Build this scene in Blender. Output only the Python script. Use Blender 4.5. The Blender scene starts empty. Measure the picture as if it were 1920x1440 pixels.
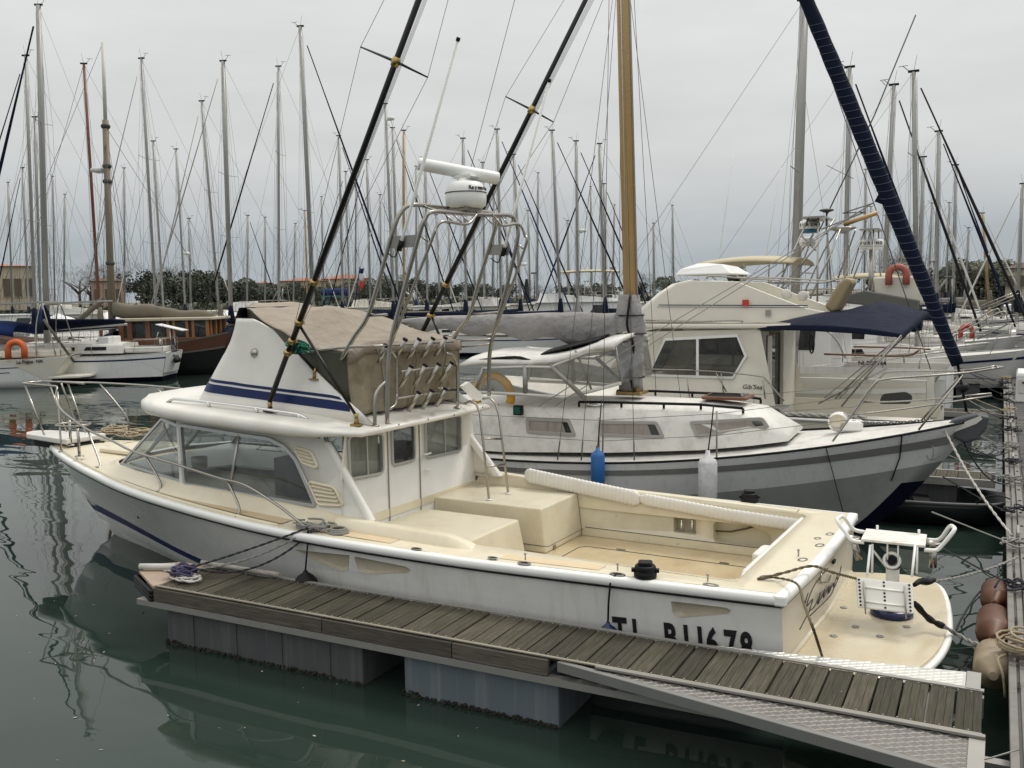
import bpy, bmesh, math, random
from mathutils import Vector, Matrix, geometry, noise
random.seed(7)
sc = bpy.context.scene
C = sc.collection
PI = math.pi
R = math.radians
# ------------------------------------------------------------------ camera
CAM_H, FPX, ROLL, HOR_R, VPX = 3.6, 1750.0, 1.0, 537.0, 1878.0     # measured on the 1920 x 1440 photograph
_r = R(ROLL)
_yc = HOR_R + math.tan(_r) * (1895 - 960)
_p = math.atan((720 - _yc) * math.cos(_r) / FPX)
_vy = HOR_R + math.tan(_r) * (1895 - VPX)
_a = math.atan(((VPX - 960) * math.cos(_r) - (_vy - 720) * math.sin(_r)) * math.cos(_p) / FPX)
FW = Vector((-math.sin(_a) * math.cos(_p), math.cos(_a) * math.cos(_p), -math.sin(_p)))
_rt = Vector((math.cos(_a), math.sin(_a), 0))
_up = _rt.cross(FW)
RT = _rt * math.cos(_r) - _up * math.sin(_r)
UP = _rt * math.sin(_r) + _up * math.cos(_r)
CAM = Vector((0, 0, CAM_H))
cd = bpy.data.cameras.new('camera')
cd.sensor_width = 36.0
cd.lens = FPX / 1920 * 36.0
cd.clip_start = 0.05
cd.clip_end = 6000
cam = bpy.data.objects.new('camera', cd)
C.objects.link(cam)
m = Matrix.Identity(4)
for i in range(3):
    m[i][0], m[i][1], m[i][2], m[i][3] = RT[i], UP[i], -FW[i], CAM[i]
cam.matrix_world = m
sc.camera = cam
# ------------------------------------------------------------------ overcast sky, soft sun, exposure
SUN_EL, SUN_AZ = 58.0, 25.0        # azimuth clockwise from +Y
w = bpy.data.worlds.new('World'); sc.world = w; w.use_nodes = True
nt = w.node_tree; nt.nodes.clear(); N = nt.nodes.new; LK = nt.links.new
out = N('ShaderNodeOutputWorld'); bg = N('ShaderNodeBackground'); LK(bg.outputs[0], out.inputs[0])
tc = N('ShaderNodeTexCoord'); sep = N('ShaderNodeSeparateXYZ'); LK(tc.outputs['Generated'], sep.inputs[0])
mp = N('ShaderNodeMapping'); mp.inputs['Scale'].default_value = (1.6, 1.6, 7.0); LK(tc.outputs['Generated'], mp.inputs[0])
nz = N('ShaderNodeTexNoise'); nz.inputs['Scale'].default_value = 1.7; nz.inputs['Detail'].default_value = 6; nz.inputs['Roughness'].default_value = .55
LK(mp.outputs[0], nz.inputs['Vector'])
ma = N('ShaderNodeMath'); ma.operation = 'MULTIPLY_ADD'; ma.inputs[1].default_value = .075; LK(nz.outputs[0], ma.inputs[0])
mb_ = N('ShaderNodeMath'); mb_.operation = 'ADD'; mb_.inputs[1].default_value = -.0375; LK(sep.outputs[2], mb_.inputs[0]); LK(mb_.outputs[0], ma.inputs[2])
ramp = N('ShaderNodeValToRGB'); LK(ma.outputs[0], ramp.inputs[0])
el = ramp.color_ramp.elements
el[0].position = 0.0; el[0].color = (.42, .465, .495, 1)
el[1].position = 1.0; el[1].color = (1.42, 1.40, 1.35, 1)
for p_, c_ in ((.05, (.44, .485, .515)), (.095, (.56, .585, .595)), (.15, (.67, .68, .67)), (.28, (.745, .75, .735)), (.5, (.95, .95, .92))):
    e = ramp.color_ramp.elements.new(p_); e.color = (*c_, 1)
sky = N('ShaderNodeTexSky'); sky.sky_type = 'NISHITA'; sky.sun_disc = False
sky.sun_elevation = R(SUN_EL); sky.sun_rotation = R(SUN_AZ); sky.dust_density = 4
sk2 = N('ShaderNodeMix'); sk2.data_type = 'RGBA'; sk2.blend_type = 'MIX'; sk2.inputs[0].default_value = .93
scl = N('ShaderNodeVectorMath'); scl.operation = 'SCALE'; scl.inputs['Scale'].default_value = .10; LK(sky.outputs[0], scl.inputs[0])
LK(scl.outputs[0], sk2.inputs[6]); n9 = N('ShaderNodeTexNoise'); n9.inputs['Scale'].default_value = 2.6; n9.inputs['Detail'].default_value = 7; LK(mp.outputs[0], n9.inputs['Vector']); r9 = N('ShaderNodeMapRange'); r9.inputs[1].default_value = .3; r9.inputs[2].default_value = .7; r9.inputs[3].default_value = .93; r9.inputs[4].default_value = 1.05; LK(n9.outputs[0], r9.inputs[0]); s9 = N('ShaderNodeVectorMath'); s9.operation = 'SCALE'; LK(ramp.outputs[0], s9.inputs[0]); LK(r9.outputs[0], s9.inputs['Scale']); LK(s9.outputs[0], sk2.inputs[7]); LK(sk2.outputs[2], bg.inputs[0])
bg.inputs[1].default_value = 1.0
sun = bpy.data.lights.new('sun', 'SUN'); sun.energy = 1.5; sun.angle = R(15); sun.color = (1, .96, .90)
so = bpy.data.objects.new('sun', sun); C.objects.link(so)
so.rotation_euler = (R(90 - SUN_EL), 0, R(180 - SUN_AZ))
so.location = (20, 40, 60)
sc.view_settings.view_transform = 'Standard'
sc.view_settings.look = 'None'
sc.view_settings.gamma = 1
sc.view_settings.exposure = 0.05
sc.view_settings.use_curve_mapping = False
sc.cycles.max_bounces = 6; sc.cycles.diffuse_bounces = 3; sc.cycles.glossy_bounces = 4
sc.cycles.transmission_bounces = 4; sc.cycles.transparent_max_bounces = 12
sc.cycles.caustics_reflective = False; sc.cycles.caustics_refractive = False

# ------------------------------------------------------------------ pixels to places
def ray(px, py): return RT * ((px - 960) / FPX) - UP * ((py - 720) / FPX) + FW
def atz(px, py, z):
    d = ray(px, py); return CAM + d * ((z - CAM_H) / d.z)
def aty(px, py, y):
    d = ray(px, py); return CAM + d * (y / d.y)
def atd(px, py, dist):          # a point at a given horizontal distance
    d = ray(px, py); return CAM + d * (dist / math.hypot(d.x, d.y))
class Frame:
    """A boat's own axes: x forward, y to port, z up, standing at (x0, y0) on the water."""
    def __init__(s, x0, y0, ang):
        s.o = Vector((x0, y0, 0)); s.ang = ang
        s.fx = Vector((math.cos(ang), math.sin(ang), 0)); s.fy = Vector((-math.sin(ang), math.cos(ang), 0)); s.fz = Vector((0, 0, 1))
        s.c = CAM - s.o
    def _on(s, n, px, py, val):
        d = ray(px, py); t = (val - s.c.dot(n)) / d.dot(n); P = s.c + d * t
        return Vector((P.dot(s.fx), P.dot(s.fy), P.z))
    def Y(s, px, py, y): return s._on(s.fy, px, py, y)
    def X(s, px, py, x): return s._on(s.fx, px, py, x)
    def Z(s, px, py, z): return s._on(s.fz, px, py, z)
    def world(s, p): return s.o + s.fx * p[0] + s.fy * p[1] + s.fz * p[2]
    def local(s, P):
        v = Vector(P) - s.o; return Vector((v.dot(s.fx), v.dot(s.fy), v.z))

# ------------------------------------------------------------------ materials
MATS = {}
def mat(name, col, rough=.5, metal=0.0, var=.12, scale=3.0, bump=0.0, bscale=60.0, stain=None, stain_amt=0.0, stain_scale=2.0, coat=0.0, spec=.5, streak=None, streak_amt=0.0, speck=0.0, speck_col=(.10, .07, .04), bdist=.02):
    if name in MATS: return MATS[name]
    m = bpy.data.materials.new(name); m.use_nodes = True
    t = m.node_tree; n = t.nodes; b = n['Principled BSDF']; L = t.links.new
    b.inputs['Roughness'].default_value = rough; b.inputs['Metallic'].default_value = metal
    b.inputs['Specular IOR Level'].default_value = spec
    if coat: b.inputs['Coat Weight'].default_value = coat; b.inputs['Coat Roughness'].default_value = .12
    co = n.new('ShaderNodeTexCoord')
    nz = n.new('ShaderNodeTexNoise'); nz.inputs['Scale'].default_value = scale; nz.inputs['Detail'].default_value = 7; nz.inputs['Roughness'].default_value = .62
    L(co.outputs['Object'], nz.inputs['Vector'])
    mx = n.new('ShaderNodeMix'); mx.data_type = 'RGBA'
    mx.inputs[6].default_value = (*[max(0, c * (1 - var)) for c in col], 1); mx.inputs[7].default_value = (*[min(1, c * (1 + var)) for c in col], 1)
    L(nz.outputs[0], mx.inputs[0])
    last = mx.outputs[2]
    if stain is not None:
        n2 = n.new('ShaderNodeTexNoise'); n2.inputs['Scale'].default_value = stain_scale; n2.inputs['Detail'].default_value = 9; n2.inputs['Roughness'].default_value = .68
        L(co.outputs['Object'], n2.inputs['Vector'])
        r2 = n.new('ShaderNodeValToRGB'); r2.color_ramp.elements[0].position = .46; r2.color_ramp.elements[1].position = .72
        L(n2.outputs[0], r2.inputs[0])
        mm = n.new('ShaderNodeMath'); mm.operation = 'MULTIPLY'; mm.inputs[1].default_value = stain_amt; L(r2.outputs[0], mm.inputs[0])
        m2 = n.new('ShaderNodeMix'); m2.data_type = 'RGBA'; L(mm.outputs[0], m2.inputs[0]); L(last, m2.inputs[6]); m2.inputs[7].default_value = (*stain, 1)
        last = m2.outputs[2]
    if streak is not None:      # vertical run marks
        mp = n.new('ShaderNodeMapping'); mp.inputs['Scale'].default_value = (7, 7, .35); L(co.outputs['Object'], mp.inputs[0])
        n3 = n.new('ShaderNodeTexNoise'); n3.inputs['Scale'].default_value = 2.2; n3.inputs['Detail'].default_value = 6; L(mp.outputs[0], n3.inputs['Vector'])
        r3 = n.new('ShaderNodeValToRGB'); r3.color_ramp.elements[0].position = .52; r3.color_ramp.elements[1].position = .78; L(n3.outputs[0], r3.inputs[0])
        mm = n.new('ShaderNodeMath'); mm.operation = 'MULTIPLY'; mm.inputs[1].default_value = streak_amt; L(r3.outputs[0], mm.inputs[0])
        m3 = n.new('ShaderNodeMix'); m3.data_type = 'RGBA'; L(mm.outputs[0], m3.inputs[0]); L(last, m3.inputs[6]); m3.inputs[7].default_value = (*streak, 1)
        last = m3.outputs[2]
    if speck:                   # small scuffs and dirt marks
        n4 = n.new('ShaderNodeTexNoise'); n4.inputs['Scale'].default_value = 14; n4.inputs['Detail'].default_value = 10; n4.inputs['Roughness'].default_value = .75; L(co.outputs['Object'], n4.inputs['Vector'])
        r4 = n.new('ShaderNodeValToRGB'); r4.color_ramp.elements[0].position = .62; r4.color_ramp.elements[1].position = .70; L(n4.outputs[0], r4.inputs[0])
        mm = n.new('ShaderNodeMath'); mm.operation = 'MULTIPLY'; mm.inputs[1].default_value = speck; L(r4.outputs[0], mm.inputs[0])
        m4 = n.new('ShaderNodeMix'); m4.data_type = 'RGBA'; L(mm.outputs[0], m4.inputs[0]); L(last, m4.inputs[6]); m4.inputs[7].default_value = (*speck_col, 1)
        last = m4.outputs[2]
    L(last, b.inputs['Base Color'])
    rr = n.new('ShaderNodeMapRange'); rr.inputs[3].default_value = max(.02, rough * .75); rr.inputs[4].default_value = min(1, rough * 1.3); L(nz.outputs[0], rr.inputs[0]); L(rr.outputs[0], b.inputs['Roughness'])
    if bump:
        nb = n.new('ShaderNodeTexNoise'); nb.inputs['Scale'].default_value = bscale; nb.inputs['Detail'].default_value = 5; L(co.outputs['Object'], nb.inputs['Vector'])
        bp = n.new('ShaderNodeBump'); bp.inputs['Strength'].default_value = bump; bp.inputs['Distance'].default_value = bdist; L(nb.outputs[0], bp.inputs['Height']); L(bp.outputs[0], b.inputs['Normal'])
    MATS[name] = m
    return m
def glass(name, tint, transp=.8, rough=.02):
    """A thin pane: reflects by Fresnel, lets the rest through with a tint."""
    m = bpy.data.materials.new(name); m.use_nodes = True
    t = m.node_tree; n = t.nodes; n.clear(); L = t.links.new
    o = n.new('ShaderNodeOutputMaterial'); tr = n.new('ShaderNodeBsdfTransparent'); tr.inputs[0].default_value = (*tint, 1)
    gl = n.new('ShaderNodeBsdfGlossy'); gl.inputs['Roughness'].default_value = rough; gl.inputs[0].default_value = (.9, .93, .95, 1)
    df = n.new('ShaderNodeBsdfDiffuse'); df.inputs[0].default_value = (.42, .43, .42, 1)
    co = n.new('ShaderNodeTexCoord'); nz = n.new('ShaderNodeTexNoise'); nz.inputs['Scale'].default_value = 2.5; nz.inputs['Detail'].default_value = 6; L(co.outputs['Object'], nz.inputs['Vector'])
    mr = n.new('ShaderNodeMapRange'); mr.inputs[1].default_value = .35; mr.inputs[2].default_value = .8; mr.inputs[3].default_value = (1 - transp) * .35; mr.inputs[4].default_value = (1 - transp) * 1.5; L(nz.outputs[0], mr.inputs[0])
    m1 = n.new('ShaderNodeMixShader'); L(mr.outputs[0], m1.inputs[0]); L(tr.outputs[0], m1.inputs[1]); L(df.outputs[0], m1.inputs[2])
    fr = n.new('ShaderNodeFresnel'); ge = n.new('ShaderNodeNewGeometry'); io = n.new('ShaderNodeMapRange'); io.inputs[3].default_value = 1.5; io.inputs[4].default_value = 1 / 1.5; L(ge.outputs['Backfacing'], io.inputs[0]); L(io.outputs[0], fr.inputs[0])     # the same pane from either face
    m2 = n.new('ShaderNodeMixShader'); L(fr.outputs[0], m2.inputs[0]); L(m1.outputs[0], m2.inputs[1]); L(gl.outputs[0], m2.inputs[2])
    L(m2.outputs[0], o.inputs[0]); MATS[name] = m
    return m
M = {}
M['gel'] = mat('gelcoat white', (.77, .75, .70), .32, var=.05, speck=.25, stain=(.46, .39, .26), stain_amt=.22, stain_scale=1.4, coat=.25)
M['roof'] = mat('gelcoat roof', (.80, .775, .71), .35, var=.05, speck=.3, stain=(.52, .42, .28), stain_amt=.22, stain_scale=2.2, coat=.2)
M['cream'] = mat('gelcoat cream', (.73, .67, .51), .36, var=.07, speck=.4, stain=(.50, .36, .18), stain_amt=.30, stain_scale=1.6, coat=.2)
M['cockpit'] = mat('gelcoat cockpit', (.68, .63, .485), .38, var=.06, speck=.6, stain=(.34, .23, .11), stain_amt=.28, stain_scale=2.4, coat=.15)
M['sole'] = mat('stained cockpit sole', (.56, .46, .285), .25, var=.10, speck=.5, stain=(.36, .22, .10), stain_amt=.5, stain_scale=1.7, coat=.4)
M['hullw'] = mat('hull white', (.72, .715, .69), .28, var=.035, coat=.35, speck=.06, streak=(.42, .38, .31), streak_amt=.30, stain=(.5, .5, .47), stain_amt=.2)
M['rubw'] = mat('rub rail white', (.84, .84, .81), .35, var=.04)
M['steel'] = mat('stainless steel', (.38, .36, .325), .27, 1.0, var=.08, scale=9)
M['alu'] = mat('weathered aluminium', (.34, .33, .305), .5, .6, var=.12, scale=6, stain=(.33, .32, .29), stain_amt=.35)
M['alum'] = mat('mast aluminium', (.38, .375, .355), .5, .35, var=.10, scale=4)
M['chrome'] = mat('chrome', (.8, .8, .78), .12, 1.0, var=.04)
M['brass'] = mat('brass', (.42, .30, .12), .32, 1.0, var=.2, scale=20)
M['blackal'] = mat('black anodised', (.010, .010, .009), .32, .1, spec=.35, var=.3, scale=10)
M['black'] = mat('black rubber', (.007, .007, .008), .5, spec=.22, var=.3, scale=12)
M['navy'] = mat('navy canvas', (.006, .010, .027), .85, spec=.15, var=.3, scale=5, bump=.25, bscale=200)
M['blue'] = mat('blue canvas', (.014, .032, .12), .8, spec=.2, var=.25, scale=5, bump=.2, bscale=180)
M['stripe'] = mat('blue stripe', (.005, .016, .085), .35, var=.06, spec=.3)
M['tan'] = mat('tan canvas', (.335, .29, .235), .9, spec=.15, var=.16, scale=3, bump=.9, bscale=5, bdist=.06, stain=(.19, .155, .12), stain_amt=.5, stain_scale=1.8)
M['olive'] = mat('mildewed canvas', (.30, .26, .19), .9, spec=.15, var=.2, scale=4, bump=.4, bscale=30, stain=(.08, .07, .035), stain_amt=.75, stain_scale=2.6, streak=(.38, .31, .19), streak_amt=.5)
M['grey'] = mat('grey sail cover', (.29, .28, .275), .85, spec=.2, var=.12, scale=2, bump=1.0, bscale=4.5, bdist=.09, streak=(.36, .35, .34), streak_amt=.4)
M['khaki'] = mat('khaki canvas', (.17, .15, .11), .85, var=.2, scale=3, bump=.3, bscale=30)
M['offw'] = mat('weathered white', (.62, .61, .57), .5, var=.07, stain=(.34, .32, .27), stain_amt=.3, stain_scale=2.4)
M['white'] = mat('clean white', (.74, .74, .72), .4, var=.04)
M['dingy'] = mat('dingy deck white', (.70, .685, .64), .5, var=.08, stain=(.27, .25, .2), stain_amt=.45, stain_scale=4.5)
M['gibs'] = mat('gelcoat ivory', (.73, .70, .61), .35, var=.04, stain=(.5, .46, .35), stain_amt=.2, coat=.2)
M['hullgrey'] = mat('hull pale grey', (.76, .76, .75), .35, var=.05, streak=(.3, .29, .26), streak_amt=.25)
M['hulldk'] = mat('hull mid grey', (.34, .345, .33), .30, var=.06, stain=(.12, .12, .08), stain_amt=.3)
M['mastw'] = mat('varnished mast wood', (.50, .32, .12), .42, var=.22, scale=2.2, streak=(.36, .21, .07), streak_amt=.6, coat=.25)
M['teakdk'] = mat('weathered dark teak', (.13, .115, .095), .7, var=.25, scale=5)
M['mahog'] = mat('varnished mahogany', (.15, .055, .02), .35, var=.3, scale=3, coat=.3)
M['orangew'] = mat('varnished orange timber', (.30, .12, .028), .35, var=.25, scale=3, coat=.3)
M['hullblk'] = mat('black hull', (.010, .010, .011), .4, spec=.3, var=.2)
M['red'] = mat('red plastic', (.5, .045, .03), .5, var=.12)
M['orange'] = mat('orange horseshoe foam', (.62, .13, .035), .6, var=.14, scale=6)
M['fadedred'] = mat('faded horseshoe foam', (.36, .11, .075), .65, var=.14, scale=6)
M['yellow'] = mat('yellow foam', (.72, .40, .04), .6, var=.1)
M['fblue'] = mat('blue fender vinyl', (.02, .13, .38), .4, var=.12, scale=8)
M['fwhite'] = mat('white fender vinyl', (.66, .66, .67), .42, var=.05, stain=(.25, .25, .26), stain_amt=.5, stain_scale=9)
M['fbrown'] = mat('brown grimy fender', (.105, .038, .017), .5, var=.25, scale=7, stain=(.05, .03, .02), stain_amt=.6, stain_scale=5)
M['fcream'] = mat('grimy cream fender', (.30, .24, .16), .5, var=.2, scale=7, stain=(.08, .06, .04), stain_amt=.7, stain_scale=5)
M['ropeg'] = mat('grey rope', (.30, .29, .27), .85, var=.35, scale=60, bump=.6, bscale=150)
M['ropet'] = mat('tan rope', (.40, .33, .22), .85, var=.3, scale=60, bump=.6, bscale=150)
M['ropew'] = mat('white rope', (.56, .54, .50), .85, var=.25, scale=60, bump=.6, bscale=150)
M['ropek'] = mat('dark rope', (.035, .035, .04), .85, var=.4, scale=60, bump=.6, bscale=150)
M['ropep'] = mat('purple rope', (.07, .06, .13), .85, var=.35, scale=50, bump=.6, bscale=150)
M['roped'] = mat('olive rope', (.14, .11, .06), .85, var=.35, scale=60, bump=.6, bscale=150)
M['green'] = mat('green netting', (.02, .17, .11), .8, var=.3, scale=20)
M['wire'] = mat('stay wire', (.10, .10, .095), .5, .3, var=.1)
M['winseal'] = mat('aluminium window frame', (.50, .50, .48), .38, .75, var=.08)
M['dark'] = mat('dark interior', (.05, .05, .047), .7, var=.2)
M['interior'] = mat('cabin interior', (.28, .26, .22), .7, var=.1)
M['curtain'] = mat('curtain', (.55, .52, .44), .9, var=.08, scale=5)
M['cushion'] = mat('white vinyl cushion', (.76, .74, .69), .42, var=.05, stain=(.5, .45, .36), stain_amt=.2, stain_scale=5)
M['glass'] = glass('window glass', (.62, .66, .655), .80)
M['tint'] = glass('tinted glass', (.14, .15, .15), .93)
M['smoke'] = glass('smoked glass', (.34, .35, .34), .88)
M['vinyl'] = glass('clear vinyl', (.78, .77, .74), .70, .06)
M['letter'] = mat('black letters', (.012, .012, .013), .5, var=.3, scale=30)
M['dkblue'] = mat('deep blue paint', (.004, .014, .07), .25, var=.1)
M['antif'] = mat('blue antifouling', (.002, .003, .013), .5, var=.2, spec=.2)
M['foul'] = mat('mussel growth', (.012, .014, .009), .8, var=.5, scale=30, bump=.8, bscale=40)
M['teal'] = mat('teal paint', (.04, .17, .18), .5)
M['pontoonside'] = mat('grey float', (.07, .07, .074), .6, var=.07, stain=(.09, .095, .085), stain_amt=.4, stain_scale=3, streak=(.22, .22, .22), streak_amt=.3)
M['floatblue'] = mat('blue grey float', (.115, .14, .16), .55, var=.10, stain=(.12, .14, .15), stain_amt=.6, stain_scale=2.5, streak=(.30, .31, .31), streak_amt=.4)
def plank_mat(name, col, moss=(.05, .055, .02), gs=(34, 1.6, 20)):
    m = bpy.data.materials.new(name); m.use_nodes = True
    t = m.node_tree; n = t.nodes; b = n['Principled BSDF']; L = t.links.new
    co = n.new('ShaderNodeTexCoord'); oi = n.new('ShaderNodeObjectInfo')
    ad = n.new('ShaderNodeVectorMath'); ad.operation = 'ADD'; sc_ = n.new('ShaderNodeVectorMath'); sc_.operation = 'SCALE'; sc_.inputs['Scale'].default_value = 31
    cb = n.new('ShaderNodeCombineXYZ'); L(oi.outputs['Random'], cb.inputs[0]); L(oi.outputs['Random'], cb.inputs[2]); L(cb.outputs[0], sc_.inputs[0])
    L(co.outputs['Object'], ad.inputs[0]); L(sc_.outputs[0], ad.inputs[1])
    mp = n.new('ShaderNodeMapping'); mp.inputs['Scale'].default_value = gs; L(ad.outputs[0], mp.inputs[0])
    g = n.new('ShaderNodeTexNoise'); g.inputs['Scale'].default_value = 2.0; g.inputs['Detail'].default_value = 8; g.inputs['Roughness'].default_value = .7; L(mp.outputs[0], g.inputs['Vector'])
    r1 = n.new('ShaderNodeValToRGB'); r1.color_ramp.elements[0].position = .28; r1.color_ramp.elements[1].position = .72
    r1.color_ramp.elements[0].color = (*[c * .38 for c in col], 1); r1.color_ramp.elements[1].color = (*[min(1, c * 1.55) for c in col], 1); L(g.outputs[0], r1.inputs[0])
    n2 = n.new('ShaderNodeTexNoise'); n2.inputs['Scale'].default_value = 4; n2.inputs['Detail'].default_value = 6; L(ad.outputs[0], n2.inputs['Vector'])
    r2 = n.new('ShaderNodeValToRGB'); r2.color_ramp.elements[0].position = .48; r2.color_ramp.elements[1].position = .75; L(n2.outputs[0], r2.inputs[0])
    mm = n.new('ShaderNodeMath'); mm.operation = 'MULTIPLY'; mm.inputs[1].default_value = .55; L(r2.outputs[0], mm.inputs[0])
    mx = n.new('ShaderNodeMix'); mx.data_type = 'RGBA'; L(mm.outputs[0], mx.inputs[0]); L(r1.outputs[0], mx.inputs[6]); mx.inputs[7].default_value = (*moss, 1)
    n5 = n.new('ShaderNodeTexNoise'); n5.inputs['Scale'].default_value = 9; n5.inputs['Detail'].default_value = 8; n5.inputs['Roughness'].default_value = .7; L(ad.outputs[0], n5.inputs['Vector'])
    r5 = n.new('ShaderNodeValToRGB'); r5.color_ramp.elements[0].position = .685; r5.color_ramp.elements[1].position = .72; L(n5.outputs[0], r5.inputs[0])     # droppings and salt
    m5 = n.new('ShaderNodeMix'); m5.data_type = 'RGBA'; L(r5.outputs[0], m5.inputs[0]); L(mx.outputs[2], m5.inputs[6]); m5.inputs[7].default_value = (.30, .29, .26, 1); mx = m5
    hv = n.new('ShaderNodeHueSaturation'); mr = n.new('ShaderNodeMapRange'); mr.inputs[3].default_value = .68; mr.inputs[4].default_value = 1.3; L(oi.outputs['Random'], mr.inputs[0]); L(mr.outputs[0], hv.inputs['Value']); L(mx.outputs[2], hv.inputs['Color'])
    L(hv.outputs[0], b.inputs['Base Color']); b.inputs['Roughness'].default_value = .8; b.inputs['Specular IOR Level'].default_value = .25
    bp = n.new('ShaderNodeBump'); bp.inputs['Strength'].default_value = .7; bp.inputs['Distance'].default_value = .006; L(g.outputs[0], bp.inputs['Height']); L(bp.outputs[0], b.inputs['Normal'])
    MATS[name] = m
    return m
M['plank'] = plank_mat('weathered plank', (.070, .062, .045), (.045, .048, .02))
M['plankg'] = plank_mat('grey plank', (.10, .096, .092), (.07, .07, .06))
def checker_mat(name, col, rough=.4, metal=.8):
    m = bpy.data.materials.new(name); m.use_nodes = True
    t = m.node_tree; n = t.nodes; b = n['Principled BSDF']; L = t.links.new
    co = n.new('ShaderNodeTexCoord')
    b.inputs['Roughness'].default_value = rough; b.inputs['Metallic'].default_value = metal
    nz = n.new('ShaderNodeTexNoise'); nz.inputs['Scale'].default_value = 6; nz.inputs['Detail'].default_value = 6; L(co.outputs['Object'], nz.inputs['Vector'])
    mx = n.new('ShaderNodeMix'); mx.data_type = 'RGBA'; mx.inputs[6].default_value = (*[c * .75 for c in col], 1); mx.inputs[7].default_value = (*[min(1, c * 1.15) for c in col], 1); L(nz.outputs[0], mx.inputs[0]); L(mx.outputs[2], b.inputs['Base Color'])
    MATS[name] = m
    return m
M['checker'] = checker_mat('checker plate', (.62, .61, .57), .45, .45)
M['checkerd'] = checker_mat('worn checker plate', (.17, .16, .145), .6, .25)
def bark_mat(): return mat('bark', (.10, .085, .07), .9, var=.3, scale=6, bump=.6, bscale=12)
def leaf_mat(name, col):
    m = mat(name, col, .75, var=.45, scale=.9)
    return m

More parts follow.
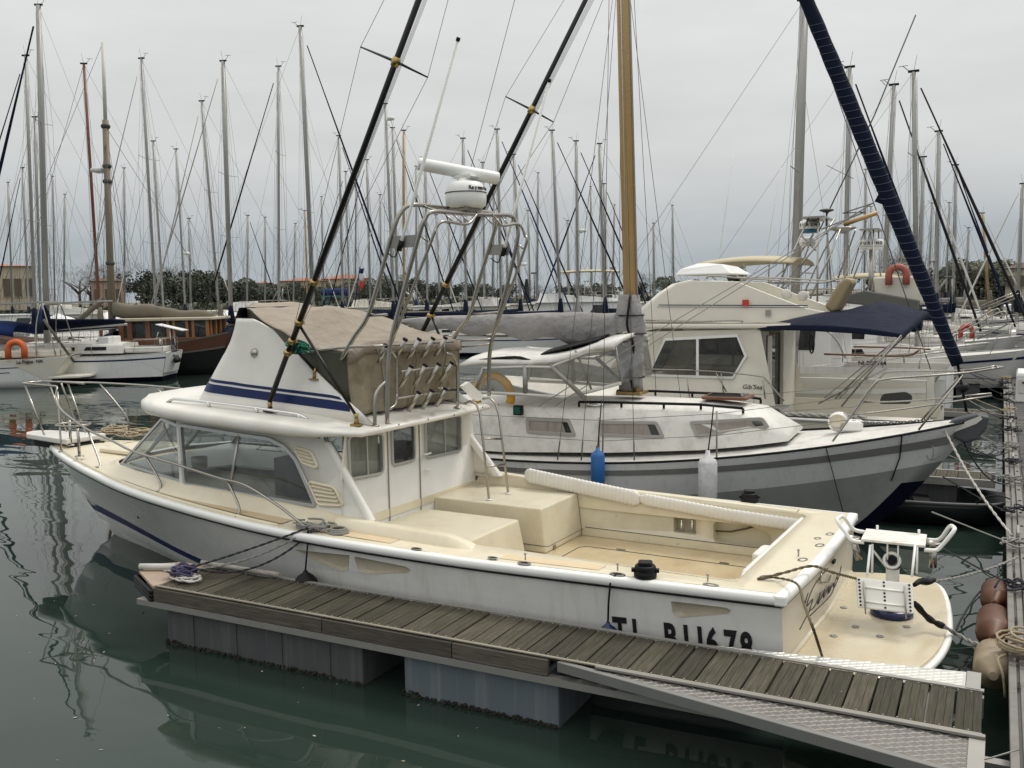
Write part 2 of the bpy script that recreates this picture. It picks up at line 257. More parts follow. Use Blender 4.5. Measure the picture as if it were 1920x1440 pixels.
# ------------------------------------------------------------------ mesh builder
class MB:
    def __init__(s): s.v = []; s.f = []; s.sm = []
    def add(s, vs, fs, smooth=False):
        o = len(s.v); s.v += [tuple(p) for p in vs]
        for f in fs: s.f.append(tuple(i + o for i in f)); s.sm.append(smooth)
        return s
    def box(s, c, d, rot=None, taper=1.0):
        c = Vector(c); x, y, z = d[0] / 2, d[1] / 2, d[2] / 2
        P = [Vector((sx * x * (taper if sz > 0 else 1), sy * y * (taper if sz > 0 else 1), sz * z)) for sz in (-1, 1) for sx, sy in ((-1, -1), (1, -1), (1, 1), (-1, 1))]
        if rot is not None: P = [rot @ p for p in P]
        s.add([p + c for p in P], [(3, 2, 1, 0), (4, 5, 6, 7), (0, 1, 5, 4), (1, 2, 6, 5), (2, 3, 7, 6), (3, 0, 4, 7)]); return s
    def rbox(s, c, d, r=.02, n=3, rot=None):
        """Box with rounded vertical edges and a softened rim."""
        c = Vector(c); x, y, z = d[0] / 2, d[1] / 2, d[2] / 2; r = min(r, x * .98, y * .98); q = min(r * .5, z * .5)
        def ring(ins, zz):
            out = []
            for k, (sx, sy) in enumerate(((1, 1), (-1, 1), (-1, -1), (1, -1))):
                for i in range(n + 1):
                    a = PI / 2 * (k + i / n)
                    out.append(Vector((sx * (x - r) + (r - ins) * math.cos(a), sy * (y - r) + (r - ins) * math.sin(a), zz)))
            return out
        rings = [ring(q, -z), ring(0, -z + q), ring(0, z - q), ring(q * .3, z - q * .3), ring(q, z)]
        if rot is not None: rings = [[rot @ p for p in rg] for rg in rings]
        s.loft([[p + c for p in rg] for rg in rings], True, True, smooth=False); return s
    def loft(s, rings, closed=True, caps=False, smooth=True):
        n = len(rings[0]); o = len(s.v)
        for rg in rings: s.v += [tuple(p) for p in rg]
        for i in range(len(rings) - 1):
            for j in range(n if closed else n - 1):
                k = (j + 1) % n
                s.f.append((o + i * n + j, o + i * n + k, o + (i + 1) * n + k, o + (i + 1) * n + j)); s.sm.append(smooth)
        if caps:
            s.f.append(tuple(o + j for j in reversed(range(n)))); s.sm.append(False)
            s.f.append(tuple(o + (len(rings) - 1) * n + j for j in range(n))); s.sm.append(False)
        return s
    def tube(s, pts, r, n=7, closed=False, flat=1.0):
        pts = [Vector(p) for p in pts]; m = len(pts)
        if m < 2: return s
        rs = r if isinstance(r, (list, tuple)) else [r] * m
        T = []
        for i in range(m):
            a = pts[(i - 1) % m] if (closed or i > 0) else pts[i]; b = pts[(i + 1) % m] if (closed or i < m - 1) else pts[i]
            t = b - a; T.append(t.normalized() if t.length > 1e-9 else Vector((0, 0, 1)))
        ref = Vector((0, 0, 1)) if abs(T[0].z) < .9 else Vector((1, 0, 0))
        nn = (ref - T[0] * ref.dot(T[0])).normalized()
        rings = []
        for i in range(m):
            nn = nn - T[i] * nn.dot(T[i]); nn = nn.normalized() if nn.length > 1e-6 else T[i].orthogonal().normalized()
            bb = T[i].cross(nn)
            rings.append([pts[i] + (nn * math.cos(2 * PI * k / n) + bb * math.sin(2 * PI * k / n) * flat) * rs[i] for k in range(n)])
        if closed: rings.append(rings[0])
        s.loft(rings, True, not closed, True); return s
    def lathe(s, prof, c=(0, 0, 0), axis=(0, 0, 1), n=16, smooth=True):
        c = Vector(c); az = Vector(axis).normalized(); ax = az.orthogonal().normalized(); ay = az.cross(ax)
        rings = [[c + az * h + (ax * math.cos(2 * PI * k / n) + ay * math.sin(2 * PI * k / n)) * max(r, 1e-4) for k in range(n)] for r, h in prof]
        s.loft(rings, True, True, smooth); return s
    def prism(s, outline, off, smooth=False):
        """Closed 3D outline given thickness along the vector off."""
        o = Vector(off); a = [Vector(p) for p in outline]; b = [p + o for p in a]; n = len(a); k = len(s.v)
        s.v += [tuple(p) for p in a + b]
        s.f.append(tuple(k + i for i in reversed(range(n)))); s.sm.append(False)
        s.f.append(tuple(k + n + i for i in range(n))); s.sm.append(False)
        for i in range(n):
            j = (i + 1) % n; s.f.append((k + i, k + j, k + n + j, k + n + i)); s.sm.append(smooth)
        return s
    def grid(s, fn, nu, nv, smooth=True):
        o = len(s.v)
        for i in range(nu + 1):
            for j in range(nv + 1): s.v.append(tuple(fn(i / nu, j / nv)))
        for i in range(nu):
            for j in range(nv):
                a = o + i * (nv + 1) + j; s.f.append((a, a + 1, a + nv + 2, a + nv + 1)); s.sm.append(smooth)
        return s
    def sphere(s, c, r, n=12, sc=(1, 1, 1)):
        c = Vector(c)
        rings = [[c + Vector((r * sc[0] * math.sin(PI * i / (n // 2)) * math.cos(2 * PI * k / n), r * sc[1] * math.sin(PI * i / (n // 2)) * math.sin(2 * PI * k / n), r * sc[2] * math.cos(PI * i / (n // 2)))) for k in range(n)] for i in range(n // 2 + 1)]
        s.loft(rings, True, False, True); return s
    def build(s, name, material, parent=None, recalc=True, bevel=0, solid=0, sub=0):
        me = bpy.data.meshes.new(name); me.from_pydata(s.v, [], s.f)
        me.polygons.foreach_set('use_smooth', s.sm)
        if recalc:
            b = bmesh.new(); b.from_mesh(me); bmesh.ops.remove_doubles(b, verts=b.verts, dist=1e-5); bmesh.ops.recalc_face_normals(b, faces=b.faces); b.to_mesh(me); b.free()
        me.materials.append(material if not isinstance(material, str) else M[material]); me.update()
        o = bpy.data.objects.new(name, me); C.objects.link(o)
        if parent: o.parent = parent
        if solid:
            md = o.modifiers.new('solid', 'SOLIDIFY'); md.thickness = solid; md.offset = 0
        if bevel:
            md = o.modifiers.new('bevel', 'BEVEL'); md.width = bevel; md.segments = 2; md.limit_method = 'ANGLE'; md.angle_limit = R(40)
        if sub:
            md = o.modifiers.new('sub', 'SUBSURF'); md.levels = sub; md.render_levels = sub
        return o
def smoothpts(pts, n=6, closed=False):
    """Catmull-Rom through the points."""
    P = [Vector(p) for p in pts]; m = len(P); out = []
    rng = m if closed else m - 1
    for i in range(rng):
        p1, p2 = P[i], P[(i + 1) % m]
        p0 = P[(i - 1) % m] if (closed or i > 0) else p1 + (p1 - p2); p3 = P[(i + 2) % m] if (closed or i + 2 < m) else p2 + (p2 - p1)
        for k in range(n):
            t = k / n
            out.append(.5 * ((2 * p1) + (p2 - p0) * t + (2 * p0 - 5 * p1 + 4 * p2 - p3) * t * t + (3 * p1 - p0 - 3 * p2 + p3) * t ** 3))
    if not closed: out.append(P[-1])
    return out
def sag(a, b, d, n=12):
    a, b = Vector(a), Vector(b)
    return [a.lerp(b, i / n) - Vector((0, 0, d * 4 * (i / n) * (1 - i / n))) for i in range(n + 1)]
def inpoly(x, y, poly):
    c = False; n = len(poly)
    for i in range(n):
        x1, y1 = poly[i][0], poly[i][1]; x2, y2 = poly[i - 1][0], poly[i - 1][1]
        if (y1 > y) != (y2 > y) and x < (x2 - x1) * (y - y1) / (y2 - y1 + 1e-12) + x1: c = not c
    return c
def holed(outer, holes, fn, step=None, skirt=0, skirtfn=None):
    """Sheet with openings: 2D outline and holes, mapped to space by fn(a, b). Returns an MB; skirtfn(a, b) gives the inner rim."""
    vs, es = [], []
    def loop(L):
        o = len(vs); vs.extend(Vector((p[0], p[1])) for p in L); es.extend((o + i, o + (i + 1) % len(L)) for i in range(len(L)))
    loop(outer)
    for h in holes: loop(h)
    if step:
        x0 = min(p[0] for p in outer); x1 = max(p[0] for p in outer); y0 = min(p[1] for p in outer); y1 = max(p[1] for p in outer)
        nx, ny = max(1, int((x1 - x0) / step[0])), max(1, int((y1 - y0) / step[1]))
        for i in range(1, nx):
            for j in range(1, ny):
                x, y = x0 + (x1 - x0) * (i + .13) / nx, y0 + (y1 - y0) * (j + .07) / ny
                if inpoly(x, y, outer) and not any(inpoly(x, y, h) for h in holes): vs.append(Vector((x, y)))
    V2, E2, F2 = geometry.delaunay_2d_cdt(vs, es, [], 0, 1e-6)[:3]
    b = MB(); fs = []
    for f in F2:
        cx = sum(V2[i][0] for i in f) / len(f); cy = sum(V2[i][1] for i in f) / len(f)
        if inpoly(cx, cy, outer) and not any(inpoly(cx, cy, h) for h in holes): fs.append(tuple(f))
    b.add([fn(p[0], p[1]) for p in V2], fs, True)
    if skirtfn:
        for h in holes:
            b.loft([[fn(*p[:2]) for p in h], [skirtfn(*p[:2]) for p in h]], True, False, False)
    return b
def rrect(x0, y0, x1, y1, r=.05, n=4):
    out = []
    for cx, cy, a0 in ((x1 - r, y1 - r, 0), (x0 + r, y1 - r, 90), (x0 + r, y0 + r, 180), (x1 - r, y0 + r, 270)):
        for i in range(n + 1):
            a = R(a0 + 90 * i / n); out.append((cx + r * math.cos(a), cy + r * math.sin(a)))
    return out
def roundpoly(pts, r=.06, n=3):
    """Round the corners of a 2D polygon."""
    out = []; m = len(pts); P = [Vector(p[:2]) for p in pts]
    for i in range(m):
        a, b, c = P[i - 1], P[i], P[(i + 1) % m]
        d1 = (a - b); d2 = (c - b); q = min(r, d1.length * .45, d2.length * .45)
        s_, e_ = b + d1.normalized() * q, b + d2.normalized() * q
        for k in range(n + 1):
            t = k / n; out.append(tuple(s_ * (1 - t) ** 2 + b * 2 * t * (1 - t) + e_ * t * t))
    return out
def inset2(poly, d):
    """Offset a 2D polygon inwards (outwards when d is negative)."""
    P = [Vector(p[:2]) for p in poly]; n = len(P); ar = sum(P[i - 1].x * P[i].y - P[i].x * P[i - 1].y for i in range(n)); sg = 1 if ar > 0 else -1; out = []
    for i in range(n):
        t = (P[(i + 1) % n] - P[i - 1])
        t = t.normalized() if t.length > 1e-9 else Vector((1, 0)); nn = Vector((-t.y, t.x)) * sg
        out.append(tuple(P[i] + nn * d))
    return out
# ------------------------------------------------------------------ things
def thing(name, label, cat, loc=(0, 0, 0), rotz=0.0, group=None):
    o = bpy.data.objects.new(name, None); C.objects.link(o); o.empty_display_size = .2
    o.location = loc; o.rotation_euler = (0, 0, rotz); o['label'] = label; o['category'] = cat
    if group: o['group'] = group
    return o
def tag(o, label, cat, group=None):
    o['label'] = label; o['category'] = cat
    if group: o['group'] = group
    return o
def struct(o): o['kind'] = 'structure'; return o
def boat_thing(name, label, fr, cat='boat', group=None): return thing(name, label, cat, fr.o, fr.ang, group)
def dup(o, parent=None, name=None):
    c = o.copy(); C.objects.link(c); c.parent = parent
    if name: c.name = name
    for ch in list(o.children): dup(ch, c)
    return c
def text_mesh(name, txt, size, material, parent, M4, extrude=.004, offset=0.0, shear=0.0, spacing=1.0):
    """Lettering as a thin raised mesh; M4 maps text x,y to its place."""
    cu = bpy.data.curves.new(name, 'FONT'); cu.body = txt; cu.size = size; cu.extrude = extrude; cu.offset = offset; cu.shear = shear; cu.space_character = spacing; cu.resolution_u = 3
    t = bpy.data.objects.new('tmp', cu); C.objects.link(t)
    bpy.context.view_layer.update()
    me = bpy.data.meshes.new_from_object(t.evaluated_get(bpy.context.evaluated_depsgraph_get()))
    bpy.data.objects.remove(t); bpy.data.curves.remove(cu)
    me.transform(M4); me.name = name; me.materials.clear(); me.materials.append(M[material])
    o = bpy.data.objects.new(name, me); C.objects.link(o); o.parent = parent
    return o
def axes4(o, x, y):
    x = Vector(x).normalized(); y = Vector(y); y = (y - x * y.dot(x)).normalized(); z = x.cross(y); mm = Matrix.Identity(4)
    for i in range(3): mm[i][0], mm[i][1], mm[i][2], mm[i][3] = x[i], y[i], z[i], o[i]
    return mm
# ================================================================== water and far ground
def water_mat():
    m = bpy.data.materials.new('harbour water'); m.use_nodes = True
    t = m.node_tree; n = t.nodes; b = n['Principled BSDF']; L = t.links.new
    b.inputs['Base Color'].default_value = (.020, .034, .027, 1); b.inputs['Roughness'].default_value = .015
    b.inputs['IOR'].default_value = 1.333; b.inputs['Specular IOR Level'].default_value = .5
    co = n.new('ShaderNodeTexCoord')
    mp = n.new('ShaderNodeMapping'); mp.inputs['Rotation'].default_value = (0, 0, R(28)); mp.inputs['Scale'].default_value = (.55, 1.25, 1); L(co.outputs['Object'], mp.inputs[0])
    n1 = n.new('ShaderNodeTexNoise'); n1.inputs['Scale'].default_value = .75; n1.inputs['Detail'].default_value = 1.5; n1.inputs['Distortion'].default_value = .6; L(mp.outputs[0], n1.inputs['Vector'])
    n2 = n.new('ShaderNodeTexNoise'); n2.inputs['Scale'].default_value = 4.2; n2.inputs['Detail'].default_value = 2; L(mp.outputs[0], n2.inputs['Vector'])
    # calm near the pontoons, more ripple in the open basin
    sp = n.new('ShaderNodeSeparateXYZ'); L(co.outputs['Object'], sp.inputs[0])
    mr = n.new('ShaderNodeMapRange'); mr.inputs[1].default_value = 9.0; mr.inputs[2].default_value = 26.0; mr.inputs[3].default_value = .06; mr.inputs[4].default_value = .26; L(sp.outputs[1], mr.inputs[0])
    m2 = n.new('ShaderNodeMath'); m2.operation = 'MULTIPLY'; L(n2.outputs[0], m2.inputs[0]); L(mr.outputs[0], m2.inputs[1])
    ad = n.new('ShaderNodeMath'); ad.operation = 'MULTIPLY_ADD'; ad.inputs[1].default_value = .22; L(m2.outputs[0], ad.inputs[0]); L(n1.outputs[0], ad.inputs[2])
    bp = n.new('ShaderNodeBump'); bp.inputs['Strength'].default_value = 1.0; bp.inputs['Distance'].default_value = .019; L(ad.outputs[0], bp.inputs['Height']); L(bp.outputs[0], b.inputs['Normal'])
    return m
wb = MB(); wb.add([(-900, -120, -.08), (900, -120, -.08), (900, 900, -.08), (-900, 900, -.08)], [(0, 1, 2, 3)])
struct(wb.build('water', water_mat()))
DK = .55
# ================================================================== planks shared by the pontoons
def plank_mesh(lx, ly, lz=.035, seed=0):
    rnd = random.Random(seed); b = MB(); g = .0025; nb = 3; w_ = lx / nb
    for k in range(nb):          # one board with two long grooves
        b.box((-lx / 2 + w_ * (k + .5), 0, -lz / 2), (w_ - (g if k < nb else 0), ly, lz))
    b.box((0, 0, -lz + .008), (lx - .01, ly - .01, .012))
    me = b.build('plank_src', 'plank'); d = me.data; bpy.data.objects.remove(me)
    return d
def lay_planks(parent, x0, x1, y0, y1, z, pitch, meshes, jitter=.004, seed=1, along='x', name='plank'):
    rnd = random.Random(seed); n = int(round((x1 - x0) / pitch))
    for i in range(n):
        o = bpy.data.objects.new(name, rnd.choice(meshes)); C.objects.link(o); o.parent = parent
        c = x0 + (i + .5) * (x1 - x0) / n
        o.location = (c, (y0 + y1) / 2 + rnd.uniform(-jitter, jitter), z + rnd.uniform(-.007, .003)) if along == 'x' else ((y0 + y1) / 2 + rnd.uniform(-jitter, jitter), c, z + rnd.uniform(-.004, .002))
        o.rotation_euler = (0, rnd.uniform(-.014, .014), (0 if along == 'x' else PI / 2) + rnd.uniform(-.007, .007))
def tread(poly, z, pitch, parent, material, seed=0):
    """Herringbone tread bars standing proud of a checker plate."""
    b = MB(); x0 = min(p[0] for p in poly); x1 = max(p[0] for p in poly); y0 = min(p[1] for p in poly); y1 = max(p[1] for p in poly)
    i = 0; inn = inset2(poly, .02)
    y = y0
    while y < y1:
        j = 0; x = x0
        while x < x1:
            if inpoly(x, y, inn):
                a = R(38) if (i + j) % 2 else R(-38); u_ = Vector((math.cos(a), math.sin(a), 0)); v_ = Vector((-u_.y, u_.x, 0)); c = Vector((x, y, z)); l_, w_ = pitch * .62, pitch * .11
                b.add([c - u_ * l_ - v_ * w_, c + u_ * l_ - v_ * w_, c + u_ * l_ + v_ * w_, c - u_ * l_ + v_ * w_, c - u_ * l_ * .8 + Vector((0, 0, .004)), c + u_ * l_ * .8 + Vector((0, 0, .004))],
                      [(0, 1, 5, 4), (2, 3, 4, 5), (1, 2, 5), (3, 0, 4)])
            x += pitch; j += 1
        y += pitch * .62; i += 1
    o = b.build('tread', material, parent); o['kind'] = 'stuff'
    return o
# ================================================================== the finger pontoon in front
FY0, FY1, FX0, FX1 = 6.90, 7.66, -7.98, -.03
fp = thing('finger_pontoon', 'plank-decked finger pontoon with checker plate gussets lying along the sport fishing boat', 'pontoon', (0, 0, 0))
PM = [plank_mesh(.170, FY1 - FY0 - .02, seed=s) for s in range(3)]
lay_planks(fp, FX0, FX1, FY0 + .01, FY1 - .01, DK, .184, PM, seed=3)
b = MB(); b.box(((FX0 + FX1) / 2, FY0 - .012, DK + .004), (FX1 - FX0, .03, .010)); b.build('edge_trim', mat('sandy trim', (.30, .275, .22), .5, .3, var=.15), fp)
b = MB(); b.box(((FX0 + FX1) / 2, FY1 + .012, DK + .004), (FX1 - FX0, .05, .012)); b.build('edge_trim', 'alu', fp)
FJ = [FX0 - .02, aty(609, 1160, FY0).x, aty(852, 1205, FY0).x, aty(1032, 1240, FY0).x]
for i in range(3):
    b = MB(); b.box(((FJ[i] + FJ[i + 1]) / 2, FY0 - .03, DK - .085), (FJ[i + 1] - FJ[i] - .012, .045, .135)); o = b.build('fascia_board', plank_mat('fascia timber %d' % i, (.10, .088, .072), (.07, .062, .048), (1.6, 20, 34)), fp)
    # grain must run along the board
    o.rotation_euler = (0, 0, 0)
b = MB(); b.box(((FX0 + FX1) / 2, FY0 - .02, DK - .19), (FX1 - FX0 + .5, .09, .06)); b.box(((FX0 + FX1) / 2, FY1 + .0, DK - .12), (FX1 - FX0, .06, .16)); b.build('beam', 'alu', fp)
b = MB()
for x in [FX0 + .4 + k * .9 for k in range(9)]: b.box((x, (FY0 + FY1) / 2, DK - .1), (.07, FY1 - FY0 - .06, .10))
b.build('cross_beam', 'alu', fp)
# tip: a wedge of bare plate with a rubber bumper
TIP = [(FX0, FY0 - .02), (FX0 - .05, FY0 - .02), (FX0 - .62, FY0 + .30), (FX0 - .62, FY1 - .12), (FX0 - .45, FY1 + .02), (FX0, FY1 + .02)]
b = MB(); b.prism([(x, y, DK - .03) for x, y in TIP], (0, 0, .032)); b.build('end_plate', mat('beige end plate', (.42, .33, .25), .7, var=.14, scale=5, stain=(.25, .18, .12), stain_amt=.5, stain_scale=4), fp, bevel=.004)
b = MB()
for z in (DK - .06, DK - .105, DK - .15):
    b.tube([(x - .03 * (x < FX0 - .1), y - .025, z) for x, y in TIP[:4]] + [(FX0 - .47, FY1 + .03, z), (FX0, FY1 + .05, z)], .026, 6)
b.build('rubber_bumper', 'black', fp)
# floats
def pfloat(xa, xb, material, nm, ribs):
    b = MB(); ya, yb = FY0 + .02, FY1 - .02
    b.loft([[(xa, ya, -.4), (xb, ya, -.4), (xb, yb, -.4), (xa, yb, -.4)], [(xa, ya, .30), (xb, ya, .30), (xb, yb, .30), (xa, yb, .30)], [(xa + .03, ya + .03, .335), (xb - .03, ya + .03, .335), (xb - .03, yb - .03, .335), (xa + .03, yb - .03, .335)]], True, True, False)
    o = b.build('float', material, fp, bevel=.015)
    if ribs:
        r_ = MB()
        for k in range(1, ribs): r_.box((xa + (xb - xa) * (k - .35) / (ribs - .7), ya - .004, -.05), (.018, .012, .66))
        r_.build('rib', material, o)
    sl = MB(); sl.grid(lambda a, c: Vector((xa + .005 + (xb - xa - .01) * a, ya - .006, -.14 + c * (.085 + .035 * noise.noise(Vector((xa + (xb - xa) * a * 1.0, 7, 0)) * 2.5)))), 40, 2); sl.build('slime_band', mat('float slime', (.03, .032, .026), .6, var=.4, scale=9), o)
    g = MB(); rnd = random.Random(int(abs(xa * 100)))
    for k in range(520):
        x = rnd.uniform(xa - .02, xb + .02); hh_ = .020 + .028 * (.5 + .5 * noise.noise(Vector((x * 2.3, 3, 0)))) + .02 * (x < xa + .15); g.sphere((x, ya - rnd.uniform(-.004, .018), -.08 + rnd.uniform(-.05, hh_)), rnd.uniform(.006, .017), 6)
    q = g.build('mussel_growth', 'foul', o); q['kind'] = 'stuff'
    return o
pfloat(aty(313, 1215, FY0).x, aty(679, 1285, FY0).x, 'pontoonside', 'float', 5)
pfloat(aty(757, 1310, FY0).x, aty(1046, 1360, FY0).x, 'floatblue', 'float', 0)
# gussets
A = atz(1042, 1240, DK); B_ = atz(1709, 1436, DK); Bx = -.06; By = A.y + (B_.y - A.y) * (Bx - A.x) / (B_.x - A.x)
By += .11; gus = [(A.x + .25, FY0 - .035), (Bx, By + .06), (Bx, FY0 - .035)]
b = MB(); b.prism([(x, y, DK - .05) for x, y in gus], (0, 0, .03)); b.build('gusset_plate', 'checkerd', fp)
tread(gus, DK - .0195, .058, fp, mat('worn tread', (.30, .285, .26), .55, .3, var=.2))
dv = Vector((Bx - A.x, By - (FY0 - .035), 0)); pr = Vector((-dv.y, dv.x, 0)).normalized()
b = MB(); a0 = Vector((A.x, FY0 - .05, 0)); a1 = Vector((Bx, By, 0))
b.prism([a0 + Vector((0, 0, DK - .10)), a1 + Vector((0, 0, DK - .10)), a1 + Vector((0, 0, DK - .012)), a0 + Vector((0, 0, DK - .012))], pr * .055 if pr.y > 0 else -pr * .055); b.build('gusset_rail', mat('dull beam', (.22, .22, .205), .55, .4, var=.12, stain=(.2, .19, .17), stain_amt=.4), fp, bevel=.006)
b = MB(); b.box(((A.x + Bx) / 2 + .2, FY0 - .05, DK + .008), (Bx - A.x - .3, .045, .022)); b.build('kick_rail', mat('dull beam 2', (.27, .26, .235), .5, .4, var=.12), fp, bevel=.004)
g2 = [(atz(1300, 1207, DK).x, FY1 + .03), (-.16, FY1 + .03), (-.16, atz(1858, 1268, DK).y)]
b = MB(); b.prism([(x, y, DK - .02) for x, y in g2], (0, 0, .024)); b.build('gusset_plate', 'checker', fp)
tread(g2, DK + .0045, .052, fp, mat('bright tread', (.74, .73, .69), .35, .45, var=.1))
b = MB(); b.box((-.105, (FY1 + g2[2][1]) / 2, DK - .01), (.10, g2[2][1] - FY1, .05)); b.box((-.06, (By + FY0) / 2 - .02, DK - .03), (.10, FY0 - By - .08, .05)); b.build('end_angle', 'alu', fp)
b = MB(); p0 = atz(1852, 1424, DK + .01); p1 = atz(1905, 1408, DK + .02); b.prism([p0 + Vector((-.02, -.02, 0)), p1 + Vector((-.02, -.02, 0)), p1 + Vector((.02, .02, 0)), p0 + Vector((.02, .02, 0))], (0, 0, .008)); b.build('hinge_strap', 'alu', fp)
b = MB()                                            # bolts along the edges
for k in range(43):
    x = FX0 + .09 + k * .184
    for y in (FY0 + .035, FY1 - .035):
        for dx in (-.045, .045): b.lathe([(.007, 0), (.007, .004), (.003, .006)], (x + dx, y, DK), n=6)
o = b.build('bolt', 'alu', fp); o['kind'] = 'stuff'
def cleat(parent, P, ang, s=1.0, material='alu'):
    b = MB(); u_ = Vector((math.cos(ang), math.sin(ang), 0)); P = Vector(P)
    for k in (-1, 1): b.tube([P + u_ * .05 * k * s, P + u_ * .05 * k * s + Vector((0, 0, .07 * s))], .016 * s, 6)
    b.tube([P + u_ * -.16 * s + Vector((0, 0, .09 * s)), P + u_ * -.08 * s + Vector((0, 0, .075 * s)), P + u_ * .08 * s + Vector((0, 0, .075 * s)), P + u_ * .16 * s + Vector((0, 0, .09 * s))], [.012 * s, .018 * s, .018 * s, .012 * s], 6)
    b.box(P + Vector((0, 0, .005)), (.14 * s, .06 * s, .012))
    return b.build('cleat', material, parent)
CL = atz(338, 1082, DK); cleat(fp, CL, R(60), 1.1)
# ================================================================== the walkway on the right and its fittings
ww = thing('walkway_pontoon', 'long grey plank walkway pontoon running away past the service pedestals', 'pontoon', (0, 0, 0))
WX0, WX1 = .12, 2.7
PW = [plank_mesh(.138, WX1 - .39, seed=10 + s) for s in range(2)]
for d in PW: d.materials[0] = M['plankg']
lay_planks(ww, 4.0, 26.0, .39, WX1, DK, .15, PW, seed=5, along='y')
b = MB(); rnd = random.Random(4)
for k in range(560):
    y = 26.0 + k * .15; z = DK + rnd.uniform(-.006, 0); b.add([(.39, y + .005, z), (WX1, y + .005, z), (WX1, y + .145, z), (.39, y + .145, z)], [(0, 1, 2, 3)])
o = b.build('far_planking', 'plankg', ww, recalc=False); o['kind'] = 'stuff'
for x, wd, h in ((.165, .055, .0), (.24, .05, -.015), (.315, .075, .01)):
    b = MB(); b.box((x, 57, DK - .05 + h), (wd, 106, .10)); b.build('edge_channel', mat('grimy channel', (.20, .19, .17), .6, .25, var=.2, scale=3, stain=(.09, .085, .075), stain_amt=.6, stain_scale=5), ww, bevel=.005)
b = MB(); b.box((.29, 57, DK - .085), (.30, 106, .11)); b.build('side_beam', mat('dark beam', (.08, .08, .078), .6, .3), ww)
b = MB()
for k in range(14): b.box((1.45, 6 + k * 7.5, .08), (2.3, 4.2, .62))
o = b.build('float', 'pontoonside', ww)
b = MB()
for k in range(60): b.box((.20 + .006, 6.3 + k * 1.6, DK + .002), (.018, .12, .006)); b.lathe([(.02, 0), (.02, .01), (.008, .012)], (.315, 6.9 + k * .8, DK + .01), n=6)
o = b.build('bolt', 'black', ww); o['kind'] = 'stuff'
for k, (px, py) in enumerate(((1899, 800), (1893, 865), (1890, 700), (1900, 1010), (1884, 640))):
    P = atz(px, py, DK + .01); P.x = .26; cleat(ww, P, R(90), 1.3)
PEDW = [(1917, 753), (1898, 651), (1888, 613), (1893, 583), (1884, 585)]
for k, (px, py) in enumerate(PEDW):
    P = atz(px, py, DK); s = 1.0
    t = thing('service_pedestal', ['big white service pedestal level with the ivory cruiser stern', 'white service pedestal beside the steel pulpit rails over the planks', 'small white service pedestal past the ball fenders', 'far white service pedestal on the outer side of the planks', 'farthest small white service pedestal on the walkway'][k], 'pedestal', P, 0, 'service pedestals along the walkway')
    b = MB(); b.loft([[(-.17, -.16, 0), (.17, -.16, 0), (.17, .16, 0), (-.17, .16, 0)], [(-.16, -.15, .70), (.16, -.15, .70), (.16, .15, .82), (-.16, .15, .82)], [(-.13, -.12, .76), (.13, -.12, .76), (.13, .12, .88), (-.13, .12, .88)]], True, True, False); b.build('body', 'white', t, bevel=.012)
    b = MB(); b.box((0, -.166, .42), (.22, .02, .36)); b.build('panel', 'offw', t, bevel=.004)
    b = MB(); b.box((0, -.18, .52), (.05, .02, .05)); b.lathe([(.03, 0), (.03, .03)], (-.18, 0, .45), (-1, 0, 0), n=8); b.build('socket', 'black', t)
    b = MB(); b.box((0, 0, .012), (.42, .40, .024)); b.build('base', 'alu', t)
# further finger pontoons along the same walkway
for k, (yc, ln) in enumerate(((16.75, 7.5), (25.6, 8.0), (34.6, 8.0), (43.6, 8.0))):
    lab = ['short finger pontoon beside the white yacht bow with its small plank deck', 'finger pontoon crossing behind the blue sunshade boat', 'finger pontoon beyond the second service pedestal', 'farthest finger pontoon on the walkway edge'][k]
    t = thing('finger_pontoon', lab, 'pontoon', (0, yc, 0))
    if k < 2: lay_planks(t, -ln, -.05, -.32, .32, DK, .165, [plank_mesh(.158, .62, seed=30 + k)], seed=9 + k)
    else:
        b = MB(); b.box((-ln / 2, 0, DK - .02), (ln, .64, .04)); b.build('deck', 'plankg', t)
    b = MB(); b.box((-ln / 2, -.36, DK - .06), (ln, .06, .12)); b.box((-ln / 2, .36, DK - .06), (ln, .06, .12)); b.build('edge_beam', 'alu', t)
    b = MB(); b.box((-ln * .55, 0, .10), (ln * .35, .6, .62)); b.box((-.9, 0, .10), (.7, .6, .62)); b.build('float', 'pontoonside', t)
# ================================================================== the sport fishing boat alongside
HF = Frame(-1.5, 9.5, PI - R(2.5))
HB = boat_thing('sport_fishing_boat', 'cream sport fishing boat with blue striped flybridge, tan canvas and radar arch', HF)
def itp(x, tab):
    if x <= tab[0][0]: return tab[0][1]
    for (a, va), (b_, vb) in zip(tab, tab[1:]):
        if x <= b_:
            t = (x - a) / (b_ - a); return va + (vb - va) * t
    return tab[-1][1]
def sitp(x, tab):        # smoothed
    return (itp(x - .35, tab) + 2 * itp(x, tab) + itp(x + .35, tab)) / 4 if tab[0][0] + .35 < x < tab[-1][0] - .35 else itp(x, tab)
HALF = [(0, 1.65), (1, 1.73), (2, 1.80), (3, 1.86), (4, 1.9), (5, 1.91), (6, 1.88), (7, 1.8), (8, 1.66), (9, 1.45), (10, 1.13), (11, .74), (11.8, .38), (12.2, .16), (12.35, 0)]
SHEER = [(0, .985), (3, .965), (5, .985), (6, 1.015), (7.1, 1.07), (8.35, 1.125), (9.5, 1.195), (10.9, 1.235), (12.35, 1.26)]
UL = 12.35
half = lambda u: sitp(u, HALF); sheer = lambda u: sitp(u, SHEER)
def ub(tau): return 11.05 + (UL - 11.05) * max(0, tau) ** .8 + min(0, tau) * 1.5
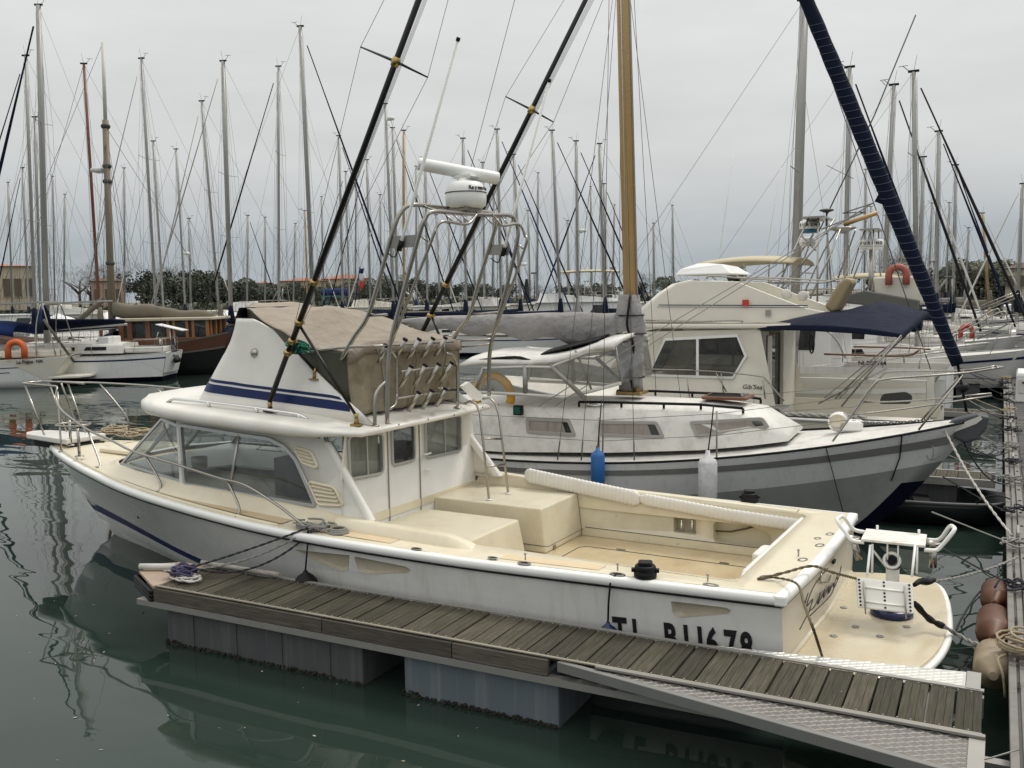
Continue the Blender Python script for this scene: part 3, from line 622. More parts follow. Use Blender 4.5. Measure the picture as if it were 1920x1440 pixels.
def hsurf(s, tau, sgn=1):
    u = s * ub(tau); us = s * UL; zs = sheer(us)
    kw = .93 - .52 * max(0, (s - .35) / .65) ** 1.3
    k = kw + (1 - kw) * max(0, tau) ** (1 + .8 * s) if tau >= 0 else kw * (1 + tau * 1.6)
    return Vector((u, sgn * half(us) * k, tau * zs))
def hull_st(px, py):
    y = 1.7
    for _ in range(25):
        P = HF.Y(px, py, y); tau = max(-.2, min(1, P.z / sheer(P.x))); s = max(0, min(1, P.x / ub(tau))); y = .5 * y + .5 * hsurf(s, tau).y
    return s, tau
taus = [-.3, -.15, 0, .12, .25, .4, .55, .7, .85, 1]
scoops_px = [[(553, 1031), (655, 1041), (653, 1068), (640, 1072), (600, 1056)], [(664, 1043), (672, 1072), (690, 1077), (766, 1074), (770, 1068), (760, 1062)], [(1258, 1127), (1262, 1150), (1272, 1158), (1366, 1151), (1371, 1144), (1360, 1139)]]
scoops = [roundpoly([hull_st(*p) for p in S], .004, 3) for S in scoops_px]
outer = [(0, -.3)] + [(i / 48, -.3) for i in range(1, 48)] + [(1, t) for t in taus] + [(i / 48, 1) for i in range(47, 0, -1)] + [(0, t) for t in reversed(taus[1:])]
def skin(s, t): P = hsurf(s, t); return P - Vector((0, .10, .0))
hb = holed(outer, scoops, lambda s, t: hsurf(s, t), (.021, .1))
hb.grid(lambda a, b_: hsurf(a, -.3 + 1.3 * b_, -1), 40, 10)
hb.build('hull', 'hullw', HB)
for S in scoops:
    b = MB(); c0 = Vector((sum(p[0] for p in S) / len(S), sum(p[1] for p in S) / len(S)))
    r0 = [hsurf(*p) + Vector((0, .003, 0)) for p in S]
    r1 = [hsurf(*(Vector(p).lerp(c0, .10))) - Vector((0, .035, 0)) for p in S]
    r2 = [hsurf(*(Vector(p).lerp(c0, .22))) - Vector((0, .055, 0)) for p in S]
    b.loft([r0, r1, r2], True, False, True); b.add(r2, [tuple(range(len(r2)))]); b.build('air_scoop', mat('scoop beige', (.50, .46, .37), .45, var=.08, stain=(.36, .30, .2), stain_amt=.5), HB)
tb = MB(); rim = [hsurf(0, t) for t in taus]; rimf = [hsurf(0, t, -1) for t in taus]
def trans(i, j):
    a = rim[i].lerp(rimf[i], j / 12); a.x -= .05 * math.sin(PI * j / 12) - .10 * (1 - taus[i]) * 0; return a
tb.grid(lambda a, b_: trans(int(round(a * 9)), int(round(b_ * 12))), 9, 12)
TR = tb.build('transom', mat('gelcoat transom', (.62, .57, .47), .35, var=.05, stain=(.5, .42, .3), stain_amt=.3, coat=.2), HB)
# rub rail, black line under it, boot stripe and white bottom
def rail_path(sgn, dz=0.0, dy=0.0, n=60): return [hsurf(i / n, 1, sgn) + Vector((0, sgn * dy, dz)) for i in range(n + 1)]
def strip(path_a, path_b, b): b.loft([path_a, path_b], False, False, True)
b = MB()
for sg in (1, -1):
    pa = rail_path(sg, -.045, .004); pb = rail_path(sg, -.03, .035); pc = rail_path(sg, .025, .035); pd = rail_path(sg, .045, .008); pe = rail_path(sg, .045, -.05)
    b.loft([pa, pb, pc, pd, pe], False, False, True)
e0, e1 = hsurf(0, 1, 1), hsurf(0, 1, -1)
def tr_edge(dx, dz, n=14): return [e0.lerp(e1, i / n) + Vector((dx - .05 * math.sin(PI * i / n), 0, dz)) for i in range(n + 1)]
b.loft([tr_edge(-.004, -.045), tr_edge(-.035, -.03), tr_edge(-.035, .025), tr_edge(-.008, .045), tr_edge(.05, .045)], False, False, True)
b.build('rub_rail', 'rubw', HB)
for sg in (1, -1): b = MB(); c = hsurf(0, 1, sg); b.rbox(c + Vector((.02, -sg * .005, 0)), (.12, .09, .095), .035, 4); b.build('rub_rail_corner', 'rubw', HB)
b = MB()
for sg in (1, -1): b.loft([rail_path(sg, -.045, .012), rail_path(sg, -.062, .014), rail_path(sg, -.064, -.002)], False, False, False)
b.loft([tr_edge(-.012, -.045), tr_edge(-.014, -.062), tr_edge(.002, -.064)], False, False, False); b.build('rub_rail_gasket', 'black', HB)
def hull_band(t0, t1, s0, s1, off, name, material):
    b = MB()
    for sg in (1, -1):
        f = lambda a, c: hsurf(s0 + (s1 - s0) * a, (t0(s0 + (s1 - s0) * a) + (t1(s0 + (s1 - s0) * a) - t0(s0 + (s1 - s0) * a)) * c), sg) + Vector((0, sg * off, 0))
        b.grid(f, 36, 2)
    return b.build(name, material, HB)
hull_band(lambda s: .14 + .28 * max(0, s - .6) ** 1.2, lambda s: .225 + .40 * max(0, s - .6) ** 1.2, 0, .992, .004, 'boot_stripe', 'stripe')
hull_band(lambda s: -.2, lambda s: .13 + .26 * max(0, s - .6) ** 1.2, 0, .998, .003, 'bottom_paint', 'white')
b = MB(); P = hsurf(*hull_st(259, 971)); b.lathe([(.022, -.01), (.022, .006), (.014, .006), (.012, -.005)], P, (0, 1, 0), n=10); b.build('hull_fitting', 'black', HB)
# deck with the cockpit opening
n = 44
outl = [(UL * i / n, half(UL * i / n) - .035) for i in range(n)] + [(UL - .05, 0)] + [(UL * i / n, -half(UL * i / n) + .035) for i in range(n - 1, -1, -1)]
def crown(u, y): h = max(.3, half(min(u, 12.1))); return sheer(u) + .045 + .05 * max(0, 1 - (y / h) ** 2) * min(1, max(0, (u - 4) / 2))
CO = [(.46, -1.40), (4.99, -1.46), (4.99, 1.46), (.46, 1.40)]
CO = roundpoly(CO, .12, 4)
b = holed(outl, [CO], lambda u, y: Vector((u, y, crown(u, y))), (.3, .28), skirtfn=lambda u, y: Vector((u, y, crown(u, y) - .10)))
b.build('deck', 'cream', HB, solid=0)
def deckz(u, y=1.6): return crown(u, y)
# toe mould along the foredeck
b = MB(); b.tube([(u, half(u) - .075, crown(u, half(u) - .075) + .006) for u in [5.6 + .25 * k for k in range(25)]], .022, 6); b.tube([(u, -half(u) + .075, crown(u, half(u) - .075) + .006) for u in [5.6 + .25 * k for k in range(25)]], .022, 6); b.build('deck_mould', 'cream', HB)
# faded non-skid panels on the side deck
for (ua, ub_) in ((4.05, 5.2), (1.7, 2.75), (5.6, 7.9)):
    b = MB(); b.grid(lambda a, c: Vector((ua + (ub_ - ua) * a, half(ua + (ub_ - ua) * a) - .13 - .20 * c, crown(ua + (ub_ - ua) * a, 1.5) + .004)), 10, 2); b.build('tread_panel', mat('worn non skid', (.66, .53, .34), .6, var=.10, scale=12, bump=.3, bscale=120), HB)
# cockpit liner
FZ = .45
b = MB(); b.add([(.42, -1.5, FZ), (4.95, -1.5, FZ), (4.95, 1.5, FZ), (.42, 1.5, FZ)], [(0, 1, 2, 3)]); b.build('cockpit_sole', 'sole', HB)
b = MB(); b.rbox((1.98, .05, FZ + .008), (2.3, 1.9, .016), .12); hq = b.build('sole_hatch', 'sole', HB); sm_ = MB(); rc_ = [Vector((x, y, FZ + .017)) for x, y in rrect(.86, -.87, 3.10, .97, .12)]; sm_.tube(rc_, .006, 4, closed=True); sm_.build('seam', 'dark', hq)
for hx_, hy_ in ((1.3, -.93), (2.6, -.93), (1.0, .4)): b = MB(); b.box((hx_, hy_, FZ + .012), (.11, .05, .012)); b.build('hatch_catch', 'steel', HB)
for sy in (1,):
    b = MB(); hx = [HF.X(p[0], p[1], 0) for p in ()]
# far wall with its locker openings (seen from the pontoon)
WY = -1.44
far_op = roundpoly([tuple(HF.Y(px, py, WY).xz) for px, py in ((1337, 978), (1392, 980), (1438, 998), (1447, 1008), (1446, 1034), (1338, 1018))], .07, 4)
far_ni = roundpoly([tuple(HF.Y(px, py, WY).xz) for px, py in ((1263, 959), (1305, 963), (1305, 1003), (1263, 998))], .015, 2)
b = holed([(.44, FZ), (4.9, FZ), (4.9, 1.03), (.44, 1.03)], [far_op, far_ni], lambda x, z: Vector((x, WY, z)), None, skirtfn=lambda x, z: Vector((x, WY - .16, z)))
b.build('cockpit_wall', 'cockpit', HB)
b = MB(); b.add([(.44, WY - .16, FZ), (4.9, WY - .16, FZ), (4.9, WY - .16, 1.0), (.44, WY - .16, 1.0)], [(0, 1, 2, 3)]); b.build('locker_back', 'cockpit', HB)
b = MB(); b.tube([HF.Y(1330, 995, WY - .1), HF.Y(1370, 997, WY - .1), HF.Y(1400, 991, WY - .1), HF.Y(1420, 985, WY - .1)], .012, 6); b.build('hose', 'roped', HB)
b = MB()
for px in (1278, 1298): b.lathe([(.02, -.06), (.017, .03), (.01, .035), (.02, .06), (.012, .08)], HF.Y(px, 985, WY - .06), n=8)
b.box(HF.Y(1288, 966, WY - .08), (.16, .03, .05)); b.build('tap', 'chrome', HB)
b = MB(); b.add([(.44, 1.44, FZ), (4.9, 1.44, FZ), (4.9, 1.44, 1.03), (.44, 1.44, 1.03)], [(0, 1, 2, 3)]); b.add([(.45, -1.44, FZ), (.45, 1.44, FZ), (.45, 1.44, 1.03), (.45, -1.44, 1.03)], [(0, 1, 2, 3)]); b.build('cockpit_wall', 'cockpit', HB)
b = MB(); b.box((2.6, WY + .025, FZ + .055), (4.2, .05, .11)); b.build('toe_kick', 'cockpit', HB, bevel=.01)
# engine boxes
BA = [(3.62, -.16), (3.62, 1.36), (5.0, 1.36), (5.0, -.16)]
def ebox(name, u0, u1, y0, y1, z, rake=.10):
    b = MB(); P = [(u0 - rake, y0, FZ), (u1, y0, FZ), (u1, y1, FZ), (u0 - rake, y1, FZ)]; Q = [(u0, y0, z), (u1, y0, z), (u1, y1, z), (u0, y1, z)]
    b.loft([P, Q], True, True, False); return b.build(name, 'cockpit', HB, bevel=.018)
ebox('engine_box', 3.60, 5.0, -.17, 1.38, .90)
ebox('engine_box', 3.42, 5.0, -1.43, -.40, 1.00, .06)
for px, py in ((1040, 1027), (1092, 1000)):
    b = MB(); P = HF.X(px, py, 3.355); b.rbox(P, (.012, .06, .07), .004); b.build('hinge', 'steel', HB)
for (u0_, y_, z0_, z1_) in ((3.37, -1.36, .5, .98), (3.53, 1.1, .5, .86)): b = MB(); b.tube([(u0_ - .035, y_, z0_), (u0_ + .02, y_, z1_)], .004, 4); b.build('panel_seam', 'dark', HB)
b = MB(); b.tube([(3.33, -1.38, FZ + .09), (3.33, -.42, FZ + .09), (3.40, -.395, FZ + .09), (4.9, -.395, FZ + .09)], .004, 4); b.build('panel_seam', 'dark', HB)
b = MB(); b.tube([(.5, WY + .052, FZ + .115), (3.3, WY + .052, FZ + .115)], .004, 4); b.build('panel_seam', 'dark', HB)
# raised coamings forward of the cockpit
for sg in (1, -1):
    b = MB(); prof = []
    for k in range(18):
        u = 3.15 + k * .107 if sg > 0 else .6 + k * .257; h = .11 * min(1, max(0, (u - 3.15) / .35)) ** .7 if sg > 0 else .012 + .13 * max(0, (u - .6) / 4.3) ** .8; y = 1.47 + .0 * u; z = crown(u, 1.4)
        prof.append([Vector((u, sg * (y + .13), z - .01)), Vector((u, sg * (y + .09), z + h * .9)), Vector((u, sg * (y + .05), z + h)), Vector((u, sg * (y - .03), z + h)), Vector((u, sg * (y - .05), z + h * .9)), Vector((u, sg * (y - .05), z - .2))])
    b.loft(prof, False, False, True); b.build('coaming', 'cream', HB)
# bolsters
def bolster(name, path, r, pitch, inward, down=1.25):
    P = [Vector(p) for p in path]; L_ = sum((P[i + 1] - P[i]).length for i in range(len(P) - 1)); n_ = int(L_ / pitch) * 6; rings = []
    seg = []; acc = 0
    for i in range(len(P) - 1): seg.append((acc, P[i], P[i + 1])); acc += (P[i + 1] - P[i]).length
    for k in range(n_ + 1):
        d = L_ * k / n_
        for a0, p, q in seg:
            if d <= a0 + (q - p).length + 1e-6: c = p.lerp(q, (d - a0) / (q - p).length); break
        ph = (k % 6) / 6; s = .88 if k % 6 == 0 else (1.0 if k % 6 in (2, 3, 4) else .975); e = min(1, .55 + 3 * min(k, n_ - k) / n_ * 4)
        ring = []
        for j in range(12):
            a = 2 * PI * j / 12; cx_, sx_ = math.cos(a), math.sin(a); ring.append(c + (inward * math.copysign(abs(cx_) ** .7, cx_) * r * .48 + Vector((0, 0, 1)) * math.copysign(abs(sx_) ** .7, sx_) * r * down) * s * e)
        rings.append(ring)
    b = MB(); b.loft(rings, True, True, True); return b.build(name, 'cushion', HB)
inn = Vector((0, 1, 0))
bolster('bolster', [HF.Y(985, 890, WY + .05), HF.Y(1095, 914, WY + .05), HF.Y(1200, 936, WY + .05)], .085, .055, inn, 1.2)
bolster('bolster', [HF.Y(1200, 935, WY + .05), HF.Y(1370, 966, WY + .05), HF.Y(1535, 990, WY + .05)], .068, .055, inn, 1.15)
bolster('bolster', [(.50, 1.1, .93), (.50, -1.35, .93)], .07, .06, Vector((1, 0, 0)), 1.3)
# deck fittings
def oval_fit(px, py, hz=.006, w=.10, l=.16, nm='rod_holder', material='steel', rot=0.0):
    P = HF.Z(px, py, crown(1, 1.6) + .004)
    b = MB(); ring = lambda k, zz: [Vector((P.x + l / 2 * k * math.cos(2 * PI * i / 14) * math.cos(rot) - w / 2 * k * math.sin(2 * PI * i / 14) * math.sin(rot), P.y + l / 2 * k * math.cos(2 * PI * i / 14) * math.sin(rot) + w / 2 * k * math.sin(2 * PI * i / 14) * math.cos(rot), P.z + zz)) for i in range(14)]
    b.loft([ring(1, 0), ring(.95, hz), ring(.62, hz), ring(.55, -.03)], True, False, False); o = b.build(nm, material, HB)
    d = MB(); d.add(ring(.56, -.008 + hz), [tuple(range(14))]); d.build('socket', 'black', o)
    return P
for px, py, w_, l_, nm in ((781, 1029, .07, .13, 'rod_holder'), (924, 1046, .07, .12, 'fuel_cap'), (983, 1056, .09, .15, 'hawse_cleat'), (1158, 1077, .09, .16, 'hawse_cleat'), (1333, 1097, .08, .15, 'rod_holder'), (1433, 1083, .09, .15, 'rod_holder'), (1505, 1050, .09, .15, 'rod_holder'), (1537, 1023, .09, .15, 'hawse_cleat'), (1533, 1010, .07, .10, 'fuel_cap'), (1556, 1002, .08, .14, 'rod_holder')):
    oval_fit(px, py, .006, w_, l_, nm, rot=.0 if px < 1400 else PI / 2 * .9)
for px, py in ((985, 1050), (1158, 1070), (1327, 1090), (1497, 1043)):
    P = HF.Z(px, py, crown(1, 1.6) + .01); b = MB(); b.tube([P, P + Vector((0, 0, .05))], .008, 6); b.sphere(P + Vector((0, 0, .06)), .014, 8); b.build('deck_pin', 'steel', HB)
def black_pot(px, py, zz, lab):
    P = HF.world(HF.Z(px, py, zz)); t = thing('deck_pump', lab, 'winch', P, .3)
    b = MB(); b.lathe([(.10, 0), (.105, .02), (.105, .05), (.092, .06), (.098, .075), (.098, .10), (.085, .115)], n=20); b.build('body', 'black', t)
    b = MB(); b.rbox((0, 0, .128), (.13, .12, .04), .03); b.build('cap', 'black', t)
    b = MB(); b.box((.11, 0, .065), (.03, .05, .03)); b.box((-.11, 0, .065), (.03, .05, .03)); b.build('lug', 'black', t)
black_pot(1210, 1082, crown(1, 1.6), 'black round deck fitting on the near gunwale beside the cockpit')
black_pot(1405, 941, crown(1, 1.6), 'black round deck fitting on the far gunwale behind the white bolster')
# swim platform
PZ = .40
pp = [(0.02, -1.45), (-.55, -1.62), (-.86, -1.5), (-1.0, -1.1), (-1.10, -.4), (-1.14, .2), (-1.10, .75), (-.98, 1.2), (-.8, 1.45), (-.5, 1.58), (.02, 1.5)]
ps = [tuple(p)[:2] for p in smoothpts([(x, y, 0) for x, y in pp], 4)]
b = MB(); b.prism([(x, y, PZ - .09) for x, y in ps], (0, 0, .09)); b.build('swim_platform', mat('platform gelcoat', (.63, .56, .40), .28, var=.06, speck=.5, stain=(.42, .31, .17), stain_amt=.55, stain_scale=1.5, coat=.3), HB, bevel=.012)
b = MB(); b.tube([(x - .02, y * 1.012, PZ - .055) for x, y in ps[2:-2]], .035, 8); b.build('platform_rub', 'rubw', HB)
b = MB(); b.tube([(-.02, -1.4, PZ + .005), (-.06, 0, PZ + .005), (-.02, 1.45, PZ + .005)], .03, 6); b.build('fillet', 'cockpit', HB)
for px, py in ((1650, 1137), (1650, 1193), (1563, 1192), (1582, 1139), (1604, 1175), (1700, 1175)):
    P = HF.Z(px, py, PZ + .003); b = MB(); b.lathe([(.035, 0), (.033, .005), (.012, .006), (.01, -.002)], P, n=12); b.build('deck_plug', 'alu', HB)
# transom handle and painted name
def onT(px, py): P = HF.X(px, py, -.03); P.x -= .035 + .0; return P
b = MB(); b.tube([onT(1534, 1071), onT(1530, 1087), onT(1535, 1093), onT(1547, 1091), onT(1551, 1078)], .010, 6); b.build('transom_ring', 'steel', HB)
b = MB()
for px, py in ((1507, 1112), (1509, 1134)): pass
strokes = [[(1546, 1064), (1528, 1084), (1515, 1106), (1505, 1135), (1517, 1122), (1511, 1142), (1520, 1136), (1531, 1112), (1528, 1124)], [(1531, 1110), (1526, 1132), (1540, 1104), (1532, 1122)], [(1540, 1104), (1537, 1120), (1548, 1098), (1545, 1112), (1552, 1096)], [(1508, 1111), (1502, 1130)], [(1512, 1153), (1530, 1136), (1550, 1116), (1558, 1100), (1566, 1082), (1571, 1060)], [(1492, 1179), (1502, 1160), (1512, 1142)], [(1548, 1110), (1556, 1092), (1556, 1100), (1563, 1078), (1563, 1086)]]
for S in strokes: b.tube(smoothpts([onT(*p) for p in S], 4), .0055, 5)
b.build('painted_name', 'letter', HB)
b = MB(); b.box(onT(1557, 1052), (.02, .10, .03)); b.build('transom_vent', 'black', HB)
# registration number on the side
s0, t0 = hull_st(1140, 1158); s1, t1 = hull_st(1412, 1186)
a_, b2 = hsurf(s0, t0), hsurf(s1, t1); dirv = (b2 - a_); upv = hsurf(s0, t0 + .1) - hsurf(s0, t0)
hgt = .30
org = hsurf(s0, t0) - upv.normalized() * hgt * .99
for ch, px in (('T', 1143), ('L', 1178), ('B', 1237), ('1', 1268), ('1', 1294), ('6', 1316), ('7', 1350), ('8', 1380)):
    ss, tt = hull_st(px, 1156 + (px - 1143) * .118 + 1)
    P = hsurf(ss, tt) - upv.normalized() * hgt * .86 + Vector((0, .004, 0))
    text_mesh('letter', ch, hgt * 1.25, 'letter', HB, axes4(P + Vector((0, .003, 0)), dirv, upv) @ Matrix.Diagonal((.58, 1, 1, 1)), .002, .013)
# ------------------------------------------------------------------ house
def side_y(z): return 1.40 - .10 * (z - 1.2)
def on_side(px, py):
    y = 1.36
    for _ in range(8): P = HF.Y(px, py, y); y = side_y(P.z)
    return P
side_out = [on_side(*p) for p in ((338, 925), (450, 945), (560, 965), (692, 978), (682, 950), (640, 880), (608, 824), (540, 812), (440, 800), (330, 788))]
win_px = [(347, 907), (338, 797), (450, 815), (505, 823), (535, 838), (555, 862), (592, 948)]
win = [on_side(*p) for p in win_px]
sw = roundpoly([(p.x, p.z) for p in win], .05, 3)
so_ = [(p.x, p.z) for p in side_out]
for sg in (1, -1):
    b = holed(so_, [sw], lambda x, z, sg=sg: Vector((x, sg * side_y(z), z)), None, skirtfn=lambda x, z, sg=sg: Vector((x, sg * (side_y(z) - .045), z)))
    b.build('cabin_side', 'gel', HB)
    fr_ = MB(); ro, ri = inset2(sw, -.028), inset2(sw, .018)
    fr_.loft([[(x, sg * (side_y(z) + .004), z) for x, z in ro], [(x, sg * (side_y(z) + .018), z) for x, z in inset2(sw, -.02)], [(x, sg * (side_y(z) + .018), z) for x, z in ri], [(x, sg * (side_y(z) - .02), z) for x, z in ri]], True, False, False)
    f = fr_.build('window_frame', 'winseal', HB)
    g = MB(); g.add([(x, sg * (side_y(z) - .012), z) for x, z in sw], [tuple(range(len(sw)))]); g.build('pane', 'glass', f)
    d = MB(); p_, q_ = on_side(450, 930), on_side(453, 815); p_.y = sg * (side_y(p_.z) + .006); q_.y = sg * (side_y(q_.z) + .006); d.tube([on_side(437, 926) * 1 if False else Vector((on_side(430, 925).x, sg * (side_y(1.23) + .006), on_side(430, 925).z + .01)), Vector((on_side(449, 815).x, sg * (side_y(1.97) + .006), on_side(449, 815).z))], .017, 6); d.build('mullion', 'winseal', f)
# corner and front panes: window plane runs from the side mullion round the bow of the house
pb = [Vector((win[0].x, side_y(win[0].z) , win[0].z)), Vector((9.32, 1.03, 1.34)), Vector((9.62, .36, 1.36))]
pt = [Vector((win[1].x, side_y(win[1].z), win[1].z)), Vector((8.55, .92, 2.02)), Vector((8.80, .32, 2.06))]
pb += [Vector((p.x, -p.y, p.z)) for p in reversed(pb)]; pt += [Vector((p.x, -p.y, p.z)) for p in reversed(pt)]
for i in range(5):
    q = [pb[i], pb[i + 1], pt[i + 1], pt[i]]; c = sum(q, Vector()) / 4
    nr = (q[1] - q[0]).cross(q[3] - q[0]).normalized(); nr = nr if nr.dot(Vector((1, .3 * (1 if c.y > 0 else -1), 0))) > 0 else -nr
    inn_ = [p.lerp(c, .09) for p in q]
    f = MB(); f.loft([[p - nr * .015 for p in q], [p + nr * .012 for p in q], [p + nr * .012 for p in inn_], [p - nr * .015 for p in inn_]], True, False, False); fo = f.build('windscreen_frame', 'winseal', HB)
    g = MB(); g.add(inn_, [(0, 1, 2, 3)]); g.build('pane', 'glass', fo)
# trunk wall below the windows
b = MB(); lo, hi = [], []
tp = [(4.75, 1.43), (6.2, 1.43), (win[0].x, 1.42), (9.42, 1.06), (9.75, .38)]
tw = [side_out[3].z + .02, 1.235, win[0].z + .005, 1.34, 1.36]
full = [(x, y, z) for (x, y), z in zip(tp, tw)] + [(x, -y, z) for (x, y), z in reversed(list(zip(tp, tw)))]
fs = smoothpts(full, 5)
b.loft([[(p.x + .22 * (p.x > 9), p.y * 1.10 + 0, crown(min(p.x + .2, 12), p.y) - .01) for p in fs], [(p.x + .08 * (p.x > 9), p.y * 1.05, crown(min(p.x, 12), p.y) + .05) for p in fs], [(p.x, p.y * 1.005, p.z - .03) for p in fs], [(p.x - .0, p.y * .985, p.z) for p in fs], [(p.x - .05 * (p.x > 9), p.y * .95, p.z) for p in fs]], False, False, True)
b.build('trunk_wall', 'cream', HB)
# louvred vents
for (quad, ns) in ((((552, 838), (585, 848), (597, 878), (568, 868)), 4), (((579, 903), (628, 914), (645, 948), (598, 946)), 5)):
    q = [on_side(*p) for p in quad]; q2 = roundpoly([(p.x, p.z) for p in q], .05, 3); o_ = inset2(q2, -.02)
    f = MB(); f.loft([[(x, side_y(z) + .003, z) for x, z in o_], [(x, side_y(z) + .028, z) for x, z in inset2(q2, -.008)], [(x, side_y(z) + .028, z) for x, z in inset2(q2, .008)], [(x, side_y(z) + .004, z) for x, z in inset2(q2, .012)]], True, False, True); fo = f.build('air_vent', 'cream', HB)
    g = MB(); g.add([(x, side_y(z) + .004, z) for x, z in q2], [tuple(range(len(q2)))]); g.build('vent_back', 'cockpit', fo)
    for k in range(ns):
        t = (k + .5) / ns; a = q[0].lerp(q[3], t); c = q[1].lerp(q[2], t); a, c = a.lerp(c, .08), c.lerp(a, .08)
        s_ = MB(); dn = Vector((0, .0, -.03)); ou = Vector((0, .022, -.018)); y0 = Vector((0, .006, 0)); a.y = side_y(a.z); c.y = side_y(c.z)
        s_.add([a + y0, c + y0, c + ou + y0, a + ou + y0, a + ou + y0 - Vector((0, .006, .01)), c + ou + y0 - Vector((0, .006, .01))], [(0, 1, 2, 3), (3, 2, 5, 4)]); s_.build('slat', 'cream', fo)
# wing mould down the after edge
b = MB(); wa = [on_side(*p) for p in ((609, 828), (640, 884), (668, 934), (690, 974))]
for sg in (1, -1): b.loft([[Vector((p.x + .03, sg * (p.y + .012), p.z)), Vector((p.x - .05, sg * (p.y + .03), p.z)), Vector((p.x - .09, sg * (p.y - .005), p.z)), Vector((p.x - .06, sg * (p.y - .06), p.z)), Vector((p.x + .03, sg * (p.y - .06), p.z))] for p in wa], False, False, True)
b.build('wing_mould', 'gel', HB)
# after bulkhead with curtained windows and the door
BU = 5.0
def bk(px, py): P = HF.X(px, py, BU); return (P.y, P.z)
wl = roundpoly([(min(q[0], 1.26), q[1]) for q in (bk(*p) for p in ((640, 821), (716, 812), (718, 886), (645, 901)))], .07, 4)
wd = roundpoly([bk(*p) for p in ((734, 803), (776, 796), (777, 862), (736, 872))], .06, 4)
wr = roundpoly([bk(*p) for p in ((797, 788), (863, 778), (864, 844), (799, 858))], .06, 4)
b = holed([(-1.42, .5), (1.42, .5), (1.42, 1.6), (1.32, 2.06), (0, 2.12), (-1.32, 2.06), (-1.42, 1.6)], [wl, wd, wr], lambda y, z: Vector((BU, y, z)), None, skirtfn=lambda y, z: Vector((BU + .04, y, z)))
b.build('after_bulkhead', 'gel', HB)
for k, (wv, gm) in enumerate(((wl, 'glass'), (wd, 'tint'), (wr, 'glass'))):
    f = MB(); ro, ri = inset2(wv, -.022), inset2(wv, .014); f.loft([[(BU - .002, y, z) for y, z in ro], [(BU - .016, y, z) for y, z in inset2(wv, -.016)], [(BU - .016, y, z) for y, z in ri], [(BU + .02, y, z) for y, z in ri]], True, False, False)
    fo = f.build('bulkhead_window', 'winseal', HB); g = MB(); g.add([(BU + .012, y, z) for y, z in wv], [tuple(range(len(wv)))]); g.build('pane', gm, fo)
    if gm == 'glass':
        y0 = min(p[0] for p in wv); y1 = max(p[0] for p in wv); z0 = min(p[1] for p in wv); z1 = max(p[1] for p in wv)
        cu = MB(); cu.grid(lambda a, c: Vector((BU + .07 + .018 * math.sin(a * 46 + 2 * c) * (.5 + .5 * c), y0 - .03 + (y1 - y0 + .06) * (a if abs(a - .55) > .0 else a), z0 - .03 + (z1 - z0 + .06) * c)), 60, 4); cu.build('curtain', 'curtain', fo)
        d = MB(); ym = y0 + (y1 - y0) * .46; d.box((BU + .005, ym, (z0 + z1) / 2), (.015, .022, z1 - z0 - .02)); d.build('mullion', 'winseal', fo)
b = MB(); dy = [bk(728, 900)[0], bk(787, 890)[0]]; b.box((BU - .008, dy[0], 1.38), (.014, .012, 1.3)); b.box((BU - .008, dy[1], 1.38), (.014, .012, 1.3)); b.build('door_edge', 'interior', HB)
b = MB(); yy = bk(793, 900)[0]
for z in (1.60, 1.40): b.tube([(BU - .03, yy, z), (BU - .05, yy - .04, z), (BU - .05, yy - .12, z), (BU - .03, yy - .14, z)], .012, 6)
b.build('door_handle', 'rubw', HB)
# roof
def roof_plan(n=10):
    P = [(4.72, 1.36), (5.05, 1.44), (5.4, 1.55), (6.5, 1.55), (7.6, 1.48), (8.35, 1.30), (8.85, .98), (9.12, .5), (9.2, 0)]
    P = smoothpts([(x, y, 0) for x, y in P], 4); P = [(p.x, p.y) for p in P]
    return P + [(x, -y) for x, y in reversed(P[:-1])]
RP = roof_plan()
def roofz(u, y): return 2.055 + .035 * max(0, u - 5) + .10 * (1 - (y / 1.55) ** 2)
b = MB(); rings = []
for ins, dz in ((.10, -.075), (.01, -.07), (-.015, -.02), (-.005, .05), (.05, .085)):
    thin = lambda x: .45 + .55 * min(1, max(0, (x - 5.0) / .5))
    rings.append([Vector((x, y, roofz(x, 1.5) + dz * thin(x) + .02)) for x, y in inset2(RP, ins)])
b.loft(rings, True, False, True)
inner = inset2(RP, .05); EDG = {(round(x, 3), round(y, 3)) for x, y in inner}
top = holed(inner, [], lambda x, y: Vector((x, y, roofz(x, y) - (roofz(x, min(1.55, abs(y))) - roofz(x, abs(y))) + .02 + .085 * (.45 + .55 * min(1, max(0, (x - 5.0) / .5))) + (roofz(x, y) - roofz(x, 1.5)) * 0)), (.4, .3))
b.add([(v[0], v[1], v[2] if False else (roofz(v[0], 1.5) + .02 + .085 * (.45 + .55 * min(1, max(0, (v[0] - 5.0) / .5))) + .07 * max(0, 1 - (v[1] / 1.5) ** 2) * (0 if (round(v[0], 3), round(v[1], 3)) in EDG else 1))) for v in top.v], top.f, True)
und = holed(inset2(RP, .10), [], lambda x, y: Vector((x, y, roofz(x, 1.5) - .055 * (.45 + .55 * min(1, max(0, (x - 5.0) / .5))) + .02)), (.5, .5))
b.add(und.v, und.f, True)
b.build('roof', 'roof', HB)
RZ = lambda u, y=1.0: roofz(u, 1.5) + .105 + .07 * max(0, 1 - (y / 1.5) ** 2)
for k in range(5):
    px, py = ((748, 796), (803, 786), (852, 778), (905, 764), (935, 759))[k]; b = MB(); b.sphere(HF.X(px, py, 4.70), .010, 6); b.build('screw', 'black', HB)
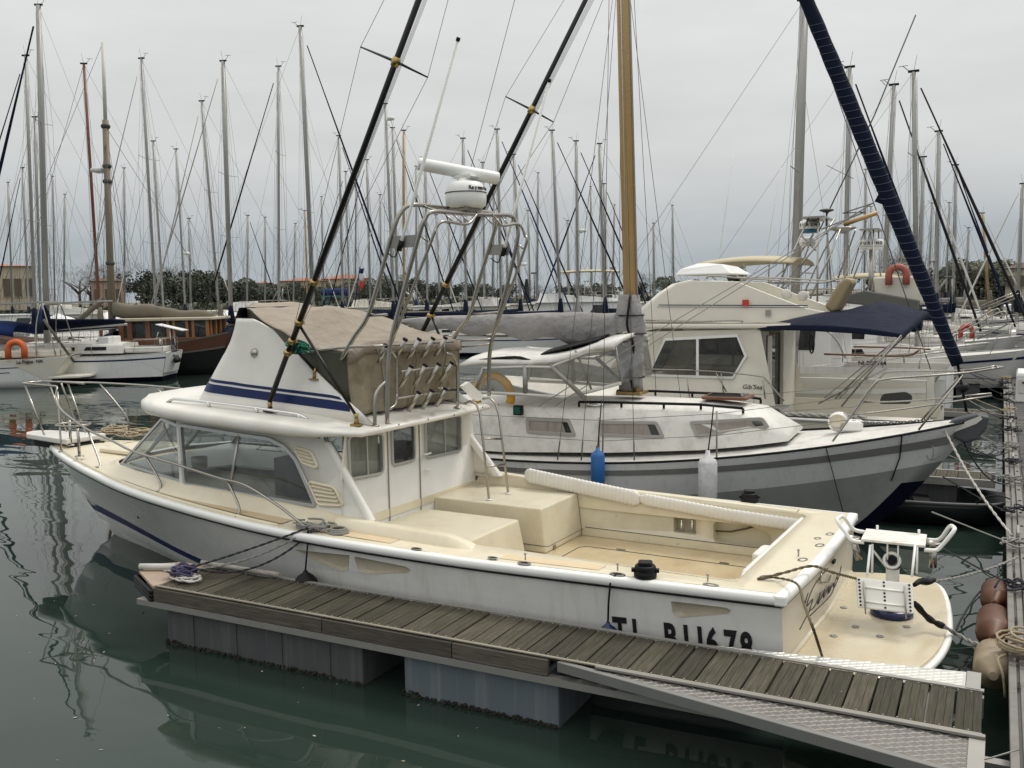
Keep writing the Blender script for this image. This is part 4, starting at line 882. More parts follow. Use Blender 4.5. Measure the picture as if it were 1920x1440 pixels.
for sg in (1, -1):
    b = MB(); r_ = [HF.Y(325, 751, 1.22), HF.Y(390, 757, 1.24), HF.Y(480, 768, 1.26), HF.Y(560, 780, 1.26)]
    for p in r_: p.y *= sg
    rr = [r_[0] + Vector((.12, 0, -.03))] + [p + Vector((0, 0, .02)) for p in r_] + [r_[-1] + Vector((-.14, 0, -.03))]
    b.tube(rr, [.02, .02, .016, .016, .018, .022], 8)
    for p in r_[1:]: b.tube([p + Vector((0, 0, .02)), p + Vector((-.02, 0, -.035))], .022, 6)
    b.build('roof_handrail', 'chrome', HB)
# ------------------------------------------------------------------ flybridge
UA = [(2.20, 4.80), (2.35, 5.12), (2.55, 5.42), (2.75, 5.72), (2.95, 6.02), (3.08, 6.20), (3.2, 6.36), (3.30, 6.62), (3.36, 6.80)]
UFt = [(2.20, 7.55), (2.5, 7.36), (2.8, 7.18), (3.0, 7.05), (3.2, 6.98), (3.36, 6.96)]
def fly_ring(z, off=0.0, ua=None, uf_only=False):
    a = itp(z, UA) if ua is None else ua; f = itp(z, UFt); yw = 1.06 - .16 * (z - 2.2) + off; c = f + .50 - .1 * (z - 2.2) + off
    P = [Vector((a + (f - a) * i / 8, yw, z)) for i in range(9)]
    for k in range(1, 10):
        t = PI / 2 * k / 9; P.append(Vector((f + (c - f) * math.sin(t) ** 1.0, yw * (math.cos(t) ** .6 if k < 9 else 0), z)))
    return P + [Vector((p.x, -p.y, p.z)) for p in reversed(P[:-1])]
zz = [2.16, 2.3, 2.5, 2.7, 2.9, 3.05, 3.15, 3.24, 3.31, 3.36]
b = MB(); b.loft([fly_ring(z) for z in zz], False, False, True); b.build('flybridge_fairing', 'gel', HB, solid=.04)
def stripe_band(o0, o1):
    b = MB(); zs = lambda u: 2.255 + .058 * (u - 4.95)
    rows = []
    for t in (0, .5, 1):
        row = []
        for p in fly_ring(2.4, .026, 5.12):
            z = zs(p.x) + o0 + (o1 - o0) * t
            ua_ = itp(z, UA); q = Vector((max(p.x, ua_ + .03), p.y, z)); yw = 1.06 - .16 * (z - 2.2) + .026; q.y *= yw / (1.06 - .16 * .2 + .026); q.x -= .0 if p.x < 7 else (z - 2.4) * .63
            row.append(q)
        rows.append(row)
    b.loft(rows, False, False, True); return b.build('flybridge_stripe', 'stripe', HB)
stripe_band(.02, .125); stripe_band(.150, .185)
b = MB()
b.loft([fly_ring(z, .03)[11:24] for z in (2.92, 3.1, 3.25, 3.36)] + [[Vector((p.x - .05, p.y * .97, 3.50)) for p in fly_ring(3.36, .03)[11:24]]], False, False, True); b.build('wind_deflector', 'black', HB)
b = MB(); P = HF.Y(479, 662, .95); b.lathe([(.02, -.02), (.055, 0), (.06, .02), (.035, .05), (.012, .06)], P + Vector((0, -.0, 0)), (-.5, 1, 0), n=12); b.build('side_light', 'steel', HB)
# canvas top over the flybridge
ctl = [[HF.Y(463, 580, .62), HF.Y(510, 612, .95), HF.Y(560, 640, 1.02), HF.Y(610, 655, 1.02), HF.Y(650, 664, 1.02)],
       [HF.Y(464, 573, .25), HF.Y(540, 594, .55), HF.Y(600, 613, .60), HF.Y(650, 628, .62), HF.Y(700, 641, .62)],
       [HF.Y(480, 569, -.1), HF.Y(565, 576, .0), HF.Y(645, 586, 0), HF.Y(705, 611, 0), HF.Y(775, 640, 0)],
       [HF.Y(520, 568, -.5), HF.Y(600, 573, -.55), HF.Y(680, 585, -.6), HF.Y(745, 614, -.62), HF.Y(835, 636, -.62)],
       [HF.Y(560, 569, -.85), HF.Y(640, 577, -.95), HF.Y(715, 594, -1.0), HF.Y(790, 619, -1.02), HF.Y(862, 640, -1.02)]]
def bez(grid, a, c):
    def cr(P, t):
        k = t * (len(P) - 1); i = min(int(k), len(P) - 2); f = k - i; p1, p2 = P[i], P[i + 1]; p0 = P[i - 1] if i else p1 * 2 - p2; p3 = P[i + 2] if i + 2 < len(P) else p2 * 2 - p1
        return .5 * (2 * p1 + (p2 - p0) * f + (2 * p0 - 5 * p1 + 4 * p2 - p3) * f * f + (3 * p1 - p0 - 3 * p2 + p3) * f ** 3)
    return cr([cr(r_, c) for r_ in grid], a)
def canvas(a, c):
    p = bez(ctl, a, c); w_ = noise.noise(Vector((p.x * 2.2, p.y * 2.2, 1))) * .03 + noise.noise(Vector((p.x * 7 + p.y * 2, p.y * 3, 4))) * .014 - .05 * math.sin(PI * min(1, c * 2 % 1.0)) * math.sin(PI * a) * .8 + .010 * math.sin(c * 40) * max(0, .35 - c) * 2.5 + .12 * math.exp(-((a - .40) ** 2 / .018 + (c - .46) ** 2 / .010)) - .05 * math.exp(-((a - .40) ** 2 / .10 + (c - .70) ** 2 / .02)); return p + Vector((0, 0, w_))
b = MB(); b.grid(canvas, 36, 36); b.build('canvas_top', 'tan', HB, solid=.006)
def hang(edge, drop, name, material, foldn=24, amp=.02, out=Vector((0, 0, 0))):
    b = MB(); n_ = len(edge) - 1
    def f(a, c):
        k = a * n_; i = min(int(k), n_ - 1); p = edge[i].lerp(edge[i + 1], k - i); q = drop[i].lerp(drop[i + 1], k - i); r_ = p.lerp(q, c)
        return r_ + Vector((math.sin(a * foldn + c * 3), math.cos(a * foldn * .8), 0)) * amp * c * (1 - .4 * c) + out
    b.grid(f, 48, 14); return b.build(name, material, HB, solid=.005)
eN = [canvas(0, k / 12) for k in range(13)]
fz = lambda u: max(itp_z for itp_z in [2.25]) 
def fair_top(u):
    for (z0, u0), (z1, u1) in zip(UA, UA[1:]):
        if u0 <= u <= u1: return z0 + (z1 - z0) * (u - u0) / (u1 - u0)
    return 3.36 if u > 6.8 else 2.2
hang(eN, [Vector((p.x, p.y * .93, min(p.z - .03, fair_top(p.x) - .05))) for p in eN], 'side_curtain', mat('dark green vinyl', (.075, .075, .052), .45, var=.35, scale=4, bump=.5, bscale=8, bdist=.03), 20, .015)
eF = [canvas(1, k / 12) for k in range(13)]
hang(eF, [Vector((p.x, p.y * .93, min(p.z - .03, fair_top(p.x) - .05))) for p in eF], 'side_curtain', 'olive', 20, .015)
eA = [canvas(k / 12, 1) for k in range(13)]
lowA = [Vector((5.12 - .10 * k / 12, .96 - 1.95 * k / 12, RZ(5, .9) + .02)) for k in range(13)]
hang(eA, lowA, 'after_curtain', 'olive', 34, .055)
b = MB(); b.loft([[p + Vector((-.012, 0, .01)) for p in eA], [p + Vector((-.03, 0, -.06)) for p in eA], [p + Vector((-.02, 0, -.13 - .02 * math.sin(i * 2.1))) for i, p in enumerate(eA)]], False, False, True); b.build('canvas_flap', 'tan', HB, solid=.005)
for i_ in (3, 6, 9):
    b = MB(); p, q = eA[i_], lowA[i_]; b.tube([p.lerp(q, k / 10) + Vector((-.035 - .03 * math.sin(PI * k / 10), .008 * math.sin(k * 1.7), 0)) for k in range(1, 11)], .010, 5, flat=1.0); b.build('zip_seam', mat('zip tape', (.16, .135, .095), .9, var=.2), HB)
# ------------------------------------------------------------------ outriggers
def outrigger(y, base, clamps, top, spread_c, sp_a, sp_b, brace, nm):
    t = MB(); t.tube([base, top], .032, 10); og = t.build('outrigger', 'blackal', HB)
    g = MB()
    for c_ in clamps: g.lathe([(.034, -.03), (.05, -.02), (.05, .02), (.034, .03)], c_, (top - base).normalized(), n=10); g.box(c_ + Vector((-.05, 0, 0)), (.05, .03, .035))
    g.lathe([(.04, -.05), (.05, 0), (.036, .05)], spread_c, (top - base).normalized(), n=10)
    g.lathe([(.03, 0), (.026, .10)], base - Vector((0, 0, .09)), n=8); g.build('brass_fitting', 'brass', og)
    s_ = MB(); s_.tube([sp_a, spread_c, sp_b], [.008, .016, .008], 6); s_.build('spreader', 'blackal', og)
    w_ = MB(); ext = spread_c + (top - spread_c) * 1.0; low = base.lerp(top, .12)
    for q in (sp_a, sp_b): w_.tube([low, q, top + (top - base) * .2], .0035, 4)
    for k in range(4): off = Vector((-.05 - .03 * k, .02 * k, 0)); w_.tube([base.lerp(top, .10) + off * .5, top + off * 1.5], .0028, 4)
    w_.build('rigging', 'wire', og)
    f = MB(); f.box(base - Vector((0, 0, .12)), (.16, .09, .02)); f.build('foot', 'black', og)
    if brace:
        for (a, c_) in brace:
            q = MB(); q.tube([a, c_], .018, 8); q.build('brace', 'blackal', og); g = MB(); g.lathe([(.03, 0), (.022, .08), (.026, .12)], c_ - Vector((0, 0, .09)), n=8); g.box(c_ - Vector((0, 0, .10)), (.13, .08, .02)); g.build('brace_foot', 'brass', og)
ob = HF.Y(506, 752, 1.2); ot = HF.Y(785, 0, 1.55); ax_ = lambda t: ob.lerp(ot, t)
def on_or(px, py, a, c_):
    best = min((i / 400 for i in range(401)), key=lambda t: (lambda P: (P - py) ** 2)(proj(HF.world(a.lerp(c_, t)))[1])); return a.lerp(c_, best)
def proj(P):
    v = Vector(P) - CAM; z = v.dot(FW); return 960 + FPX * v.dot(RT) / z, 720 - FPX * v.dot(UP) / z
topx = ob + (ot - ob) * 1.25
sc1 = on_or(738, 115, ob, ot)
outrigger(1.2, ob, [on_or(583, 530, ob, ot), on_or(555, 605, ob, ot), on_or(548, 640, ob, ot), on_or(540, 662, ob, ot)], topx, sc1, HF.Y(676, 88, sc1.y + .0), HF.Y(802, 145, sc1.y), [(on_or(556, 607, ob, ot), HF.Y(668, 780, 1.18)), (on_or(545, 645, ob, ot), HF.Y(590, 695, 1.0))], 'near')
ob2 = HF.Y(792, 622, -1.15); ot2 = HF.Y(1098, 0, -1.6); topx2 = ob2 + (ot2 - ob2) * 1.25; sc2 = on_or(993, 205, ob2, ot2)
outrigger(-1.2, ob2, [on_or(833, 535, ob2, ot2), on_or(800, 592, ob2, ot2)], topx2, sc2, HF.Y(948, 181, sc2.y), HF.Y(1038, 229, sc2.y), [(on_or(806, 590, ob2, ot2), HF.Y(828, 640, -1.1))], 'far')
g = MB(); rnd = random.Random(2); c0 = HF.Y(553, 650, 1.15)
for k in range(26):
    a = rnd.uniform(0, 6.3); p = c0 + Vector((rnd.uniform(-.10, .05), rnd.uniform(-.04, .06), rnd.uniform(-.05, .05))); g.tube(smoothpts([p, p + Vector((math.cos(a) * .06, .04, math.sin(a) * .04)), p + Vector((math.cos(a + 1) * .08, -.02, math.sin(a + 1) * .05)), p + Vector((-.15, 0, -.02))], 3), .012, 5)
tag(g.build('net_bundle', 'green'), 'green netting knotted round the black outrigger pole', 'net'); bpy.data.objects['net_bundle'].matrix_world = Matrix.Translation(HF.o) @ Matrix.Rotation(HF.ang, 4, 'Z')
# ------------------------------------------------------------------ radar arch
def T(name, pts, r, material='steel', parent=None, n=9, sm=6):
    b = MB(); b.tube(smoothpts(pts, sm) if sm else pts, r, n); return b.build(name, material, parent or HB)
AR = .026
nA = [HF.Y(726, 795, 1.06), HF.Y(727, 700, 1.05), HF.Y(733, 640, 1.03), HF.Y(757, 545, 1.0), HF.Y(786, 440, .98), HF.Y(797, 410, .95), HF.Y(812, 397, .85)]
nF = [HF.Y(640, 674, 1.04), HF.Y(664, 632, 1.03), HF.Y(690, 592, 1.02), HF.Y(715, 510, 1.0), HF.Y(738, 430, .98), HF.Y(752, 398, .93), HF.Y(775, 384, .8)]
fA = [HF.Y(917, 742, -1.06), HF.Y(917, 690, -1.05), HF.Y(922, 640, -1.03), HF.Y(948, 545, -1.0), HF.Y(969, 455, -.98), HF.Y(970, 425, -.97), HF.Y(958, 405, -.88)]
fF = [HF.Y(846, 645, -1.04), HF.Y(858, 622, -1.03), HF.Y(880, 590, -1.02), HF.Y(900, 520, -1.0), HF.Y(925, 440, -.98), HF.Y(931, 415, -.94), HF.Y(925, 400, -.85)]
b = MB()
b.tube(smoothpts(nA + [nA[-1].lerp(fA[-1], .3) + Vector((0, 0, .0)), nA[-1].lerp(fA[-1], .7) + Vector((0, 0, .0))] + list(reversed(fA)), 6), AR, 9)
b.build('arch_tube', 'steel', HB)
b = MB(); b.tube(smoothpts(nF + [nF[-1].lerp(fF[-1], .35), nF[-1].lerp(fF[-1], .7)] + list(reversed(fF)), 6), AR, 9); b.build('arch_tube', 'steel', HB)
n2 = [p + Vector((-.12, -.03, -.11)) for p in nA[3:]]; f2 = [p + Vector((-.12, .03, -.11)) for p in fA[3:]]
b = MB(); b.tube(smoothpts([nA[2] + Vector((0, -.02, 0))] + n2[1:] + [n2[-1].lerp(f2[-1], .28) + Vector((0, 0, -.02)), n2[-1].lerp(f2[-1], .42) + Vector((0, 0, .1))], 6), .018, 8); b.tube(smoothpts([fA[2] + Vector((0, .02, 0))] + f2[1:] + [f2[-1].lerp(n2[-1], .25) + Vector((0, 0, -.02)), f2[-1].lerp(n2[-1], .38) + Vector((0, 0, .1))], 6), .018, 8)
for p, q in ((nA[4], n2[1]), (nA[3], n2[0]), (fA[4], f2[1])): b.tube([p, q + Vector((.02, 0, .03))], .013, 6)
for t in (.12, .22, .32, .62, .75, .85): b.tube([nA[-1].lerp(fA[-1], t), n2[-1].lerp(f2[-1], t) + Vector((0, 0, -.01))], .011, 6)
for t in (.1, .5, .9): b.tube([nA[-1].lerp(fA[-1], t), nF[-1].lerp(fF[-1], t)], .013, 6)
b.build('arch_inner_tube', 'steel', HB)
b = MB(); b.tube([nF[2], HF.Y(726, 590, 1.03)], .016, 8); b.build('grab_rail', 'steel', HB); b = MB(); b.tube([fF[2], HF.Y(942, 585, -1.03)], .016, 8); b.build('grab_rail', 'steel', HB); b = MB(); b.tube(smoothpts([HF.Y(560, 662, 1.0), HF.Y(640, 652, 1.03), HF.Y(720, 649, 1.03)], 3), .016, 8); b.build('grab_rail', 'steel', HB); b = MB(); b.tube([HF.Y(846, 640, -1.03), HF.Y(925, 636, -1.03)], .014, 8); b.build('grab_rail', 'steel', HB); b = MB(); b.tube([HF.Y(846, 652, -1.03), HF.Y(925, 645, -1.03)], .014, 8); b.build('grab_rail', 'steel', HB)
for (pa, pb_, pc, pd, yy, tp_, bs_) in (((733, 443), (782, 440), (779, 463), (728, 466), .99, (860, 70), (748, 470)), ((921, 459), (956, 458), (953, 479), (917, 478), -.99, (1031, 148), (942, 480))):
    b = MB(); b.prism([HF.Y(*q, yy) for q in (pa, pb_, pc, pd)], (0, -.01, 0)); o = b.build('antenna_plate', 'alu', HB)
    b = MB(); A0, A1 = HF.Y(*bs_, yy + .03), HF.Y(*tp_, yy + .03); b.tube([A0, A0.lerp(A1, .08), A1], [.022, .019, .017], 8); a = b.build('antenna', 'rubw', HB)
    b = MB(); b.tube([A1 - (A1 - A0).normalized() * .04, A1], .022, 8); b.build('cap', 'black', a); b = MB(); b.tube([A0, A0.lerp(A1, .05)], .03, 8); b.build('socket', 'black', a)
    b = MB(); b.tube(smoothpts([HF.Y(bs_[0], bs_[1] - 8, yy), HF.Y(bs_[0] - 8, bs_[1] + 12, yy), HF.Y(bs_[0] - 22, bs_[1] + 4, yy)], 4), .008, 5); b.build('cable', 'black', a)
# radar
rc = HF.Y(874, 391, 0); rad = bpy.data.objects.new('radar', None); C.objects.link(rad); rad.parent = HB; rad.location = rc
b = MB(); b.lathe([(.20, 0), (.235, .03), (.245, .12), (.235, .22), (.20, .29), (.15, .31), (.10, .315), (.09, .35)], n=24); b.build('pedestal', 'rubw', rad)
b = MB(); b.lathe([(.2465, .175), (.2485, .18), (.2465, .185)], n=24); b.build('seam', 'dark', rad)
la, lb = HF.Y(783, 307, .32) - rc, HF.Y(936, 335, -.32) - rc; la.z += .0
ax = (lb - la).normalized(); perp = Vector((0, 0, 1)).cross(ax).normalized()
b = MB(); rings = []
for t, k in ((0, .55), (.01, .9), (.03, 1), (.97, 1), (.99, .9), (1, .55)):
    c = la.lerp(lb, t); rings.append([c + perp * math.cos(2 * PI * i / 14) * .085 * k + ax.cross(perp) * math.sin(2 * PI * i / 14) * .075 * k for i in range(14)])
b.loft(rings, True, True, True); b.build('scanner_bar', 'rubw', rad)
b = MB(); mid = la.lerp(lb, .55); b.box(Vector((0, 0, .37)), (.22, .14, .05)); b.loft([[Vector((x, y, .36)) for x, y in ((-.16, -.08), (.16, -.08), (.16, .08), (-.16, .08))], [mid + ax * x + perp * y + Vector((0, 0, -.05)) for x, y in ((-.22, -.05), (.22, -.05), (.22, .05), (-.22, .05))]], True, True, False); b.build('scanner_mount', 'rubw', rad)
toC = (HF.local(CAM) - rc); toC.z = 0; toC.normalize(); tx = Vector((0, 0, 1)).cross(toC)
for k, ch in enumerate('Raymarine'):
    an = R(8 + k * 9.5); d_ = toC * math.cos(an) + tx * math.sin(an); t_ = Vector((0, 0, 1)).cross(d_)
    text_mesh('maker_letter', ch, .062, 'letter', rad, axes4(d_ * .2405 + Vector((0, 0, .205)), t_, Vector((0, 0, 1)) - d_ * .12), .004, .0012)
b = MB(); b.box((rc.x + .05, 0, rc.z - .012), (.34, .34, .02)); b.build('radar_plate', 'alu', HB)
# ------------------------------------------------------------------ rod holder rack
RU = 4.78
rows = [[((723, 647), (711, 680)), ((760.5, 635.6), (743, 669)), ((787, 635), (765, 673.5)), ((812.6, 633.5), (791.7, 671)), ((835.7, 632.2), (816, 669))], [((772, 686), (750, 727)), ((797.8, 683.6), (776.8, 723)), ((823.5, 682), (801, 719)), ((848, 679.6), (824.8, 715.5))], [((786, 735), (766, 771)), ((810.6, 731.7), (791.7, 767)), ((836, 728), (817, 762))]]
rack = bpy.data.objects.new('rod_rack', None); C.objects.link(rack); rack.parent = HB
for bar in (((655, 650), (752, 646), (850, 641)), ((752, 697), (860, 684)), ((744, 747), (858, 731)), ((820, 728), (858, 730))):
    T('rack_bar', [HF.X(*p, RU) for p in bar], .013, 'steel', rack, 7, 0)
for row in rows:
    for tp_, bt in row:
        a, c = HF.X(*bt, RU + .02), HF.X(*tp_, RU - .10); b = MB(); d_ = (c - a).normalized()
        b.tube([a, a.lerp(c, .98)], .028, 10); h = b.build('rod_holder', 'steel', rack)
        b = MB(); b.lathe([(.029, -.022), (.033, -.017), (.034, .004), (.027, .006), (.023, -.012)], c, d_, n=10); b.build('rim', 'black', h)
T('rack_hoop', [HF.X(744, 748, RU), HF.X(744, 705, RU), HF.X(743, 675, RU), HF.X(738, 663, RU), HF.X(731, 657, RU)], .017, 'steel', rack)
T('rack_hoop', [HF.X(744, 740, RU), HF.X(742, 757, RU), HF.X(731, 767, RU)], .017, 'steel', rack)
T('rack_post', [HF.X(858, 762, RU - .02), HF.X(858, 700, RU - .02), HF.X(856, 680, RU - .02), HF.X(848, 667, RU - .02), HF.X(836, 663, RU - .02)], .02, 'steel', rack)
T('rack_hoop', [HF.X(834, 664, RU), HF.X(833, 650, RU), HF.X(836, 640, RU)], .013, 'steel', rack)
T('grab_hoop', [HF.X(703, 797, 4.82), HF.X(703, 752, 4.82), HF.X(707, 733, 4.82), HF.X(718, 720, 4.82), HF.X(727, 714, 4.82)], .022, 'steel', HB)
for px, py in ((703, 798), (726, 795), (858, 763)):
    b = MB(); b.lathe([(.05, 0), (.05, .008), (.03, .014)], HF.X(px, py, 4.82) - Vector((0, 0, .005)), n=12); b.build('base_flange', 'steel', HB)
# flybridge after wing mould on the far side
b = MB(); b.prism([HF.X(*p, 4.9) for p in ((868, 724), (896, 752), (912, 747), (880, 716))], (.06, 0, 0)); b.build('wing_end', 'gel', HB)
# ladder
LT = 4.66
l1 = [HF.X(872, 757, LT + .12), HF.X(882, 752, LT + .03), HF.X(893, 758, LT - .05), HF.X(900, 775, LT - .10), HF.Z(917, 937, 1.005)]
l2 = [HF.X(905, 748, LT + .12), HF.X(918, 746, LT + .02), HF.X(929, 757, LT - .06), HF.X(936, 780, LT - .12), HF.Z(953, 925, 1.005)]
lad = bpy.data.objects.new('ladder', None); C.objects.link(lad); lad.parent = HB
b = MB(); b.tube(l1[:4] + [l1[4]], .017, 8); b.build('rail', 'steel', lad); b = MB(); b.tube(l2[:4] + [l2[4]], .017, 8); b.build('rail', 'steel', lad)
for t in (.30, .63): b = MB(); b.tube([l1[3].lerp(l1[4], t), l2[3].lerp(l2[4], t)], .014, 8); b.build('rung', 'steel', lad)
for p in (l1[4], l2[4]): b = MB(); b.lathe([(.045, 0), (.045, .006), (.02, .012)], p, n=10); b.build('foot', 'gel', lad)
# ------------------------------------------------------------------ bow pulpit and rails
BZ = crown(12.0, 0)
pul = [(11.5, .36), (12.1, .30), (12.75, .22), (12.92, .12), (12.95, 0)]
pul = pul + [(x, -y) for x, y in reversed(pul[:-1])]
b = MB(); b.prism([(x, y, BZ + .02) for x, y in pul], (0, 0, .09)); b.build('bow_pulpit_platform', 'gel', HB, bevel=.02)
b = MB(); b.prism([(x - .1, y * .7, BZ - .10) for x, y in pul], (0, 0, .10)); b.build('pulpit_chock', 'black', HB)
near_r = [((607, 1007), 1.80), ((567, 983), 1.79), ((520, 947), 1.76), ((460, 910), 1.70), ((413, 897), 1.63), ((350, 877), 1.53), ((318, 867), 1.47), ((251, 847), 1.28), ((207, 825), 1.08), ((165, 806), .86), ((132, 783), .62), ((114, 767), .48), ((105, 747), .38), ((107, 728), .32)]
nr_ = [HF.Y(*p, y) for p, y in near_r]; far_r = [Vector((p.x, -p.y, p.z)) for p in nr_]
T('bow_rail', nr_ + [Vector((nr_[-1].x + .12, .25, nr_[-1].z + .02))], .0165, 'steel', HB)
fr_px = [((107, 716), -.32), ((150, 717), -.55), ((190, 718), -.78), ((290, 724), -1.12), ((385, 735), -1.38), ((450, 748), -1.55)]
fr2 = [HF.Y(*p, y) for p, y in fr_px]
T('bow_rail', [Vector((nr_[-1].x + .12, -.25, nr_[-1].z + .02))] + fr2 + [Vector((7.4, -1.72, 1.75)), Vector((6.2, -1.80, 1.2))], .0165, 'steel', HB)
for (tp_, md_, bs_, y0, y1) in (((114, 717), None, (150, 779), -.36, -.60), ((186, 718), (238, 783), (239, 801), -.76, -1.0), ((290, 724), (330, 770), (332, 800), -1.12, -1.3)):
    pt_ = [HF.Y(*tp_, y0)] + ([HF.Y(*md_, (y0 + 2 * y1) / 3)] if md_ else []) + [HF.Y(*bs_, y1)]; pt_[-1].z = crown(pt_[-1].x, y1); T('stanchion', pt_, .0155, 'steel', HB, 8, 4)
e_ = nr_[-1]; T('pulpit_rail', [Vector((e_.x + .12, .25, e_.z + .02)), Vector((12.72, .2, e_.z + .03)), Vector((12.86, .1, e_.z + .03)), Vector((12.86, -.1, e_.z + .03)), Vector((12.72, -.2, e_.z + .03)), Vector((e_.x + .12, -.25, e_.z + .02))], .0165, 'steel', HB)
for (tp_, md_, bs_, y0, y1) in (((108, 735), None, (116, 861), .34, .52), ((165, 808), (187, 867), (186, 904), .86, 1.04), ((272, 854), (300, 903), (300, 940), 1.34, 1.48), ((427, 902), (448, 950), (447, 975), 1.64, 1.76)):
    for sg in (1,):
        pt_ = [HF.Y(*tp_, y0)] + ([HF.Y(*md_, (y0 + y1 * 2) / 3)] if md_ else []) + [HF.Y(*bs_, y1)]
        zb = crown(pt_[-1].x, y1); pt_[-1].z = zb; pt_ = [Vector((p.x, p.y * sg, p.z)) for p in pt_]
        T('stanchion', pt_, .0155, 'steel', HB, 8, 5); b = MB(); b.lathe([(.045, 0), (.042, .012), (.02, .02)], pt_[-1], n=10); b.build('stanchion_base', 'steel', HB)
for (x, y) in ((12.3, .2), (12.3, -.2), (11.9, -.27)): T('stanchion', [Vector((12.75 if y > 0 else 12.7, y, e_.z + .03)) if x > 12 else Vector((12.3, y, e_.z + .02)), Vector((x, y, BZ + .11))], .0145, 'steel', HB, 8, 0)
b = MB(); bb = HF.Y(112, 798, .1)
T('bow_bit_frame', [HF.Z(133, 835, BZ + .0) + Vector((0, 0, .0)), HF.Z(133, 835, BZ) + Vector((0, 0, .40))], .022, 'steel', HB, 8, 0); T('bow_bit_frame', [HF.Z(149, 856, BZ - .02), HF.Z(149, 856, BZ - .02) + Vector((0, 0, .42))], .022, 'steel', HB, 8, 0)
c0 = (HF.Z(133, 835, BZ) + HF.Z(149, 856, BZ - .02)) / 2 + Vector((0, 0, .41)); b = MB(); b.tube([c0 + Vector((.26 * math.cos(2 * PI * k / 14), .24 * math.sin(2 * PI * k / 14), 0)) for k in range(14)], .014, 7, closed=True); b.build('harpoon_ring', 'steel', HB)
for q in (HF.Z(133, 835, BZ), HF.Z(149, 856, BZ - .02)): b = MB(); b.lathe([(.07, 0), (.065, .012), (.03, .02)], q, n=12); b.build('stanchion_base', 'steel', HB)
b = MB(); b.rbox(Vector((10.35, 0, crown(10.3, 0) + .03)), (.75, .75, .06), .08); b.build('foredeck_hatch', 'cream', HB)
# ------------------------------------------------------------------ inside the cabin, seen through the glass
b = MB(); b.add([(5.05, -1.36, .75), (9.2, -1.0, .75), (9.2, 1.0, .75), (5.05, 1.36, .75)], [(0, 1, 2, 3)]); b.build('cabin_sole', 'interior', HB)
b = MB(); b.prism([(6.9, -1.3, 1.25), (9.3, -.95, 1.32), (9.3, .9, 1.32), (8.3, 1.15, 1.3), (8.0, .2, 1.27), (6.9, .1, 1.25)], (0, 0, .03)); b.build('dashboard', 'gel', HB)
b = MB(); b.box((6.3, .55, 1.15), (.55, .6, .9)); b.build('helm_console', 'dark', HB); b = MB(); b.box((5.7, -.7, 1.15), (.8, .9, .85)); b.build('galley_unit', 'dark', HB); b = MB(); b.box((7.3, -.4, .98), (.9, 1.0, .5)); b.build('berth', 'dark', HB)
b = MB(); b.lathe([(.10, 0), (.11, .16), (.105, .16), (.095, .01)], Vector((8.05, .75, 1.33)), n=12); b.build('pot', 'alu', HB)
b = MB(); hg = Vector((6.55, .95, 1.88)); b.tube([hg, hg + Vector((0, 0, -.05)), hg + Vector((.22, 0, -.17)), hg + Vector((-.22, 0, -.17)), hg + Vector((0, 0, -.05))], .006, 5); b.build('coat_hanger', 'rubw', HB)
# ================================================================== hulls in general
class Hull:
    """Axes: x from the stern (0) to the bow (L), y to port, z up from the water."""
    def __init__(s, L, beam, zs=.95, zm=.9, zb=1.3, transom=.75, rake=.10, counter=.0, kw=.9, full=.42, p=2.2):
        s.L, s.B, s.tr, s.rake, s.co, s.kw, s.full, s.p = L, beam / 2, transom, rake * L, counter * L, kw, full, p
        s.zt = (zs, zm, zb)
    def sheer(s, t):
        a, b_, c = s.zt; return a * (1 - t) * (1 - 2 * t) + 4 * b_ * t * (1 - t) + c * t * (2 * t - 1)
    def half(s, t):
        f = s.full
        if t < f: q = 1 - t / f; return s.B * (1 - (1 - s.tr) * q ** 2)
        q = (t - f) / (1 - f); return s.B * max(0, 1 - q ** s.p) ** .85
    def pt(s, t, tau, sg=1):
        tt = max(0, tau)
        x0 = s.co * (1 - tt); x1 = s.L - s.rake * (1 - tt ** .85)
        kw = s.kw - (s.kw - .35) * max(0, (t - .4) / .6) ** 1.4
        k = kw + (1 - kw) * tt ** (.75 + .8 * t) if tau >= 0 else kw * (1 + tau * 1.4)
        return Vector((x0 + (x1 - x0) * t, sg * s.half(t) * k, tau * s.sheer(t)))
    def side(s, b, t0=0, t1=1, a0=-.3, a1=1, nu=30, nv=8, off=0.0):
        f0 = a0 if callable(a0) else (lambda t: a0); f1 = a1 if callable(a1) else (lambda t: a1)
        for sg in (1, -1):
            def f(u, v):
                t = t0 + (t1 - t0) * u; P = s.pt(t, f0(t) + (f1(t) - f0(t)) * v, sg); P.y += sg * off; return P
            b.grid(f, nu, nv)
        return b
    def transom(s, b, a0=-.3, a1=1, bulge=.0):
        n = 8; b.grid(lambda u, v: (lambda t: s.pt(0, t, 1).lerp(s.pt(0, t, -1), v) - Vector((bulge * math.sin(PI * v), 0, 0)))(a0 + (a1 - a0) * u), n, 8); return b
    def deck(s, b, dz=-.02, camber=.05, t0=0, t1=1, n=24):
        b.grid(lambda u, v: (lambda t: Vector((s.pt(t, 1).x, s.half(t) * .99 * (1 - 2 * v), s.sheer(t) + dz + camber * (1 - (1 - 2 * v) ** 2))))(t0 + (t1 - t0) * u), n, 6); return b
    def edge(s, sg, dz=0.0, dy=0.0, t0=0, t1=1, n=30): return [s.pt(t0 + (t1 - t0) * i / n, 1, sg) + Vector((0, sg * dy, dz)) for i in range(n + 1)]
    def yat(s, x): return s.half(min(1, max(0, x / s.L)))
    def zat(s, x): return s.sheer(min(1, max(0, x / s.L)))
